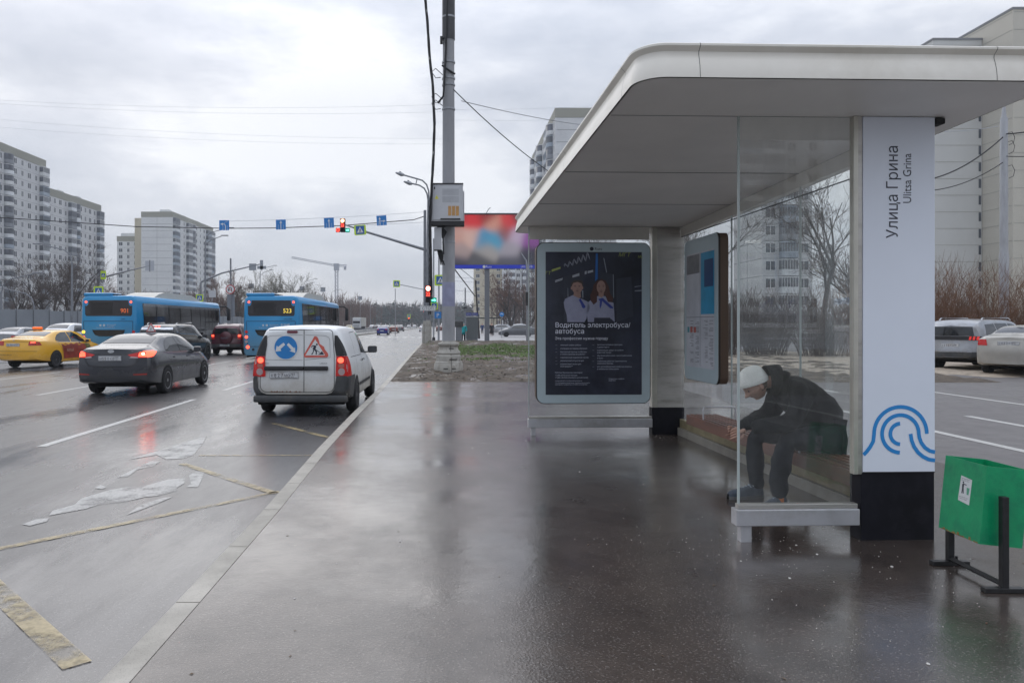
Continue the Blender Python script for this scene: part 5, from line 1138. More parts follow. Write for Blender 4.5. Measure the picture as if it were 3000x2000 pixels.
RS, bv, P = suv('dark red off-road car with spare wheel between the two blue buses', M_dred, (-12.25, 40.7, 0), 0, H=1.70, L_=4.2, W_=.88, r=.35)
for s in (-1, 1):
    f = (lambda p: p) if s > 0 else mir
    P([f([(.62, .86), (.80, .86), (.80, 1.13), (.64, 1.13)])], 'r', M_redl, 'tail_light', .012); P([f([(.64, 1.0), (.78, 1.0), (.78, 1.10), (.66, 1.10)])], 'r', M_redon, 'brake_light', .018)
M_sp = FRONT(0.02, -.09, .93)
b = MB(); b.lathe([(0.001, .17), (.26, .16), (.33, .13), (.355, .06), (.35, 0)], 32, M_sp); sw_ = b.build('spare_wheel', M_dred, RS, smooth=True)
text('cover_text', 'SUZUKI', .115, M_chrome, sw_, FRONT(-.22, -.262, .89), bold=.03)
plate(RS, bv, 'В148АР', '77', -.05, .53)
# parked cars on the right, on the dirt verge
M_silv = mat('silver_paint', (0.32, 0.33, 0.35), 0.3, 0.35, vary=0.1, coat=0.5, dirt=(0.25, 0.24, 0.23))
CR, bv, P = suv('silver estate-like crossover parked in front of the twiggy bushes', M_silv, (15.84, 23.8, .20), R(-58), H=1.64, L_=4.64, rim=M_rim, r=.35)
P([[(-.62, .97), (.62, .97), (.62, 1.09), (-.62, 1.09)]], 'r', M_trim, 'tail_panel', .008)
for s in (-1, 1):
    f = (lambda p: p) if s > 0 else mir
    P([f([(.50, .96), (.84, .96), (.86, 1.09), (.52, 1.10)])], 'r', M_trim, 'lamp_housing', .010)
    P([f([(.50+.1*q, .975), (.56+.1*q, .975), (.58+.1*q, 1.085), (.52+.1*q, 1.085)]) for q in range(3)], 'r', mat('claw_lamp', (0.5, 0.03, 0.03), 0.2, emit=(1, .05, .03), es=.3), 'tail_light', .016)
P([[(-.85, .36), (.85, .36), (.86, .52), (-.86, .52)]], 'r', M_plast, 'bumper', .014); P([line_poly([(-.6, .60), (.6, .60)], .03)], 'r', M_chrome, 'bumper_strip', .016)
plate(CR, bv, 'Р312ТН', '799', -.02, .80)
M_beige = mat('champagne_paint', (0.42, 0.40, 0.36), 0.3, 0.3, vary=0.08, coat=0.5)
CB, bv, P = sedan('champagne saloon parked at the right edge beside the silver crossover', M_beige, (15.75, 21.2, .20), R(-52), M_rim)
for s in (-1, 1):
    f = (lambda p: p) if s > 0 else mir
    P([f([(.52, .86), (.78, .86), (.78, 1.03), (.56, 1.03)])], 'r', M_redl, 'tail_light', .01)
plate(CB, bv, 'К432РС', '77', 0, .93)
# ------------------------------------------------------------------ buses
M_bus = mat('bus_blue', (0.010, 0.235, 0.50), 0.28, vary=0.06, scale=2, coat=0.5, dirt=(0.03, 0.19, 0.40), dscale=1.2)
M_busr = grade_mat('bus_blue_sprayed', (0.012, 0.24, 0.50), (0.075, 0.20, 0.30), 0.4, 2.0, 0.32, 0.35)
M_busg = mat('bus_glass', (0.012, 0.012, 0.014), 0.05, spec=0.8, vary=0.3)
M_busd = mat('bus_rear_glass', (0.035, 0.032, 0.034), 0.2, spec=0.5)
M_acw = mat('roof_unit_cream', (0.52, 0.50, 0.45), 0.5, vary=0.06)
M_orn = mat('bus_ornament', (0.45, 0.50, 0.55), 0.5)
def bus(lab, loc, num, numcol, orn, lit):
    B = thing('city_bus', lab, 'bus', loc, 0, 'blue city buses waiting at the light')
    b = MB(); Ht, Wd, Ln = 2.93, 1.25, 12.0
    prof = [(-Wd+.06, .30), (-Wd+.01, .42), (-Wd, 1.0), (-Wd+.012, 2.0), (-Wd+.035, 2.62), (-Wd+.07, 2.80), (-Wd+.16, 2.90), (-Wd+.30, Ht)]
    ring = prof + [(-x, z) for x, z in prof[::-1]]; n = len(ring); st_ = [(0, .93, .035), (.04, .97, .01), (.12, 1, 0), (Ln-.5, 1, 0), (Ln-.12, .985, .0), (Ln, .93, .02)]
    vs = []; fs = []
    for y, k, dz in st_: vs += [(x*k, y, z if z < 1 else z - dz*3*(z > 2.5)) for x, z in ring]
    for i in range(len(st_)-1):
        for j in range(n): fs.append((i*n+j, i*n+(j+1) % n, (i+1)*n+(j+1) % n, (i+1)*n+j))
    fs += [tuple(range(n-1, -1, -1)), tuple((len(st_)-1)*n+j for j in range(n))]
    b.add(vs, fs); me = b.mesh('body', M_busr); bm = bmesh.new(); bm.from_mesh(me); bmesh.ops.recalc_face_normals(bm, faces=bm.faces); bm.to_mesh(me); bv = BVHTree.FromBMesh(bm); bm.free(); sharp(me, 30)
    link('body', me, B)
    P = lambda polys, view, m, nm, off=0.006, parent=None: decal(bv, polys, view, off, 0.35).build(nm, m, parent or B)
    MB().bbox((-1.15, .06, 2.90), (.10, 1.15, 3.055), .06).build('roof_box', M_bus, B, smooth=True); MB().box((.10, .20, 2.92), (.30, 1.0, 2.99)).build('roof_grille', M_gap, B)
    b = MB(); b.prism([(3.0, 2.92), (9.8, 2.92), (9.3, 3.05), (8.2, 3.24), (4.4, 3.24), (3.6, 3.12)], frame((-.72, 0, 0), (0, 1, 0), (0, 0, 1)), 1.5); b.build('roof_unit', M_acw, B)
    win = [(-1.04, 2.66), (-.98, 2.72), (.98, 2.72), (1.04, 2.66), (1.03, 2.10), (.98, 2.03), (-.98, 2.03), (-1.03, 2.10)]
    wnd = P([win], 'r', M_busd, 'rear_window', .008)
    b = MB()
    for i in range(9): b.box((-.80, -.014, 2.10+i*.06), (.18, -.009, 2.14+i*.06))
    b.build('vent_louvres', M_gap, wnd)
    text('route_number', num, .27, mat('led_'+num, numcol, .5, emit=numcol, es=lit), wnd, FRONT(.52, -.012, 2.17), bold=.03, sx=.95)
    for s in (-1, 1):
        f = (lambda p: p) if s > 0 else mir
        P([f([(.86, 2.72), (1.07, 2.72), (1.06, 2.52), (.98, 2.46), (.90, 2.52)])], 'r', M_bus, 'lamp_corner', .011)
        b = MB(); b.disc((s*.985, 2.645), .05, FRONT(0, -.016, 0), 14, .004); b.build('marker_light', M_redon, B)
        for (z_, mm) in ((1.33, mat('amber_lit', (.9, .45, .05), .3, emit=(1, .5, .05), es=2.2) if s < 0 and num == '901' else M_redl), (1.10, M_redon), (.90, M_clr)):
            b = MB(); b.disc((s*1.10, z_), .065, FRONT(0, -.004, 0), 16, .02); b.build('tail_light', mm, B)
        b = MB(); b.disc((s*1.04, .66), .075, FRONT(0, -.004, 0), 16, .02); b.build('fog_light', M_redon if num == '523' else M_redl, B)
    P(segs([(-1.08, 1.0), (-1.05, .75), (-.98, .68), (.98, .68), (1.05, .75), (1.06, 1.80), (-1.10, 1.80)], .018, True), 'r', M_gap, 'hatch_seam', .006)
    P([[(-.72, 1.42), (.72, 1.42), (.68, 1.28), (.52, 1.14), (-.42, 1.14), (-.60, 1.20), (-.68, 1.32)]], 'r', M_gap, 'engine_grille', .010)
    b = MB()
    for i in range(4): b.box((-.62+.03*i, -.020, 1.38-i*.06), (.62-.03*i, -.013, 1.395-i*.06))
    b.build('grille_slats', M_plast, B)
    b = MB(); b.disc((-.80, .55), .055, FRONT(0, -.003, 0), 14, .008); b.build('tow_cap', M_gap, B)
    text('fleet_number', '012668' if num == '523' else '', .13, M_swhite, B, FRONT(.42, -.010, 1.60), bold=.01) if num == '523' else None
    text('bus_lettering', 'LIAZ 5292' if num == '523' else 'LIAZ', .085, M_trim, B, FRONT(.55, -.010, 1.87), bold=.02)
    text('bus_lettering', 'Московский\nтранспорт', .065, M_orn, B, FRONT(-.08, -.010, 1.62)); text('bus_lettering', 'Пожалуйста, будьте внимательны', .05, M_orn, B, FRONT(-.55, -.010, 1.50))
    b = MB(); b.disc((-.36, 1.62), .045, FRONT(0, -.003, 0), 14, .004); b.disc((-.20, 1.62), .055, FRONT(0, -.003, 0), 6, .004); b.build('bus_emblem', M_orn, B)
    for side in 'RL':
        P([[(.62, 2.60), (11.75, 2.60), (11.75, .95), (10.35, .95), (10.35, .42), (9.15, .42), (9.15, 1.02), (.80, 1.12)]], side, M_busg, 'side_glass', .012)
        sx_ = 1.262 if side == 'R' else -1.262
        fr_ = MB()
        for y in (2.2, 3.75, 5.3, 6.9, 8.3, 9.13, 9.75, 10.37, 11.4): fr_.box((min(sx_, sx_*.995), y-.02, 1.05), (max(sx_, sx_*.995)+.003, y+.02, 2.58))
        fr_.build('window_pillar', M_trim, B)
        if orn:
            o_ = MB()
            pts = [(.66 + i*.055, 2.545 + (.065 if i % 2 else -.065)) for i in range(200)]
            ribmesh(o_, pts, .030, RIGHTF(1.275, 0, 0) if side == 'R' else frame((-1.275, 0, 0), (0, 1, 0), (0, 0, 1))); o_.build('ornament_band', M_orn, B)
    for y in (2.7, 8.6):
        for s in (-1, 1):
            wheel(B, s*1.235, y, .48, .28, s, M_rimd, 8)
            P([[(y+.58*math.cos(t), .46+.58*math.sin(t)) for t in [math.pi*1.2*i/18-math.pi*.1 for i in range(19)]]], 'R' if s > 0 else 'L', M_well, 'wheel_arch', .006)
    MB().bbox((-1.12, .1, .22), (1.12, 11.8, .34), .02).build('underbody', M_well, B)
    MB().tube([(1.20, 11.98, 2.72), (1.42, 12.25, 2.74), (1.60, 12.35, 2.60)], .045, 8).build('mirror_arm', M_trim, B, smooth=True)
    MB().bbox((1.50, 12.27, 1.88), (1.70, 12.45, 2.62), .06).build('side_mirror', M_trim, B, smooth=True)
    MB().bbox((-.02, 11.97, 1.0), (.02, 12.02, 2.55), .01).build('windscreen_post', M_trim, B)
    return B
bus('blue city bus showing route 901 with zigzag ornament above its side glass', (-15.1, 33.0, 0), '901', (0.85, 0.17, 0.04), True, 0.3)
bus('blue city bus showing route 523 in yellow, just behind the white van', (-8.0, 33.2, 0), '523', (1.0, 0.72, 0.10), False, 0.6)
# ------------------------------------------------------------------ distant traffic
def far_car(lab, paint, loc, rz=0, H=1.45, L_=4.4, front=False, lit=False, cat='car', group=None, name='car'):
    c_ = thing(name, lab, cat, loc, rz, group); k = H/1.45
    tab = [(0, .74, .30, .78, .66, .74, .98*k, .60, 1.02*k, 1.04*k), (.3, .82, .24, .86, .68, .80, 1.0*k, .66, 1.10*k, 1.12*k), (.9, .84, .2, .87, .68, .81, .98*k, .60, 1.33*k, 1.36*k), (1.8, .84, .2, .87, .68, .81, .96*k, .59, 1.40*k, 1.45*k), (2.6, .84, .2, .87, .66, .80, .94*k, .59, 1.34*k, 1.38*k), (3.3, .84, .2, .86, .64, .79, .90*k, .62, .98*k, 1.0*k), (L_-.25, .76, .22, .80, .56, .70, .74*k, .5, .77*k, .79*k), (L_, .66, .25, .70, .5, .6, .62*k, .45, .65*k, .66*k)]
    me, bv = loft_body(tab, lambda x, z: .06, .06, n=26, cap=4); me.materials.append(paint); link('body', me, c_)
    P = lambda polys, view, m, nm, off=0.008: decal(bv, polys, view, off, 0.15).build(nm, m, c_)
    P([[(-.58, .48), (.58, .48), (.52, .92), (-.52, .92)]], 't', M_cglassl, 'rear_window'); P([[(-.55, 2.66), (.55, 2.66), (.62, 3.25), (-.62, 3.25)]], 't', M_cglass, 'windscreen')
    for s in 'RL': P([[(.8, 1.03*k), (2.95, 1.0*k), (2.5, 1.30*k), (1.2, 1.32*k)]], s, M_cglass, 'side_window')
    for s in (-1, 1):
        f = (lambda p: p) if s > 0 else mir
        P([f([(.50, .80), (.74, .80), (.74, .95), (.52, .95)])], 'r', M_redon if lit else M_redl, 'tail_light')
        P([f([(.42, .55), (.66, .55), (.66, .64), (.42, .64)])], 'f', M_head if front else M_clr, 'headlight')
        for y in (.8, 3.5):
            b = MB(); b.lathe([(.001, .01), (.19, .012), (.20, 0), (.31, 0), (.315, -.05), (.31, -.2)], 18, frame((s*.86, y, .315), (0, s, 0), (0, 0, 1))); b.build('wheel', M_tyre, c_, smooth=True)
    MB().box((-.26, -.075, .62), (.26, -.062, .73)).build('number_plate', M_plate, c_)
    return c_
M_blue = mat('blue_paint', (0.012, 0.03, 0.20), .25, coat=.5); M_brn = mat('red_brown_paint', (0.16, 0.05, 0.035), .3, coat=.4); M_gr2 = mat('mid_grey_paint', (0.10, 0.105, 0.115), .3, .2, coat=.4); M_wht = mat('white_paint', (0.62, 0.63, 0.64), .3, coat=.4); M_green = mat('green_paint', (0.03, 0.2, 0.12), .35)
X = lambda px, Y: (px-VX)/F*Y
c0 = far_car('blue car driving away in the nearest far lane', M_blue, (X(1121, 117), 116, 0))
c1 = far_car('reddish brown car driving away behind the blue one', M_brn, (X(1154, 147), 146, 0), H=1.5)
far_car('grey car driving away right of the reddish one', M_gr2, (X(1171, 182), 182, 0))
far_car('small white car standing just left of the twin poles', M_wht, (X(1239, 168), 168, 0), H=1.5)
far_car('grey and red car partly hidden behind the far signs', M_brn, (X(1288, 178), 178, 0), H=1.5)
far_car('pale yellow car with headlights on coming towards the camera', mat('cream_taxi', (0.62, 0.50, 0.20), .3, coat=.4), (X(1020, 168), 172, 0), math.pi, H=1.5, front=True)
g_ = 'cars queueing far down the road'
for i, (px, Y, m_) in enumerate(((1132, 225, M_wht), (1146, 240, M_green), (1163, 262, M_wht), (1122, 280, M_gr2), (1108, 300, M_wht), (1174, 310, M_wht), (1197, 330, M_wht), (1214, 350, M_wht), (1098, 255, M_gr2), (1088, 285, M_wht))):
    cc_ = copy_tree(c1 if i % 2 else c0); cc_.location = (X(px, Y), Y, 0); cc_['group'] = g_
    cc_['label'] = 'small car in the queue far down the road'
    for ch in cc_.children:
        if ch.name.startswith('body'): ch.data = ch.data.copy(); ch.data.materials.clear(); ch.data.materials.append(m_)
# white van and dark cars behind the taxi
far_car('white car behind the yellow taxi, only its roof showing', M_wht, (X(168, 43.5), 43, 0), 0, H=1.75, L_=4.6)
far_car('dark grey car standing between taxi and left bus', M_gr2, (X(232, 46), 45.5, 0), 0, H=1.62)
far_car('grey car at the left edge behind the taxi roof', M_silv, (X(10, 47), 47, 0), 0, H=1.5)
# grey hatchback seen from the side on the square
far_car('grey hatchback parked sideways beyond the mud, right of the billboard post', M_gr2, (X(1566, 92), 92, 0.14), R(90), H=1.5, L_=4.4)
far_car('white car parked beyond the grey hatchback', M_wht, (X(1560, 112), 113, .14), R(80), H=1.6)
far_car('silver car parked behind the black coated person', M_silv, (X(1500, 122), 122, .14), R(96), H=1.55)
# lorry
LR = thing('lorry', 'white articulated lorry with dark windscreen coming along the far side', 'lorry', (X(1047, 240), 240, 0))
MB().bbox((-1.25, -2.3, .5), (1.25, 0, 3.75), .12).build('cab', M_wht, LR); MB().box((-1.1, -2.33, 2.0), (1.1, -2.305, 2.75)).build('windscreen', M_cglass, LR)
MB().bbox((-1.27, .4, 1.0), (1.27, 13.5, 3.9), .03).build('trailer', M_acw, LR)
for i in range(3): MB().box((-.95, -2.32, .8+i*.32), (.95, -2.303, .9+i*.32)).build('grille_bar', M_trim, LR)
for y in (-1.6, 2.0, 9.5, 11): MB().lathe([(.5, -1.2), (.5, 1.2)], 16, frame((0, y, .5), (0, 1, 0), (0, 0, 1))).build('axle_wheels', M_tyre, LR)
# ================================================================== street furniture
M_conc = mat('pole_concrete', (0.31, 0.315, 0.33), 0.7, vary=0.2, scale=3, dirt=(0.22, 0.22, 0.23), dscale=1.5, stretch=(1, 1, .3), bump=.1)
M_basec = mat('pale_base_concrete', (0.36, 0.345, 0.31), 0.75, vary=0.2, scale=3, dirt=(0.20, 0.18, 0.15), dscale=2.5, bump=.2)
M_gsteel = mat('grey_steel', (0.21, 0.22, 0.24), 0.5, .3, vary=.15)
M_cab = mat('cabinet_grey', (0.47, 0.48, 0.50), 0.4, vary=.04)
M_cable = mat('black_cable', (0.012, 0.012, 0.014), 0.6)
M_green_bin = mat('green_enamel', (0.005, 0.30, 0.12), 0.35, vary=.12, scale=5, dirt=(0.004, 0.22, 0.10), dscale=7, bump=.08)
M_galv = mat('galvanised', (0.30, 0.31, 0.33), .45, .5, vary=.15)
M_sgnY = mat('sign_fluorescent', (0.52, 0.72, 0.03), .45); M_sgnB = mat('sign_deep_blue', (0.010, 0.10, 0.36), .4)
M_bgrey = mat('sign_back', (0.30, 0.32, 0.35), .5, .2)
# --- litter bin
LB = thing('litter_bin', 'tilted green square litter bin on a black steel stand beside the pillar', 'litter bin', (3.03, 4.36, SW))
M_blkst = mat('black_stand', (0.012, 0.012, 0.013), .4, vary=.4, scale=20)
for (x, y, h_) in ((.0, -.235, .525), (.015, .235, .27)):
    MB().bbox((x-.018, y-.018, .02), (x+.018, y+.018, h_), .003).build('post', M_blkst, LB)
    MB().bbox((x-.115, y-.022, 0.001), (x+.11, y+.022, .027), .003).build('foot', M_blkst, LB)
b = MB(); b.tube([(0, -.215, .042), (.012, .215, .042)], .016, 4); b.build('crossbar', M_blkst, LB)
MB().tube([(.045, .22, .02), (.045, .22, .06)], .008, 8).build('anchor_bolt', M_blkst, LB)
T0 = Matrix.Translation((-.055, 0, .245)) @ Matrix.Rotation(R(5.8), 4, 'Y')
b = MB(); hx, hy, hz, th = .24, .165, .435, .006
def bxm(a, c): b.box(a, c, T0)
bxm((-.045, -hy-.02, 0), (hx-.045, -hy-.02+th, hz)); bxm((-.045, hy-th, 0), (hx-.045, hy, hz)); bxm((-.045, -hy-.02+th, 0), (-.045+th, hy-th, hz)); bxm((hx-.045-th, -hy-.02+th, 0), (hx-.045, hy-th, hz)); bxm((-.045+th, -hy-.02+th, .0), (hx-.045-th, hy-th, .01))
bo = b.build('bin_body', M_green_bin, LB)
b = MB(); random.seed(2)
for k in range(60):
    a_ = random.random()*.32-.18; h__ = random.uniform(.002, .02)*random.random(); b.box((-.0458, a_, 0), (-.0452, a_+random.uniform(.004, .02), h__), T0)
b.build('rust_edge', mat('bin_rust', (.28, .16, .05), .8, vary=.3, scale=30), bo)
b = MB(); MS_ = T0 @ LEFTF(-.0455, 0, 0); b.prism([(-.02, .20), (.075, .19), (.080, .335), (-.012, .345)], MS_, .001); b.build('sticker', M_swhite, bo)
b = MB(); Ms2 = T0 @ LEFTF(-.0468, 0, 0)
for p in ([(.004, .245), (.012, .245), (.014, .27), (.018, .245), (.024, .247), (.018, .28), (.020, .298), (.040, .295), (.040, .301), (.014, .303), (.004, .296), (.006, .27)], arc(.012, .309, .006, 0, 330, 8)): b.prism(p, Ms2, .0004)
b.build('sticker_figure', M_dtext, bo)
b = MB(); b.prism([(.048, .245), (.064, .245), (.068, .285), (.044, .285)], Ms2, .0004); b.build('sticker_bin', mat('pale_green', (.10, .35, .22), .5), bo)
for k, s in enumerate(('Уважаемые граждане!', 'соблюдайте чистоту')): text('sticker_text', s, .0085, M_dtext, bo, T0 @ LEFTF(-.0468, -.000+.008, .328-k*.010) , sx=.8)
for k, s in enumerate(('Мусор бросайте в урну', 'Спасибо за порядок')): text('sticker_text', s, .0075, M_dtext, bo, T0 @ LEFTF(-.0468, .010, .222-k*.010), sx=.85)
# --- the big concrete pole with its cabinet
PP = thing('utility_pole', 'tall thick concrete pole with moulded pale base on the muddy strip', 'pole', (-.115, 23.3, SW-.02))
MB().lathe([(.20, .9), (.198, 3), (.19, 6), (.18, 10), (.165, 16)], 28).build('pole_shaft', M_conc, PP, smooth=True)
MB().lathe([(.465, 0), (.46, .12), (.44, .28), (.425, .30), (.425, .33), (.395, .36), (.385, .52), (.36, .545), (.35, .57), (.37, .60), (.365, .64), (.31, .70), (.285, .80), (.33, .84), (.34, .88), (.325, .92), (.22, .94), (.205, .98)], 32).build('moulded_base', M_basec, PP, smooth=True)
b = MB()
for z_, a0 in ((.14, -70), (.14, -100), (.42, -75), (.42, -60), (.75, -72)):
    for a in (a0,): 
        r_ = .46 if z_ < .3 else (.40 if z_ < .6 else .30); d = Vector((math.cos(R(a)), math.sin(R(a)), 0)); b.box((-.07, -.02, -.012), (.07, .02, .012), Matrix.Translation(d*(r_-.012)+Vector((0, 0, z_))) @ Matrix.Rotation(R(a+90), 4, 'Z'))
b.tube([(.10, -.46, 0), (.09, -.43, .3), (.08, -.37, .5), (.07, -.33, .7), (.065, -.32, .92)], .006, 5); b.build('base_slots', M_gap, PP)
b = MB()
for z_ in (8.15, 8.9, 9.1, 9.6, 11.0, 11.9, 12.5): b.lathe([(.195, z_-.03), (.205, z_-.025), (.205, z_+.025), (.195, z_+.03)], 20)
b.build('steel_band', M_galv, PP, smooth=True)
MB().lathe([(.197, 10.3), (.199, 10.31), (.196, 11.6)], 24).build('dark_wrap', mat('dark_wrap', (.06, .06, .065), .6, vary=.2), PP, smooth=True)
b = MB(); b.box((-.235, -.12, 12.0), (-.17, .0, 13.4)); b.box((.17, -.14, 11.6), (.215, -.02, 13.5)); b.build('pole_bracket', M_gsteel, PP)
b = MB(); b.tube([(-.05, -.215, 14), (-.02, -.22, 12), (-.08, -.225, 10), (-.13, -.22, 9.0), (-.16, -.22, 8.5), (-.33, -.15, 8.3)], .032, 8); b.tube([(-.20, -.2, 9.45), (0, -.225, 9.3), (.2, -.15, 9.2)], .03, 8); b.build('pole_cable', M_cable, PP, smooth=True)
MB().box((-.26, -.20, 10.15), (-.18, -.05, 10.35)).build('clamp', M_cable, PP)
MB().lathe([(.200, 2.05), (.2015, 2.06), (.2015, 2.78), (.200, 2.79)], 28).build('notice_sheet', mat('lilac_notice', (.27, .28, .40), .5, vary=.15, scale=5), PP, smooth=True)
b = MB(); b.lathe([(.2, 4.0), (.203, 4.01), (.203, 4.05), (.2, 4.06)], 20); b.build('steel_band', M_galv, PP)
CBX = thing('equipment_cabinet', 'pale grey vented equipment cabinet strapped high on the concrete pole', 'cabinet', (-.12, 22.95, 0))
s_ = 95.86; CX = lambda x: (x-1325)/s_+.12; CZ = lambda y: CH-(y-950)/s_
MB().bbox((CX(1263), -.30, CZ(652)), (CX(1356), .12, CZ(545)), .015).build('cabinet_body', M_cab, CBX)
MB().bbox((CX(1262), -.33, CZ(545)+.001), (CX(1357), .14, CZ(543)+.01), .005).build('cabinet_lid', M_trim, CBX)
MB().bbox((CX(1263), -.28, CZ(664)), (CX(1360), .10, CZ(652)-.001), .01).build('cabinet_tray', M_trim, CBX); MB().bbox((CX(1356)+.001, -.2, CZ(650)), (CX(1360), .10, CZ(563)), .01).build('side_case', M_cab, CBX)
MB().bbox((CX(1269), -.318, CZ(648)), (CX(1350), -.301, CZ(550)), .006).build('cabinet_door', M_cab, CBX)
b = MB()
for j in range(15):
    for i in range(15):
        if j == 7: continue
        x = CX(1297)+i*.033; z = CZ(560)-j*.0275; b.box((x, -.3215, z-.006), (x+.018, -.3185, z+.006))
b.build('vent_holes', M_gsteel, CBX)
b = MB()
for i in range(3):
    for j in range(8): b.box((CX(1313)+i*.115, -.3222, CZ(608)-j*.037-.034), (CX(1313)+i*.115+.095, -.3185, CZ(608)-j*.037-.004))
b.build('orange_labels', mat('orange_label', (.50, .25, .05), .5, vary=.2), CBX)
b = MB(); b.prism([(CX(1274), CZ(588)), (CX(1286), CZ(588)), (CX(1280), CZ(577))], FRONT(0, -.3195, 0), .002); b.build('warning_triangle', mat('warning_yellow', (.65, .62, .08), .5), CBX)
b = MB(); b.box((CX(1272), -.322, CZ(560)), (CX(1275.5), -.3185, CZ(553))); b.box((CX(1291), -.34, CZ(648)), (CX(1348), -.32, CZ(644))); b.build('door_fittings', M_trim, CBX)
JB = thing('junction_box', 'narrow grey junction box hanging below the vented cabinet', 'junction box', (-.12, 22.95, 0))
MB().bbox((CX(1272.5), -.16, CZ(733)), (CX(1294), .05, CZ(668)), .01).build('box_body', M_cab, JB); MB().bbox((CX(1272), -.17, CZ(735)), (CX(1295), .06, CZ(733)-.001), .003).build('box_lip', M_trim, JB)
b = MB(); random.seed(31)
for k in range(7):
    x0_ = CX(1282+k*2.2); b.tube([(x0_, -.05, CZ(735)), (x0_+.03, -.06, CZ(748)), (CX(1290)+k*.012, -.05, CZ(762)), (CX(1291)+.02*k, -.02, CZ(776)+.1*(k % 2))], .014, 6)
for k in range(6):
    x0_ = CX(1284+k*4); b.tube([(x0_, -.05, CZ(664)), (x0_-.05, -.09, CZ(670)), (x0_+.04, -.06, CZ(680)), (CX(1298), -.03, CZ(700)), (CX(1300), -.02, CZ(745))], .02, 6)
b.build('loose_cables', M_cable, JB, smooth=True)
# cable bundle swinging down to the cabinet
b = MB(); random.seed(6)
pth = [(1305, -330), (1262, -210), (1243, -80), (1246, 0), (1252, 62), (1259, 175), (1268, 250), (1271, 320), (1273, 365), (1270, 456), (1265, 543), (1260, 660), (1262, 760), (1265, 900)]
for k in range(6):
    o_ = random.uniform(0, 6); pts = []
    for i in range(len(pth)-1):
        for t in range(6):
            x = pth[i][0]+(pth[i+1][0]-pth[i][0])*t/6; y = pth[i][1]+(pth[i+1][1]-pth[i][1])*t/6
            p = at(x, y, 22.6); a = o_ + p.z*2.2; pts.append(p + Vector((.028*math.cos(a), .05*math.sin(a)-.02*k, 0)))
    b.tube(pts, .016, 5)
for z_ in (9.25, 8.5, 8.3): b.tube([(-.35, 22.8, z_-.1), (-.5, 22.7, z_-.15), (-.62, 22.6, z_), (-.5, 22.65, z_+.12), (-.3, 23.0, z_+.05)], .012, 5)
tag(b.build('cable_bundle', M_cable, smooth=True), 'twisted bundle of black cables hanging along the left of the concrete pole', 'cable')
def cable(pts, r, lab, m=None, sag=0, n=24, name='overhead_wire', group=None):
    b = MB(); A, B_ = Vector(pts[0]), Vector(pts[-1])
    P_ = [A+(B_-A)*i/n - Vector((0, 0, sag*4*(i/n)*(1-i/n))) for i in range(n+1)] if len(pts) == 2 else [Vector(p) for p in pts]
    b.tube(P_, r, 5); o_ = b.build(name, m or M_cable); return tag(o_, lab, 'wire', group)
cable([at(1328, 262, 23.2), at(1700, 560, 30)], .016, 'black cable dropping from the concrete pole behind the shelter roof', sag=.25)
cable([at(1352, 296, 23.2), at(1900, 375, 46)], .012, 'thin grey cable running right from the pole to the tall building', M_gsteel, sag=.3)
M_wire = mat('thin_wire', (.42, .44, .48), .5)
for i, (ya, yb, Y0, Y1) in enumerate(((290, 296, 70, 70), (300, 318, 72, 72), (345, 396, 74, 74), (368, 412, 76, 76))):
    cable([at(-60, ya, Y0), at(1300, yb+10, Y1)], .008, 'thin overhead wire crossing the sky %s' % ('above all the others', 'second from the top', 'third from the top', 'just above the roofs')[i], M_wire, sag=.55)
for i, (ya, yb) in enumerate(((322, 300), (352, 340))):
    cable([at(1330, ya, 71), at(1900, yb, 75)], .008, ('upper', 'lower')[i] + ' faint wire between the big pole and the shelter roof', M_wire, sag=.2)
# --- twin poles at the junction: signal pole and lamp pole (about 59 m off)
TY = 58.8; TS = F/TY
SP = thing('signal_pole', 'grey pole with pale conical base carrying the long signal arm', 'pole', (X(1245, TY), TY, .19))
MB().lathe([(.13, 1.5), (.125, 5), (.11, 10.4)], 14).build('pole_shaft', M_gsteel, SP, smooth=True); MB().lathe([(.24, 0), (.22, 1.2), (.15, 1.6), (.14, 1.75)], 14).build('pole_base', M_basec, SP, smooth=True)
A0 = at(1262, 737, TY) - SP.location; A1 = at(1072, 679, TY) - SP.location; A2 = at(1012, 659, TY) - SP.location
MB().tube([A0, (0, 0, (A0*0.9+A1*.1).z), A1, A2], [.12, .115, .085, .05], 10).build('signal_arm', M_gsteel, SP, smooth=True)
LP = thing('street_lamp', 'double armed street lamp whose curved heads rise left of the cabinet', 'street lamp', (X(1254.5, TY-.6), TY-.6, .19))
LS = F/(TY-.6)
def lp(x, y): return Vector(((x-1254.5)/LS, 0, CH-.19-(y-950)/LS))
MB().tube([lp(1254.5, 940), lp(1254.5, 700), lp(1255.5, 580)], [.14, .125, .10], 14).build('lamp_pole', M_gsteel, LP, smooth=True); MB().lathe([(.27, 0), (.25, 1.3), (.17, 1.8)], 14).build('pole_base', M_basec, LP, smooth=True)
for (pts, hd) in (([(1257, 585), (1256, 560), (1250, 541), (1238, 529), (1222, 524), (1190, 515)], (1159, 506)), ([(1254, 585), (1251, 567), (1243, 552), (1229, 543), (1212, 539)], (1183, 532))):
    MB().tube([lp(*p) for p in pts] + [lp(hd[0]+18, hd[1]+5)], .06, 8).build('lamp_arm', M_gsteel, LP, smooth=True)
    a = lp(hd[0]+24, hd[1]+7); c = lp(*hd); b = MB(); b.tube([a, a*.7+c*.3, c], [.10, .16, .06], 8); b.build('lamp_head', M_galv, LP, smooth=True); MB().box((a.x-.35, -.05, a.z+.12), (a.x-.22, .05, a.z+.28)).build('light_sensor', M_gsteel, LP)
MB().tube([lp(1222, 524), lp(1218, 541)], .04, 6).build('arm_strut', M_gsteel, LP)
b = MB(); random.seed(9)
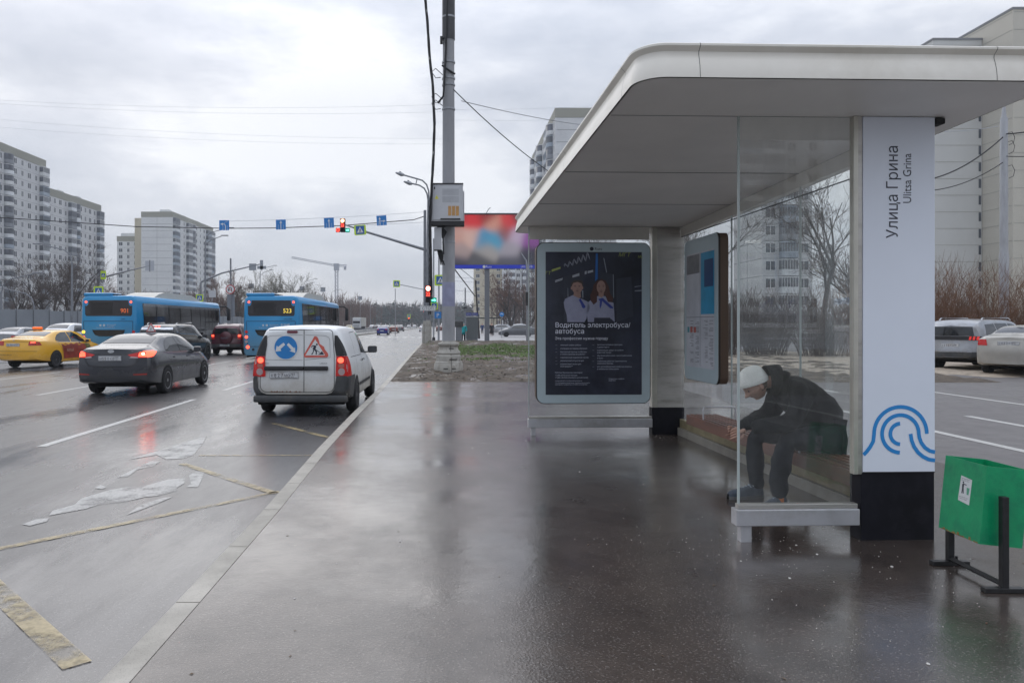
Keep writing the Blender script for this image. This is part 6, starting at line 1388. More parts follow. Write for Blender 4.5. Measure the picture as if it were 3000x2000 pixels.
for k in range(5):
    pts = []
    for i in range(40):
        y = 590 + i*8.5; pts.append(Vector((X(1259+3*math.sin(i*.35+k)+random.uniform(-1, 1), TY-1.2), TY-1.2, CH-(y-950)/LS)))
    b.tube(pts, .018, 4)
tag(b.build('cable_bundle', M_cable), 'tangle of thin cables running down beside the street lamp pole', 'cable')
for i, (ya, za) in enumerate(((621, 632), (634, 640), (649, 662))):
    pass
cable([at(1242, 634, TY), at(1212, 644, TY), at(1000, 661, TY), at(800, 668, TY), at(669, 669, TY), at(400, 664, TY), at(130, 646, TY), at(-80, 632, TY)], .035, 'dark span wire carrying the blue lane signs across the road')
cable([at(1242, 621, TY), at(669, 648, TY)], .012, 'very thin wire just above the lane signs', M_wire, sag=.1); cable([at(1242, 651, TY), at(1070, 660, TY)], .014, 'short stay wire right of the hanging pedestrian sign', M_wire)
# signs and signals
def pict_ped(M, w_, parent):          # white triangle with a walking figure
    b = MB(); k = w_
    b.prism([(-.40*k, -.34*k), (.40*k, -.34*k), (0, .40*k)], M, .004); t = b.build('white_triangle', M_swhite, parent)
    b = MB(); M2 = M @ Matrix.Translation((0, 0, .0045))
    for p in (arc(.01*k, .13*k, .045*k, 0, 330, 10), [(-.03*k, .08*k), (.05*k, .08*k), (.04*k, -.06*k), (.13*k, -.26*k), (.07*k, -.27*k), (0, -.10*k), (-.08*k, -.27*k), (-.14*k, -.26*k), (-.04*k, -.04*k)], [(.04*k, .06*k), (.12*k, -.03*k), (.10*k, -.05*k), (.02*k, .02*k)], [(-.03*k, .06*k), (-.11*k, -.02*k), (-.09*k, -.04*k), (-.02*k, .02*k)]): b.prism(p, M2, .003)
    b.build('walking_figure', M_dtext, t)
    b = MB()
    for i in range(4): b.prism([((-.30+.16*i)*k, -.335*k), ((-.22+.16*i)*k, -.335*k), ((-.20+.16*i)*k, -.29*k), ((-.27+.16*i)*k, -.29*k)], M2, .003)
    b.build('crossing_stripes', M_dtext, t)
def ped_sign(lab, px, py, Y, w_, tilt=0, poleto=None, h=None, flip=False):
    p = at(px, py, Y); o = thing('pedestrian_crossing_sign', lab, 'road sign', p); h = h or w_
    Mx = FRONT(0, 0, 0) @ Matrix.Rotation(R(tilt), 4, 'Z')
    b = MB(); b.prism(rrect(-w_/2, -h/2, w_/2, h/2, w_*.09), Mx, .03); b.build('fluorescent_board', M_sgnY, o)
    M2 = Mx @ Matrix.Translation((0, 0, .031)); q = w_*.70; b = MB(); b.prism([(-q/2, -q/2), (q/2, -q/2), (q/2, q/2), (-q/2, q/2)], M2, .004); b.build('blue_panel', M_sgnB, o)
    pict_ped(Mx @ Matrix.Translation((0, 0, .036)), q, o)
    if poleto is not None: MB().tube([(0, .06, h/2), (0, .06, -p.z+poleto)], .035, 8).build('sign_post', M_galv, o, smooth=True)
    return o
def lane_sign(lab, px, py, kind, tilt):
    p = at(px, py, TY-.25); o = thing('lane_direction_sign', lab, 'road sign', p, 0, 'blue lane signs hung on the span wire'); k = .77
    Mx = FRONT(0, 0, 0) @ Matrix.Rotation(R(tilt), 4, 'Z')
    b = MB(); b.prism([(-k/2, -k/2), (k/2, -k/2), (k/2, k/2), (-k/2, k/2)], Mx, .02); b.build('blue_board', mat('lane_sign_blue', (.015, .19, .53), .4), o)
    b = MB(); M2 = Mx @ Matrix.Translation((0, 0, .021))
    if kind == 'u':
        b.prism([(-.03, -.36), (.03, -.36), (.03, .12), (.10, .12), (0, .31), (-.10, .12), (-.03, .12)], M2, .003)
        xs_ = (-.20, .20)
    elif kind == 'l':
        b.prism(ribbon([(.10, -.36), (.10, -.05), (.06, .05), (-.02, .09), (-.12, .09)], .06), M2, .003); b.prism([(-.10, .20), (-.30, .09), (-.10, -.02)], M2, .003); xs_ = (-.10, .24)
        b.prism(ribbon([(-.02, .18), (.30, .33)], .02), M2, .003)
    else:
        b.prism([(-.17, -.36), (-.11, -.36), (-.11, .10), (-.05, .10), (-.14, .28), (-.23, .10), (-.17, .10)], M2, .003); b.prism([(-.09, -.08), (.14, -.08), (.14, -.14), (.32, -.05), (.14, .04), (.14, -.02), (-.09, -.02)], M2, .003); xs_ = (-.26, .12)
    for x in xs_:
        b.prism([(x-.012, -.36), (x+.012, -.36), (x+.012, -.22), (x-.012, -.22)], M2, .003); b.prism([(x-.012, -.17), (x+.012, -.17), (x+.012, -.03), (x-.012, -.03)], M2, .003)
    b.build('white_arrows', M_swhite, o); MB().box((-.02, .0, -.28), (.02, .10, .28)).build('hanger', M_gsteel, o)
lane_sign('leftmost blue sign on the span wire with an arrow turning left', 657, 660, 'l', 0); lane_sign('blue sign with one upward arrow, second from the left on the span wire', 823, 658, 'u', 1)
lane_sign('blue sign with upward arrow right beside the hanging red signal', 964, 653, 'u', 3); lane_sign('rightmost blue sign on the span wire with upward and right arrows', 1118, 646, 'r', 4)
ped_sign('yellow-green framed pedestrian sign on the signal arm beside the hanging lights', 1055, 674, TY-.35, .92, 4, h=.78)
M_sig = mat('signal_case', (.015, .015, .017), .5); M_sigr = mat('signal_case_red', (.32, .03, .02), .5)
M_redlamp = mat('red_lamp', (1, .3, .2), .3, emit=(1, .42, .22), es=9); M_redhalo = mat('red_ring', (1, .05, .03), .3, emit=(1, .05, .03), es=4); M_grnlamp = mat('green_lamp', (.2, 1, .7), .3, emit=(.15, 1, .62), es=3); M_grnc = mat('green_case', (0, .22, .15), .4, emit=(0, .5, .32), es=.3)
def signal(lab, px, top, bot, Y, w_, num, left_ring, grn_right, hot):
    c_ = at(px, (top+bot)/2, Y); h_ = (bot-top)*Y/F; k = h_/3; o = thing('traffic_light', lab, 'traffic light', c_)
    MB().bbox((-w_/2, 0, -h_/2), (w_/2, .22, h_/2), .03).build('housing', M_sig, o)
    MB().bbox((-w_/2-.01, -.012, h_/2-k*2), (w_/2+.01, -.001, h_/2+.02), .005).build('red_surround', M_sigr, o)
    for i, (m_, r_) in enumerate(((hot, .40), (None, 0), (M_gap, .36))):
        if m_: b = MB(); b.disc((0, h_/2-k*(i+.5)), k*r_, FRONT(0, -.016, 0), 20, .01); b.build('lamp' if i == 0 else 'dark_lamp', m_, o)
        if i != 1: b = MB(); b.lathe([(k*.43, 0), (k*.43, .16), (k*.41, .16), (k*.41, 0)], 18, FRONT(0, -.013, h_/2-k*(i+.5))); b.build('visor', M_sig, o)
    text('countdown', num, k*.95, M_redhalo, o, FRONT(-w_*.40, -.016, h_/2-k*1.82), bold=.02, sx=.78)
    s = k*.95
    if left_ring:
        MB().bbox((-w_/2-s-.02, 0, -h_/2), (-w_/2-.02, .16, -h_/2+s), .02).build('side_housing', M_sigr, o)
        b = MB(); pts = [(-w_/2-.02-s/2+s*.33*math.cos(2*math.pi*i/20), -h_/2+s/2+s*.33*math.sin(2*math.pi*i/20)) for i in range(21)]; ribmesh(b, pts, s*.14, FRONT(0, -.006, 0)); b.build('red_ring', M_redhalo, o)
    MB().bbox((w_/2+.02, 0, grn_right), (w_/2+.02+s, .16, grn_right+s), .02).build('side_housing', M_grnc, o)
    b = MB(); cx_ = w_/2+.02+s/2; cz_ = grn_right+s/2; b.prism([(cx_-s*.36, cz_-s*.12), (cx_+s*.1, cz_-s*.12), (cx_+s*.1, cz_-s*.26), (cx_+s*.4, cz_), (cx_+s*.1, cz_+s*.26), (cx_+s*.1, cz_+s*.12), (cx_-s*.36, cz_+s*.12)], FRONT(0, -.006, 0), .006); b.build('green_arrow', M_grnlamp, o)
    return o
signal('red light with countdown hanging at the tip of the signal arm', 1004, 641, 680, TY-.3, .38, '23', True, -.53, mat('amber_white_lamp', (1, .7, .35), .3, emit=(1, .62, .30), es=5))
signal('red light with countdown and green right arrow on the twin poles', 1254.5, 837, 886, TY-1.6, .42, '22', False, -.66, mat('red_white_lamp', (1, .4, .3), .3, emit=(1, .33, .24), es=9))
p = at(1253.5, 903, TY-1.5); o = thing('stop_line_sign', 'white rectangular plate reading СТОП on the twin poles', 'road sign', p)
MB().bbox((-.60, 0, -.19), (.60, .03, .19), .01).build('plate', M_swhite, o); text('lettering', 'СТОП', .30, M_dtext, o, FRONT(-.44, -.002, -.105), bold=.015, sx=1.02)
b = MB(); ribmesh(b, rrect(-.585, -.175, .585, .175, .03, 3)+[(.585, -.145)], .012, FRONT(0, -.002, 0)); b.build('plate_border', M_dtext, o)
ped_sign('pedestrian sign on a lamp post half hidden by the big concrete pole', 1290, 821, 50, .75, 0, h=.72)
ped_sign('pedestrian sign just behind the green arrow signal', 1272, 896, 64, .62)
ped_sign('small pedestrian sign on a thin arm over the far road', 1162, 831, 104, .95)
cable([at(1172, 833.5, 104), at(1250, 850, 104)], .06, 'thin rod holding the small pedestrian sign over the far road', M_galv, name='support_rod')
MSP = thing('lamp_post', 'slim grey post behind the twin poles with small signs on it', 'post', (X(1270.5, 70), 70, .14))
MB().tube([(0, 0, 0), (0, 0, 9.5)], .07, 8).build('post_shaft', M_galv, MSP, smooth=True); MB().lathe([(.16, 0), (.14, .3), (.08, .35)], 10).build('post_foot', M_trim, MSP)
MB().tube([(.5, -.6, 0), (.5, -.6, 8)], .07, 8).build('post_shaft', M_galv, MSP, smooth=True)
PK = thing('parking_sign', 'small blue parking sign right of the twin poles', 'road sign', at(1283, 923, 68))
MB().bbox((-.3, 0, -.3), (.3, .03, .3), .02).build('board', MATS['lane_sign_blue'], PK); text('letter', 'P', .5, M_swhite, PK, FRONT(-.14, -.003, -.18), bold=.02); MB().tube([(0, .05, -.3), (0, .05, -2.3)], .03, 6).build('post', M_galv, PK)
# --- billboard
BY = 62; bs_ = F/BY
BB = thing('billboard', 'large blurred colourful screen on a single grey post over the mud', 'billboard', (X(1427, BY), BY, .14))
bx = lambda x: (x-1427)/bs_; bzz = lambda y: CH-.14-(y-950)/bs_
m = bpy.data.materials.new('blurred_screen'); m.use_nodes = True; n = m.node_tree; bsdf = n.nodes['Principled BSDF']; MATS['blurred_screen'] = m
g = n.nodes.new('ShaderNodeTexCoord'); cols = [((x_, z_), c_, .95) for x_, z_, c_ in ((-2.7, 2.1, (.22, .02, .03)), (-1.2, 1.8, (.85, .02, .03)), (0, 2.3, (.40, .02, .02)), (.6, 1.5, (.85, .40, .30)), (1.7, 1.7, (.85, .04, .05)), (2.8, 2.2, (.14, .03, .04)), (-2.6, .6, (.75, .42, .36)), (-1.3, .6, (.85, .55, .48)), (-.3, .35, (.06, .34, .62)), (.6, .4, (.05, .42, .70)), (1.4, .9, (.35, .10, .10)), (2.4, .6, (.65, .52, .72)), (3.5, .3, (.32, .08, .40)), (-2.4, -.6, (.50, .38, .38)), (0, -.5, (.45, .42, .42)), (2, -.5, (.45, .42, .50)), (3.4, -1, (.04, .04, .07)), (-2.6, -1.6, (.05, .05, .09)), (-.6, -1.7, (.10, .10, .12)), (2.0, -1.7, (.10, .10, .14)))]
acc = None; wsum = None
for (c0_, c1_), col_, s0_ in cols:
    ds = n.nodes.new('ShaderNodeVectorMath'); ds.operation = 'DISTANCE'; n.links.new(g.outputs['Object'], ds.inputs[0]); ds.inputs[1].default_value = (c0_, 0, c1_ + bzz(700) - .35)
    e1 = n.nodes.new('ShaderNodeMath'); e1.operation = 'DIVIDE'; n.links.new(ds.outputs['Value'], e1.inputs[0]); e1.inputs[1].default_value = s0_*.62
    e2 = n.nodes.new('ShaderNodeMath'); e2.operation = 'POWER'; n.links.new(e1.outputs[0], e2.inputs[0]); e2.inputs[1].default_value = 2
    e3 = n.nodes.new('ShaderNodeMath'); e3.operation = 'MULTIPLY'; n.links.new(e2.outputs[0], e3.inputs[0]); e3.inputs[1].default_value = -1
    e4 = n.nodes.new('ShaderNodeMath'); e4.operation = 'EXPONENT'; n.links.new(e3.outputs[0], e4.inputs[0])
    v = n.nodes.new('ShaderNodeVectorMath'); v.operation = 'SCALE'; v.inputs[0].default_value = col_; n.links.new(e4.outputs[0], v.inputs['Scale'])
    if acc is None: acc, wsum = v.outputs[0], e4.outputs[0]
    else:
        a = n.nodes.new('ShaderNodeVectorMath'); n.links.new(acc, a.inputs[0]); n.links.new(v.outputs[0], a.inputs[1]); acc = a.outputs[0]
        w2 = n.nodes.new('ShaderNodeMath'); n.links.new(wsum, w2.inputs[0]); n.links.new(e4.outputs[0], w2.inputs[1]); wsum = w2.outputs[0]
w3 = n.nodes.new('ShaderNodeMath'); n.links.new(wsum, w3.inputs[0]); w3.inputs[1].default_value = .004
inv = n.nodes.new('ShaderNodeMath'); inv.operation = 'DIVIDE'; inv.inputs[0].default_value = 1; n.links.new(w3.outputs[0], inv.inputs[1])
v = n.nodes.new('ShaderNodeVectorMath'); v.operation = 'SCALE'; n.links.new(acc, v.inputs[0]); n.links.new(inv.outputs[0], v.inputs['Scale'])
bsdf.inputs['Base Color'].default_value = (.02, .02, .02, 1); bsdf.inputs['Roughness'].default_value = .4; n.links.new(v.outputs[0], bsdf.inputs['Emission Color']); bsdf.inputs['Emission Strength'].default_value = .46
xl, xr_, zt, zb_ = bx(1326), bx(1578), bzz(630), bzz(776)
MB().box((xl, -.12, zb_), (xr_, -.10, zt)).build('screen', m, BB)
MB().bbox((xl-.08, -.10, bzz(787)), (xr_+.08, .35, bzz(626)), .02).build('casing', M_trim, BB)
MB().box((xl-.05, -.14, bzz(787)), (xr_+.05, -.101, bzz(776.5))).build('blue_strip', mat('strip_blue', (.012, .03, .33), .4, emit=(.01, .02, .3), es=.4), BB)
text('strip_logo', 'Russ', .26, M_swhite, BB, FRONT(bx(1423), -.143, bzz(784.5)), bold=.04); b = MB(); b.disc((bx(1418), bzz(781.7)), .12, FRONT(0, -.141, 0), 16, .003); b.build('strip_emblem', M_swhite, BB)
text('strip_number', '(495)0 600', .22, M_swhite, BB, FRONT(bx(1525), -.143, bzz(784)), bold=.04)
MB().bbox((bx(1420), .0, 0), (bx(1434), .40, bzz(787)-.001), .02).build('post', mat('billboard_post', (.17, .18, .20), .5, vary=.1), BB)
b = MB(); b.box((xl-.05, -.35, bzz(627.5)), (xr_+.05, -.30, bzz(626)))
for i in range(9): b.box((xl+.3+i*.8, -.33, bzz(626)-.2), (xl+.34+i*.8, .0, bzz(626)-.16))
b.tube([(bx(1424), 0, bzz(626)), (bx(1432), 0, bzz(612)), (bx(1437), 0, bzz(608))], .03, 6); b.build('top_rail', M_gsteel, BB)
# --- kiosk, loudspeaker post, dark post, little shelter, round blue sign
KY = 64.6; ks = F/KY
KO = thing('kiosk', 'plain grey metal cabinet with small blue signs on top beyond the mud', 'kiosk', (X(1383, KY), KY, .14))
MB().bbox((-.51, 0, .30), (.51, .7, 2.15), .02).build('kiosk_body', mat('kiosk_grey', (.13, .145, .15), .5, vary=.08), KO); MB().bbox((-.49, .02, 0), (.49, .68, .299), .01).build('kiosk_base', M_gsteel, KO); MB().bbox((-.53, -.02, 2.151), (.53, .72, 2.22), .01).build('kiosk_roof', M_cab, KO)
for s in (-.27, .27): MB().bbox((s-.24, .1, 2.27), (s+.24, .14, 2.52), .01).build('blue_plate', mat('kiosk_blue', (.03, .05, .28), .4), KO)
for s in (-.27, .27): text('plate_text', 'БИЛЕТЫ', .12, M_swhite, KO, FRONT(s-.22, .098, 2.34), bold=.02, sx=.8)
LSP = thing('loudspeaker_post', 'thin dark post with round grey lamp behind the kiosk', 'post', (X(1363, 70), 70, .14))
MB().tube([(0, 0, 0), (0, 0, CH-.14+(950-843)*70/F)], .06, 8).build('post', M_gsteel, LSP, smooth=True)
MB().lathe([(.001, .0), (.22, .05), (.30, .25), (.16, .38), (.001, .40)], 16, Matrix.Translation((-.30, 0, 3.30)) @ Matrix.Rotation(R(-60), 4, 'Y')).build('lamp_dish', M_cab, LSP, smooth=True); MB().bbox((-.16, -.1, 3.0), (.16, .1, 3.14), .03).build('bracket', M_trim, LSP)
b = MB(); b.tube([at(1404, 992, 72), at(1393, 821, 72)], [.10, .07], 8); tag(b.build('leaning_post', mat('dark_wood_post', (.05, .045, .045), .7)), 'dark leaning wooden post right of the grey kiosk', 'post')
cable([at(1333, 790, 60), at(1392, 868, 72)], .05, 'thick dark cable sloping to the leaning post', name='thick_cable'); cable([at(1350, 788, 60), at(1391, 820, 72)], .03, 'thin cable meeting the top of the leaning post', M_gsteel)
for i, (ya, yb) in enumerate(((812, 816), (823, 828), (850, 856))): cable([at(1332, ya, 70), at(1398, yb, 74)], .02, ('topmost', 'middle', 'lowest')[i]+' thin wire left of the leaning post under the screen', M_wire)
AW = thing('canopy', 'black waiting canopy on posts behind the billboard post', 'canopy', (X(1436, 105), 105, .14))
MB().box((-1.7, 0, 2.35), (1.7, 2, 2.5)).build('canopy_roof', M_trim, AW)
for x in (-1.65, -.6, .5, 1.6): MB().box((x-.04, .1, 0), (x+.04, .18, 2.35)).build('canopy_post', M_trim, AW)
RB = thing('round_blue_sign', 'round blue sign with white arch on a pale post', 'road sign', (X(1470, 85), 85, .14))
b = MB(); b.disc((0, 2.65), .26, FRONT(0, 0, 0), 24, .03); b.build('disc', MATS['lane_sign_blue'], RB); b = MB(); b.prism(ribbon(arcpts(0, 2.62, .12, .12, 0, 180, 10), .06), FRONT(0, -.032, 0), .003); b.build('arch', M_swhite, RB); MB().tube([(0, .05, 0), (0, .05, 2.4)], .035, 6).build('post', M_galv, RB)
SPG = thing('street_lamp', 'slim pale street lamp seen through the far glass of the shelter', 'street lamp', (X(1545, 60), 60, .14))
MB().tube([(0, 0, 0), (0, 0, 5.8), (-.1, 0, 6.6), (-.5, 0, 7.2)], [.10, .09, .07, .05], 8).build('lamp_pole', M_galv, SPG, smooth=True); MB().bbox((-.14, -.1, 3.0), (.14, .1, 4.1), .02).build('signal_back', M_trim, SPG)
UB = thing('litter_urn', 'grey box-shaped post stump left of the teal jacket', 'bin', (X(1344, 60), 60, .14)); MB().bbox((-.25, 0, 0), (.25, .3, 1.3), .03).build('urn_body', M_gsteel, UB); MB().bbox((-.36, -.05, 1.31), (.36, .4, 1.75), .02).build('urn_top', M_plast, UB)
# --- left side: masts, signs
ML = thing('sign_gantry', 'grey mast arm left of the no U-turn sign holding backs of signs', 'sign gantry', (X(588, 92), 92, 0)); ls_ = F/92
q = lambda x, y: Vector(((x-588)/ls_, 0, CH-(y-950)/ls_))
MB().tube([q(588, 1018), q(588, 828)], [.16, .13], 10).build('mast', M_gsteel, ML, smooth=True); MB().tube([q(588, 826), q(650, 800), q(770, 772)], [.13, .10, .06], 8).build('mast_arm', M_gsteel, ML, smooth=True)
for (x0_, y0_, x1_, y1_) in ((730, 772, 751, 792), (762, 762, 771, 790), (754, 779, 780, 788)): a, c = q(x0_, y1_), q(x1_, y0_); MB().box((a.x, -.05, a.z), (c.x, -.02, c.z)).build('sign_back', M_bgrey, ML)
ML = thing('sign_gantry', 'curved mast arm above the left bus with a cross of sign backs', 'sign gantry', (X(285, 92), 92, 0)); q = lambda x, y: Vector(((x-285)/ls_, 0, CH-(y-950)/ls_))
MB().tube([q(285, 1018), q(285, 840), q(290, 822), q(305, 812), q(380, 792), q(450, 776)], [.15, .13, .12, .11, .08, .05], 8).build('mast', M_gsteel, ML, smooth=True)
b = MB(); a, c = q(426, 793), q(437, 764); b.box((a.x, -.05, a.z), (c.x, -.02, c.z)); a, c = q(441, 793), q(452, 764); b.box((a.x, -.05, a.z), (c.x, -.02, c.z)); b.build('sign_back', mat('pale_sign_back', (.42, .44, .48), .5), ML); a, c = q(437.5, 796), q(440.5, 762); MB().box((a.x, -.06, a.z), (c.x, -.02, c.z)).build('hanger', M_gsteel, ML)
ped_sign('pedestrian sign above the roof of the left bus', 289, 853, 62, .80, 0, 0); ped_sign('pedestrian sign rising behind the front of the left bus', 585, 873, 88, .84, 0, 0); ped_sign('small pedestrian sign hanging on the curved mast arm', 303, 806, 88, .62, 0, h=1.0)
NU = thing('no_u_turn_sign', 'round white sign with red rim and black U-turn arrow', 'road sign', (X(674.6, 70), 70, 0)); z0_ = CH+(950-847.6)*70/F
b = MB(); b.disc((0, z0_), .43, FRONT(0, 0, 0), 28, .03); b.build('red_rim', mat('rim_red', (.45, .05, .06), .4), NU); b = MB(); b.disc((0, z0_), .345, FRONT(0, -.031, 0), 28, .003); b.build('white_face', M_swhite, NU)
b = MB(); b.prism(ribbon([(.13, z0_-.22)] + arcpts(.0, z0_+.05, .13, .13, 0, 180, 10) + [(-.13, z0_-.05)], .07), FRONT(0, -.035, 0), .003); b.prism([(-.24, z0_-.02), (-.02, z0_-.02), (-.13, z0_-.20)], FRONT(0, -.035, 0), .003); b.build('arrow', M_dtext, NU)
b = MB(); b.prism(ribbon([(-.22, z0_+.22), (.22, z0_-.22)], .05), FRONT(0, -.039, 0), .003); b.build('red_bar', MATS['rim_red'], NU)
MB().tube([(.0, .12, 0), (0, .12, z0_+2.9)], .08, 8).build('post', M_gsteel, NU, smooth=True); MB().box((-.36, .22, CH+(950-927)*70/F), (.34, .25, CH+(950-862)*70/F)).build('grey_panel', mat('grey_board', (.20, .22, .25), .5), NU)
WB = thing('white_board', 'small pale rectangular board left of the no U-turn sign', 'road sign', (X(622, 80), 80, 0)); MB().bbox((-.38, 0, CH+(950-871)*80/F), (.38, .03, CH+(950-851)*80/F), .01).build('board', M_cab, WB); MB().tube([(0, .06, 0), (0, .06, CH+(950-871)*80/F)], .04, 6).build('post', M_galv, WB)
def lamp2(lab, px, top, Y, s=1, heads=2, group='distant street lamps'):
    sx = F/Y; h_ = CH+(950-top)/sx; o = thing('street_lamp', lab, 'street lamp', (X(px, Y), Y, 0), 0, group)
    MB().tube([(0, 0, 0), (0, 0, h_-1.6)], [.13, .08], 8).build('lamp_pole', M_gsteel, o, smooth=True)
    for k in range(heads):
        dz = -.9*k; ln = (2.6-.7*k)*s
        MB().tube([(0, 0, h_-1.8), (s*.15, 0, h_-1.0+dz), (s*.7, 0, h_-.5+dz), (ln, 0, h_+dz-.05)], .05, 6).build('lamp_arm', M_gsteel, o, smooth=True); MB().bbox((min(ln, ln+s*.8), -.15, h_+dz-.03), (max(ln, ln+s*.8), .15, h_+dz+.09), .03).build('lamp_head', M_galv, o)
    return o
lamp2('double headed lamp in front of the middle tower block', 601, 668, 88, 1); lamp2('double headed lamp rising above the roof of the right bus', 762, 778, 150, 1); lamp2('double headed lamp just right of the willow-like trees', 890, 817, 185, 1); lamp2('small single lamp beside the crane mast', 970, 848, 240, 1, 1)
lamp2('thin pole with one lamp in front of the nearest tower', 211, 715, 66, -1, 1); lamp2('lamp pole at the very left edge of the picture', 3, 800, 60, 1, 1)
lamp2('faint lamp far along the median', 1028, 868, 300, 1, 1); lamp2('faint lamp above the oncoming lorry', 1085, 880, 330, 1, 1); o = thing('thin_post', 'thin grey post in front of the far wood', 'post', (X(1158, 110), 110, 0)); MB().tube([(0, 0, 0), (0, 0, CH+105*110/F)], .05, 6).build('post', M_galv, o); lamp2('grey lamp pole left of the first street trees', 100, 845, 70, -1, 1)
for i, (px, py, Y) in enumerate(((736, 838, 180), (946, 848, 200), (1055, 873, 240), (885, 845, 200))):
    o = thing('sign_back_board', ('grey sign back among the bare trees', 'grey sign back left of the crane mast', 'grey sign back right of the crane mast', 'grey sign back at the edge of the trees')[i], 'road sign', (X(px, Y), Y, 0)); z_ = CH+(950-py)*Y/F
    MB().box((-.65, 0, z_-.6), (.65, .04, z_+.6)).build('board', M_bgrey, o); MB().tube([(0, .08, 0), (0, .08, z_-.6)], .06, 6).build('post', M_galv, o)
# little far signals
for i, (px, py, Y) in enumerate(((1198, 934, 230), (1243, 917, 150))):
    o = thing('traffic_light', ('tiny red light far down the road under a yellow sign', 'tiny red light just left of the twin poles')[i], 'traffic light', at(px, py, Y)); MB().bbox((-.2, 0, -.9), (.2, .2, .5), .03).build('housing', M_sig, o); b = MB(); b.disc((0, .3), .22, FRONT(0, -.01, 0), 14, .01); b.build('lamp', M_redhalo, o); MB().tube([(0, .1, -.9), (0, .1, -3.3)], .05, 6).build('post', M_galv, o)
ped_sign('tiny yellow framed sign over the far red light', 1198, 926, 228, 1.1)
# median guard rail
GR = thing('guard_rail', 'double steel guard rail with short posts along the road median', 'guard rail', (0, 0, 0))
g0, g1_ = onz(1000, 986, 0), onz(1150, 966.5, 0); gx = lambda Y: -13.6 + (Y-90)*(-.028) if Y > 90 else -13.6
b = MB(); 
for z_ in (.45, .78): b.add([(gx(92), 92, z_), (gx(92), 92, z_+.16), (gx(330), 330, z_+.16), (gx(330), 330, z_)], [(0, 1, 2, 3)]); b.add([(gx(92)+.06, 92, z_+.04), (gx(92)+.06, 92, z_+.12), (gx(330)+.06, 330, z_+.12), (gx(330)+.06, 330, z_+.04)], [(0, 1, 2, 3)])
b.build('rail', M_galv, GR)
for i in range(60):
    y = 92 + i*3.2; MB().box((gx(y)-.12, y-.05, 0), (gx(y)-.02, y+.05, .9)).build('post', M_galv, GR)
MB().box((-14.1, 92, 0), (-13.75, 330, .18)).build('median_kerb', M_kerb, GR)
# long grey fence on the left
M_fen = mat('grey_fence', (.22, .24, .265), .6, vary=.08, scale=.8)
FN = thing('site_fence', 'long plain grey sheet fence behind the traffic on the left', 'fence', (0, 0, 0))
b = MB(); y0_ = 46
for i in range(75):
    x0_, x1_ = -35.5, -35.5; b.box((-35.5, y0_+i*2.5, 0), (-35.42, y0_+i*2.5+2.44, 2.9+.05*math.sin(i*2.1)))
b.build('fence_sheets', M_fen, FN)
b = MB()
for i in range(75): b.box((-35.40, y0_+i*2.5-.07, 0), (-35.34, y0_+i*2.5+.01, 2.95))
b.build('fence_posts', M_gsteel, FN)
# right pole with stays
RP = thing('utility_pole', 'slim grey pole with pointed top behind the silver cars', 'pole', (X(2941, 34), 34, .2)); 
MB().lathe([(.20, 0), (.195, 4.6), (.17, 4.7), (.165, 5.0), (.15, 10.75), (.10, 10.85), (.05, 11.4), (.001, 11.5)], 16).build('pole_shaft', mat('pale_pole', (.33, .34, .36), .55, vary=.15, stretch=(1, 1, .2)), RP, smooth=True)
b = MB()
for z_ in (8.6, 9.7, 10.1): b.tube([(.15, 0, z_), (.3, -.1, z_+.05), (.42, -.1, z_-.2), (.36, -.1, z_-.45), (.16, -.1, z_-.55)], .014, 5)
b.build('loose_cables', M_cable, RP, smooth=True)
cable([at(2938, 402, 33.8), at(2700, 530, 33.8)], .03, 'thick black cable sagging left from the pointed pole', sag=.35); cable([at(2938, 476, 33.8), at(2700, 560, 33.8)], .02, 'thinner cable below the thick one left of the pointed pole', sag=.3)
cable([at(2948, 393, 33.8), at(3080, 372, 33)], .03, 'black cable leaving the pointed pole to the right', sag=.05); cable([at(2925, 370, 33.8), at(2700, 385, 33.8)], .014, 'thin upper wire left of the pointed pole', M_wire, sag=.1); cable([at(2948, 458, 33.8), at(3080, 452, 33)], .02, 'lower cable leaving the pointed pole to the right', sag=.05)
# crane
KR = thing('tower_crane', 'pale tower crane with long jib above the far trees', 'crane', (X(986, 420), 420, 0)); s4 = F/420
q = lambda x, y: Vector(((x-986)/s4, 0, CH-(y-950)/s4))
def lattice(b, a, c, w_, n_, r_):
    a, c = Vector(a), Vector(c); d = (c-a).normalized(); u = Vector((0, 1, 0)); v = d.cross(u).normalized(); cs = [u*w_+v*w_, u*w_-v*w_, -u*w_-v*w_, -u*w_+v*w_]
    for k in range(4): b.tube([a+cs[k], c+cs[k]], r_, 4)
    for i in range(n_):
        p0, p1 = a+(c-a)*i/n_, a+(c-a)*(i+1)/n_
        for k in range(4): b.tube([p0+cs[k], p1+cs[(k+1) % 4]], r_*.7, 3)
M_cr = mat('crane_paint', (.38, .40, .45), .5)
b = MB(); lattice(b, q(986, 950), q(986, 792), .75, 16, .16); b.build('mast', M_cr, KR)
b = MB(); lattice(b, q(986, 778), q(854, 754), .45, 22, .12); b.build('jib', M_cr, KR); b = MB(); lattice(b, q(986, 778), q(1016, 778), .45, 5, .12); b.build('counter_jib', M_cr, KR)
MB().box((q(1008, 0).x, -1, q(0, 790).z), (q(1014, 0).x, 1, q(0, 780).z)).build('counterweight', M_cr, KR); MB().box((-1.4, -1.2, q(0, 792).z), (1.4, 1.2, q(0, 772).z)).build('crane_cab', M_cr, KR)
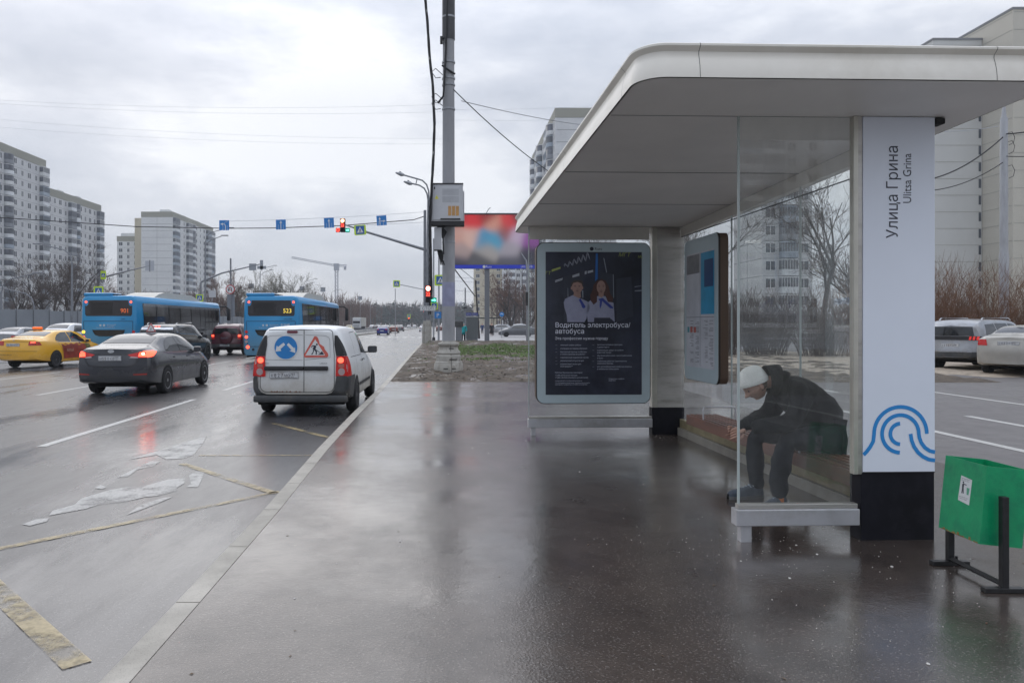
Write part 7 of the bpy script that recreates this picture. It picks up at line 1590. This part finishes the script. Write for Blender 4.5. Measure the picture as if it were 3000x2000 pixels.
# ================================================================== buildings
M_pan = mat('panel_pale', (.60, .605, .61), .8, vary=.06, scale=.3, dirt=(.50, .505, .52), dscale=.12)
M_panw = mat('panel_white', (.66, .67, .67), .8, vary=.05, scale=.3, dirt=(.57, .58, .59), dscale=.15)
M_panc = mat('panel_cream', (.50, .45, .34), .8, vary=.05, scale=.3)
M_panp = mat('parapet_olive', (.30, .295, .25), .8, vary=.06)
M_win = mat('flat_window', (.06, .07, .085), .25, vary=.5, scale=.35); M_wfr = mat('window_frame', (.72, .72, .72), .6)
M_balg = mat('balcony_glazing', (.10, .11, .135), .3, vary=.6, scale=.5); M_balw = mat('balcony_front', (.66, .68, .70), .7, vary=.18, scale=.25); M_bald = mat('balcony_dark', (.10, .11, .125), .6, vary=.4, scale=.3)
M_joint = mat('panel_joint', (.22, .225, .23), .9)
def block(name_label, loc, rz, W_, D_, fl, fh=2.8, z0=1.0, cols='', wallm=None, cat='apartment block', end_joints=True, parapet=2.2, seed=0, pm=None, upto=None):
    """front face at local y=0 running x 0..W_ ; end face at x=W_ (or 0). cols: string of bays w=window s=small b=balcony B=round balcony . = blank"""
    random.seed(seed); o = thing('apartment_block', name_label, cat, loc, rz); wallm = wallm or M_pan; H = z0+fl*fh
    MB().box((0, 0, 0), (W_, D_, H)).build('walls', wallm, o)
    MB().box((-.06, -.06, H+.001), (W_+.06, D_+.06, H+parapet)).build('parapet', pm or M_panp, o)
    b = MB()
    for f in range(fl+1):
        z = z0+f*fh
        b.box((-.03, .3, z-.05), (-.001, D_-.3, z+.05)); b.box((W_+.001, .3, z-.05), (W_+.03, D_-.3, z+.05)); b.box((.1, -.02, z-.03), (W_-.1, -.001, z+.03))
    for xx in (-.03, W_+.001): b.box((xx, D_/2-.04, 0), (xx+.029, D_/2+.04, H))
    b.build('panel_joints', M_joint, o)
    nb = len(cols); bw = W_/nb; wn, bn = [], []
    for i, c in enumerate(cols):
        xc = (i+.5)*bw
        for f in range(fl):
            z = z0+f*fh
            if c in 'ws':
                w_ = 1.5 if c == 'w' else .9; wn.append((xc, z, w_))
            elif c in 'bB': bn.append((xc, z, bw*.98, c))
    wn.sort(key=lambda t: (t[0], -t[1])); bn.sort(key=lambda t: (t[0], -t[1]))
    def wmesh(L__):
        g_, fr = MB(), MB()
        for (xc, z, w_) in L__:
            g_.box((xc-w_/2, -.03, z+.95), (xc+w_/2, -.005, z+2.35)); fr.box((xc-w_/2-.12, -.05, z+.83), (xc+w_/2+.12, -.031, z+.95)); fr.box((xc-.05, -.05, z+.951), (xc+.05, -.031, z+2.35)); fr.box((xc-w_/2-.08, -.05, z+.951), (xc-w_/2, -.031, z+2.4)); fr.box((xc+w_/2, -.05, z+.951), (xc+w_/2+.08, -.031, z+2.4)); fr.box((xc-w_/2, -.05, z+2.351), (xc+w_/2, -.031, z+2.43))
        return g_, fr
    cache = {}
    wn = wn if upto is None else wn
    for i, t in enumerate(wn[-96:]):
        k = t[2]
        if k not in cache:
            g_, fr = wmesh([(0, 0, k)]); cache[k] = (g_.mesh('window', M_win), fr.mesh('window_frame', M_wfr))
        a = link('window', cache[k][0], o); a.location = (t[0], 0, t[1]); c2 = link('window_frame', cache[k][1], a)
    if wn[:-96]: g_, fr = wmesh(wn[:-96]); g_.build('windows', M_win, o, kind='stuff'); fr.build('window_frames', M_wfr, o, kind='stuff')
    def bmesh_(c, w_, r):
        A, G = MB(), MB(); dp = 1.15
        if c == 'B': pl = [(-w_/2, 0)] + [(w_/2*math.sin(t)*1.0, -dp*1.15*math.cos(t)*.9-.2) for t in [R(-80+160*i/8) for i in range(9)]] + [(w_/2, 0)]
        else: pl = [(-w_/2, 0), (-w_/2, -dp), (w_/2, -dp), (w_/2, 0)]
        Mz = Matrix.Identity(4); A.prism(pl[::-1], Matrix.Translation((0, 0, .0)), 1.0); 
        gl_ = [(x*.985, y*.96) for x, y in pl]; G.prism(gl_[::-1], Matrix.Translation((0, 0, 1.001)), fh-1.35)
        A.prism(pl[::-1], Matrix.Translation((0, 0, fh-.348)), .18)
        n_ = 6
        for i in range(n_+1):
            if c == 'b': x = -w_/2+w_*i/n_; A.box((x-.03, -dp-.02, 1.002), (x+.03, -dp+.05, fh-.35))
        return A, G
    bc = {}
    vm_ = [(M_balw, M_balg), (M_balw, M_bald), (M_panw, M_balg), (mat('balcony_grey', (.24, .255, .28), .7), M_balg), (mat('balcony_blue', (.33, .38, .44), .7), M_bald)]
    for i, (xc, z, w_, c) in enumerate(bn[-98:]):
        v_ = random.choice((0, 0, 1, 2, 3, 4)); k = (c, v_)
        if k not in bc:
            A, G = bmesh_(c, w_, 0); bc[k] = (A.mesh('balcony', vm_[v_][0]), G.mesh('glazing', vm_[v_][1]))
        a = link('balcony', bc[k][0], o); a.location = (xc, -.02, z); link('glazing', bc[k][1], a)
    if bn[:-98]:
        AA, GG = MB(), MB()
        for (xc, z, w_, c) in bn[:-98]:
            A, G = bmesh_(c, w_, 0); AA.add([(x+xc, y-.02, zz+z) for x, y, zz in A.v], A.f); GG.add([(x+xc, y-.02, zz+z) for x, y, zz in G.v], G.f)
        AA.build('balconies', M_balw, o, kind='stuff'); GG.build('glazings', M_balg, o, kind='stuff')
    for k in range(3): xx = W_*(.15+.33*k); MB().box((xx-1.6, D_*.3, H+parapet+.001), (xx+1.6, D_*.6, H+parapet+1.8)).build('lift_house', wallm, o)
    return o
# left: nearest tower, second tower (facades face the road, +X)
block('tallest pale tower at the left edge with curved glazed balconies', (-118, 150, 0), R(90), 68, 14, 16, 2.8, 2.2, 'wBswsbwBswsbbwBwswsb', seed=2)
block('lower pale slab just right of the tallest left tower', (-118, 218.3, 0), R(90), 34, 14, 14, 2.75, .9, 'wswsbBwswsb', seed=3)
# middle tower: blank end wall faces us
block('middle tower with blank pale end wall and balconied side', (-115, 309, 0), R(90), 52, 13, 16, 2.8, 1.0, 'bwsbBwswbb', wallm=M_panw, seed=5)
block('lower wing left of the blank end wall of the middle tower', (-143.8, 322, 0), 0, 9.8, 14, 13, 2.75, 1.5, 'wsw', wallm=M_panw, seed=6)
o = thing('stair_tower', 'narrow cream strip between the middle tower and its lower wing', 'stair tower', (-128.2, 317, 0)); MB().box((-5.9, 0, 0), (0, 10, 46.5)).build('walls', M_panc, o)
# right: long slab above the shelter roof, and the cream blocks
block('long pale slab with curved balconies showing above the shelter roof', (23.6, 222, 0), R(-90), 50, 14, 16, 2.8, 4.2, 'wBswbBwswbBs', seed=8) 
block('cream tower block behind the billboard post', (X(1390, 330), 330, 0), 0, 12, 14, 12, 2.9, 1, 'w..w', wallm=M_panc, seed=9, pm=M_panc)
block('white tower block right of the cream one, behind brown trees', (X(1470, 330), 326, 0), 0, 22, 14, 14, 2.9, 1, 'wbwbwwbw', wallm=M_panw, seed=10)
# big blank gables at the right edge
def gable(lab, x0, x1, y0, y1, H, m_, slit=False):
    o = thing('apartment_block', lab, 'apartment block', (x0, y0, 0)); MB().box((0, 0, 0), (x1-x0, y1-y0, H)).build('walls', m_, o); b = MB()
    for f in range(int(H/2.8)+1): z = f*2.8+1; b.box((-.03, .2, z-.035), (-.001, y1-y0-.2, z+.035)); b.box((.2, -.03, z-.035), (x1-x0-.2, -.001, z+.035))
    b.build('panel_joints', mat('joint_warm', (.34, .33, .29), .9), o)
    MB().box((-.1, -.1, H+.001), (x1-x0+.1, y1-y0+.1, H+.35)).build('coping', M_joint, o)
    if slit:
        for f in range(17): MB().box((x1-x0-.55, -.05, 2.2+f*2.8), (x1-x0-.15, -.031, 3.7+f*2.8)).build('slit_window', M_win, o)
    return o
gable('pale blank tower wall with a column of slit windows right of the pillar', 81.0, 89.2, 126.5, 142, 49.5, mat('gable_white', (.55, .55, .53), .8, vary=.05, scale=.2), True)
gable('cream tall tower at the right edge of the picture', 89.3, 112, 119.6, 145, 51.8, mat('gable_cream', (.52, .49, .42), .8, vary=.05, scale=.2))
block('pale high block seen through the shelter glass behind bare trees', (49.5, 120, 0), 0, 8, 12, 9, 2.8, 1, 'wbw', wallm=M_pan, seed=12)
# one block behind the photographer, mirrored in the glass
block('block of flats standing behind the photographer, mirrored in the near glass', (75, -120, 0), R(180), 62, 14, 12, 2.8, 1, 'wwbbbwwbbwwbbbww', wallm=M_panw, seed=14)
# ================================================================== trees
M_bark = mat('bark_dark', (.055, .048, .045), .9, vary=.3, scale=4); M_twig = mat('twigs_brown', (.095, .075, .066), .9, vary=.25); M_twigr = mat('twigs_reddish', (.125, .070, .052), .9, vary=.25); M_twigy = mat('twigs_olive', (.13, .12, .085), .9, vary=.2)
def tree(lab, loc, h, spread=.5, seed=0, twig=None, depth=5, lean=0, mult=1, trunk_r=None, tw=.02, cat='tree', name='bare_tree', group=None, weep=0.0, low=.22, stems=1):
    random.seed(seed); o = thing(name, lab, cat, loc, random.uniform(0, 6), group); T_, W_ = MB(), MB(); r0 = trunk_r or h*.018
    def br(p, d, ln, r, k):
        seg = 4 if k < 2 else 3; pts = [p]; rs = [r]
        for i in range(seg):
            d = (d + Vector((random.gauss(0, .10), random.gauss(0, .10), random.gauss(.03-weep*(k > 2), .06)))).normalized(); p = p + d*ln/seg; pts.append(p); rs.append(max(tw*.35, r*(1-.45*(i+1)/seg)))
        (T_ if k < 3 else W_).tube(pts, rs, 7 if k < 1 else (5 if k < 3 else 3), cap=False)
        if k >= depth: return
        nch = (random.randint(4, 6) if k == 0 else random.randint(3, 4)) * (1 if k < 2 else mult)
        for c in range(nch):
            t = random.uniform(low+.1 if k == 0 else .15, 1.0); i = min(seg-1, int(t*seg)); q_ = pts[i].lerp(pts[i+1], t*seg-i)
            a = random.uniform(0, 6.283); u = d.cross(Vector((math.cos(a), math.sin(a), .3))).normalized(); nd = (d*(1-spread*random.uniform(.5, 1)) + u*spread*random.uniform(.7, 1.3) + Vector((0, 0, .12))).normalized()
            br(q_, nd, ln*random.uniform(.5, .78), max(tw*.5, rs[i]*random.uniform(.45, .65)), k+1)
    for s in range(stems):
        a = 6.283*s/max(1, stems); d0 = Vector((lean + (.35*math.cos(a) if stems > 1 else 0), (.35*math.sin(a) if stems > 1 else 0), 1)).normalized(); br(Vector((0, 0, -.1)), d0, h*.50, r0, 0)
    T_.build('trunk', M_bark, o); W_.build('crown', twig or M_twig, o)
    return o
# left group in front of the towers
for i, (px, Y, h_, sd_) in enumerate(((30, 74, 8.0, 1), (92, 78, 8.5, 2), (165, 82, 10, 3), (205, 86, 11.5, 4), (255, 90, 11, 5), (130, 92, 10, 14))):
    tree(('bare tree at the left edge in front of the tallest tower', 'small bare tree right of the left edge lamp', 'bare tree before the foot of the tallest tower', 'broad bare tree between the tower and the left bus', 'bare tree just left of the curved mast', 'bare tree deep behind the site fence')[i], (X(px, Y), Y, 0), h_, .55, sd_, M_twig, 5, tw=.028, low=.1)
for i, (px, Y, h_, sd_) in enumerate(((715, 170, 11.5, 21), (760, 175, 13.5, 22), (812, 170, 14.5, 23), (862, 178, 13.5, 24), (900, 190, 11, 25))):
    tree(('round olive bare tree directly above the right bus', 'second olive bare tree above the right bus', 'tallest olive bare tree above the right bus', 'olive bare tree left of the crane jib', 'smaller olive bare tree at the end of its row')[i], (X(px, Y), Y, 0), h_, .5, sd_, M_twigy, 5, tw=.045, low=0, mult=1, stems=2)
for i, (px, Y, h_, sd_) in enumerate(((345, 200, 13, 31), (400, 210, 12, 32), (455, 205, 14, 33), (510, 210, 11, 34), (560, 200, 12, 35), (310, 190, 11, 36), (636, 150, 12, 37), (662, 160, 14, 38))):
    tree('reddish bare tree in the row before the middle tower', (X(px, Y), Y, 0), h_, .42, sd_, M_twigr, 5, tw=.05, low=0, group='reddish bare trees before the middle tower')
# trees behind the shelter on the right
for i, (x, y, h_, sd_) in enumerate(((18.8, 38, 9.5, 41), (13.5, 40, 9, 42), (25, 46, 9, 43), (16.2, 50, 10, 44), (9.5, 54, 9, 45), (22.4, 40, 7, 46))):
    tree(('tall bare tree seen through the near glass', 'bare tree behind the timetable case', 'bare tree left of the slim pointed pole', 'bare tree deep behind the shelter glass', 'small bare tree near the far glass of the shelter', 'thin bare tree between pillar and pointed pole')[i], (x, y, .2), h_, .5, sd_, M_twig, 5, tw=.02, low=.05, trunk_r=.17)
tree('brown dense tree before the cream tower', (X(1500, 160), 160, 0), 15, .5, 51, M_twigr, 5, tw=.05, low=0, stems=2); tree('brown dense tree at the right of the far glass edge', (X(1540, 140), 140, 0), 15, .5, 52, M_twigr, 5, tw=.05, low=0, stems=2); tree('small brown tree between billboard post and white tower', (X(1478, 200), 200, 0), 12, .5, 53, M_twigr, 5, tw=.05, low=0)
# osier-like bushes behind the parked cars
def bush(lab, loc, n_, h, rad, seed, m=None):
    random.seed(seed); o = thing('twiggy_bush', lab, 'bush', loc); b = MB()
    for i in range(n_):
        a = random.uniform(0, 6.283); r_ = rad*random.random()**.6*.35; p = Vector((r_*math.cos(a), r_*math.sin(a), 0)); d = Vector((math.cos(a)*random.uniform(.05, .5), math.sin(a)*random.uniform(.05, .5), 1)).normalized(); L_ = h*random.uniform(.5, 1); pts = [p]
        for k in range(4): d = (d+Vector((random.gauss(0, .09), random.gauss(0, .09), 0))).normalized(); p = p+d*L_/4; pts.append(p)
        b.tube(pts, [.011, .010, .008, .006, .003], 3, cap=False)
        for k in (1, 2, 3, 4):
            for _ in range(3):
                q_ = pts[k]; dd = (d+Vector((random.gauss(0, .5), random.gauss(0, .5), random.gauss(.1, .3)))).normalized(); b.tube([q_, q_+dd*L_*.16, q_+dd*L_*.28+Vector((0, 0, .05))], [.006, .004, .002], 3, cap=False)
    b.build('branches', m or mat('osier_stems', (.16, .085, .05), .85, vary=.35, scale=2), o); return o
for i, (x, y, h_, s) in enumerate(((20.0, 33.5, 3.3, 1), (21.6, 34, 3.6, 2), (23.2, 33.5, 3.7, 3), (24.8, 34.5, 3.4, 4), (26.2, 33, 3.2, 5), (18.2, 34, 3.0, 6), (22.5, 36, 4.2, 7))):
    bush(('reddish twiggy bush left behind the silver crossover', 'reddish twiggy bush over the crossover roof', 'tall twiggy bush left of the slim pole foot', 'twiggy bush right of the slim pole foot', 'twiggy bush at the right picture edge', 'twiggy bush just inside the glass edge', 'tallest twiggy bush at the back')[i], (x, y, .2), 95, h_, 2.6, s)
for i, (x, y) in enumerate(((16.6, 34), (14.6, 35), (12.4, 35), (10.3, 36), (8.6, 38), (15.5, 38), (11.5, 40))):
    bush('dark tangled bush seen through the shelter glass', (x, y, .2), 150, 2.7, 2.6, 20+i, mat('dark_stems', (.085, .062, .052), .9, vary=.3)).__setitem__('group', 'dark bushes behind the rear glass')
# ================================================================== far woods: one mass
def wood(name, lab, x0, x1, y0, y1, n_, h0, h1, m_, seed, conif=.0, m2=None):
    random.seed(seed); b, c = MB(), MB()
    for i in range(n_):
        x, y = random.uniform(x0, x1), random.uniform(y0, y1); h = random.uniform(h0, h1)
        if random.random() < conif:
            for k in range(11):
                z = h*random.uniform(.22, .90); r_ = h*random.uniform(.05, .10)*(1.25-z/h); clod(c, (x+random.gauss(0, h*.05), y, z), r_*1.5)
            c.tube([(x, y, 0), (x, y, h*.5)], h*.012, 4)
        else:
            b.tube([(x, y, 0), (x, y, h*.55), (x+random.gauss(0, .4), y, h*.96)], [h*.010, h*.008, h*.003], 4, cap=False)
            for k in range(13):
                z = h*random.uniform(.3, .85); a = random.uniform(0, 6.283); L_ = h*random.uniform(.10, .24)*(1.15-z/h); b.tube([(x, y, z), (x+math.cos(a)*L_*.6, y+math.sin(a)*L_*.6, z+L_*.8), (x+math.cos(a)*L_, y+math.sin(a)*L_, z+L_*1.6)], [h*.006, h*.005, h*.003], 3, cap=False)
    b.build(name, m_, kind='stuff', label=lab, cat='wood')
    if conif: c.build('far_pines', m2, kind='stuff', label='dark pines standing among the far leafless wood', cat='wood')
M_wd = mat('far_wood_brown', (.075, .052, .042), .95, vary=.25, scale=.05); M_pine = mat('pine_green', (.022, .042, .032), .95, vary=.4, scale=.3)
wood('far_wood', 'leafless brown wood closing the view at the end of the road', -200, 260, 520, 620, 3300, 14, 20, M_wd, 61, .33, M_pine)
wood('near_wood', 'reddish leafless wood behind the lorry and guard rail', -95, -38, 265, 420, 420, 10, 16, mat('wood_reddish', (.125, .075, .058), .95, vary=.25, scale=.05), 62)
wood('left_wood', 'thin brown wood between the left towers', -112, -44, 150, 300, 260, 6, 10, mat('wood_brown_near', (.11, .08, .068), .95, vary=.25, scale=.05), 63)
wood('square_trees', 'brown leafless trees behind the square on the right', 14, 70, 150, 300, 260, 8, 14, MATS['wood_brown_near'], 64)
wood('right_wood', 'brown undergrowth behind the parked cars', 9, 44, 44, 62, 120, 2.5, 4.2, MATS['wood_brown_near'], 65)
# ================================================================== the damp air
m = bpy.data.materials.new('damp_air'); m.use_nodes = True; n = m.node_tree; n.nodes.clear(); o_ = n.nodes.new('ShaderNodeOutputMaterial'); v = n.nodes.new('ShaderNodeVolumePrincipled')
v.inputs['Color'].default_value = (.86, .90, .96, 1); v.inputs['Density'].default_value = .00045; v.inputs['Anisotropy'].default_value = .2; n.links.new(v.outputs[0], o_.inputs['Volume'])
MB().box((-420, -160, -1.2), (420, 900, 75)).build('haze', m, kind='stuff', label='thin damp haze filling the air over the road', cat='haze')
print('SCENE BUILT', len(bpy.data.objects))
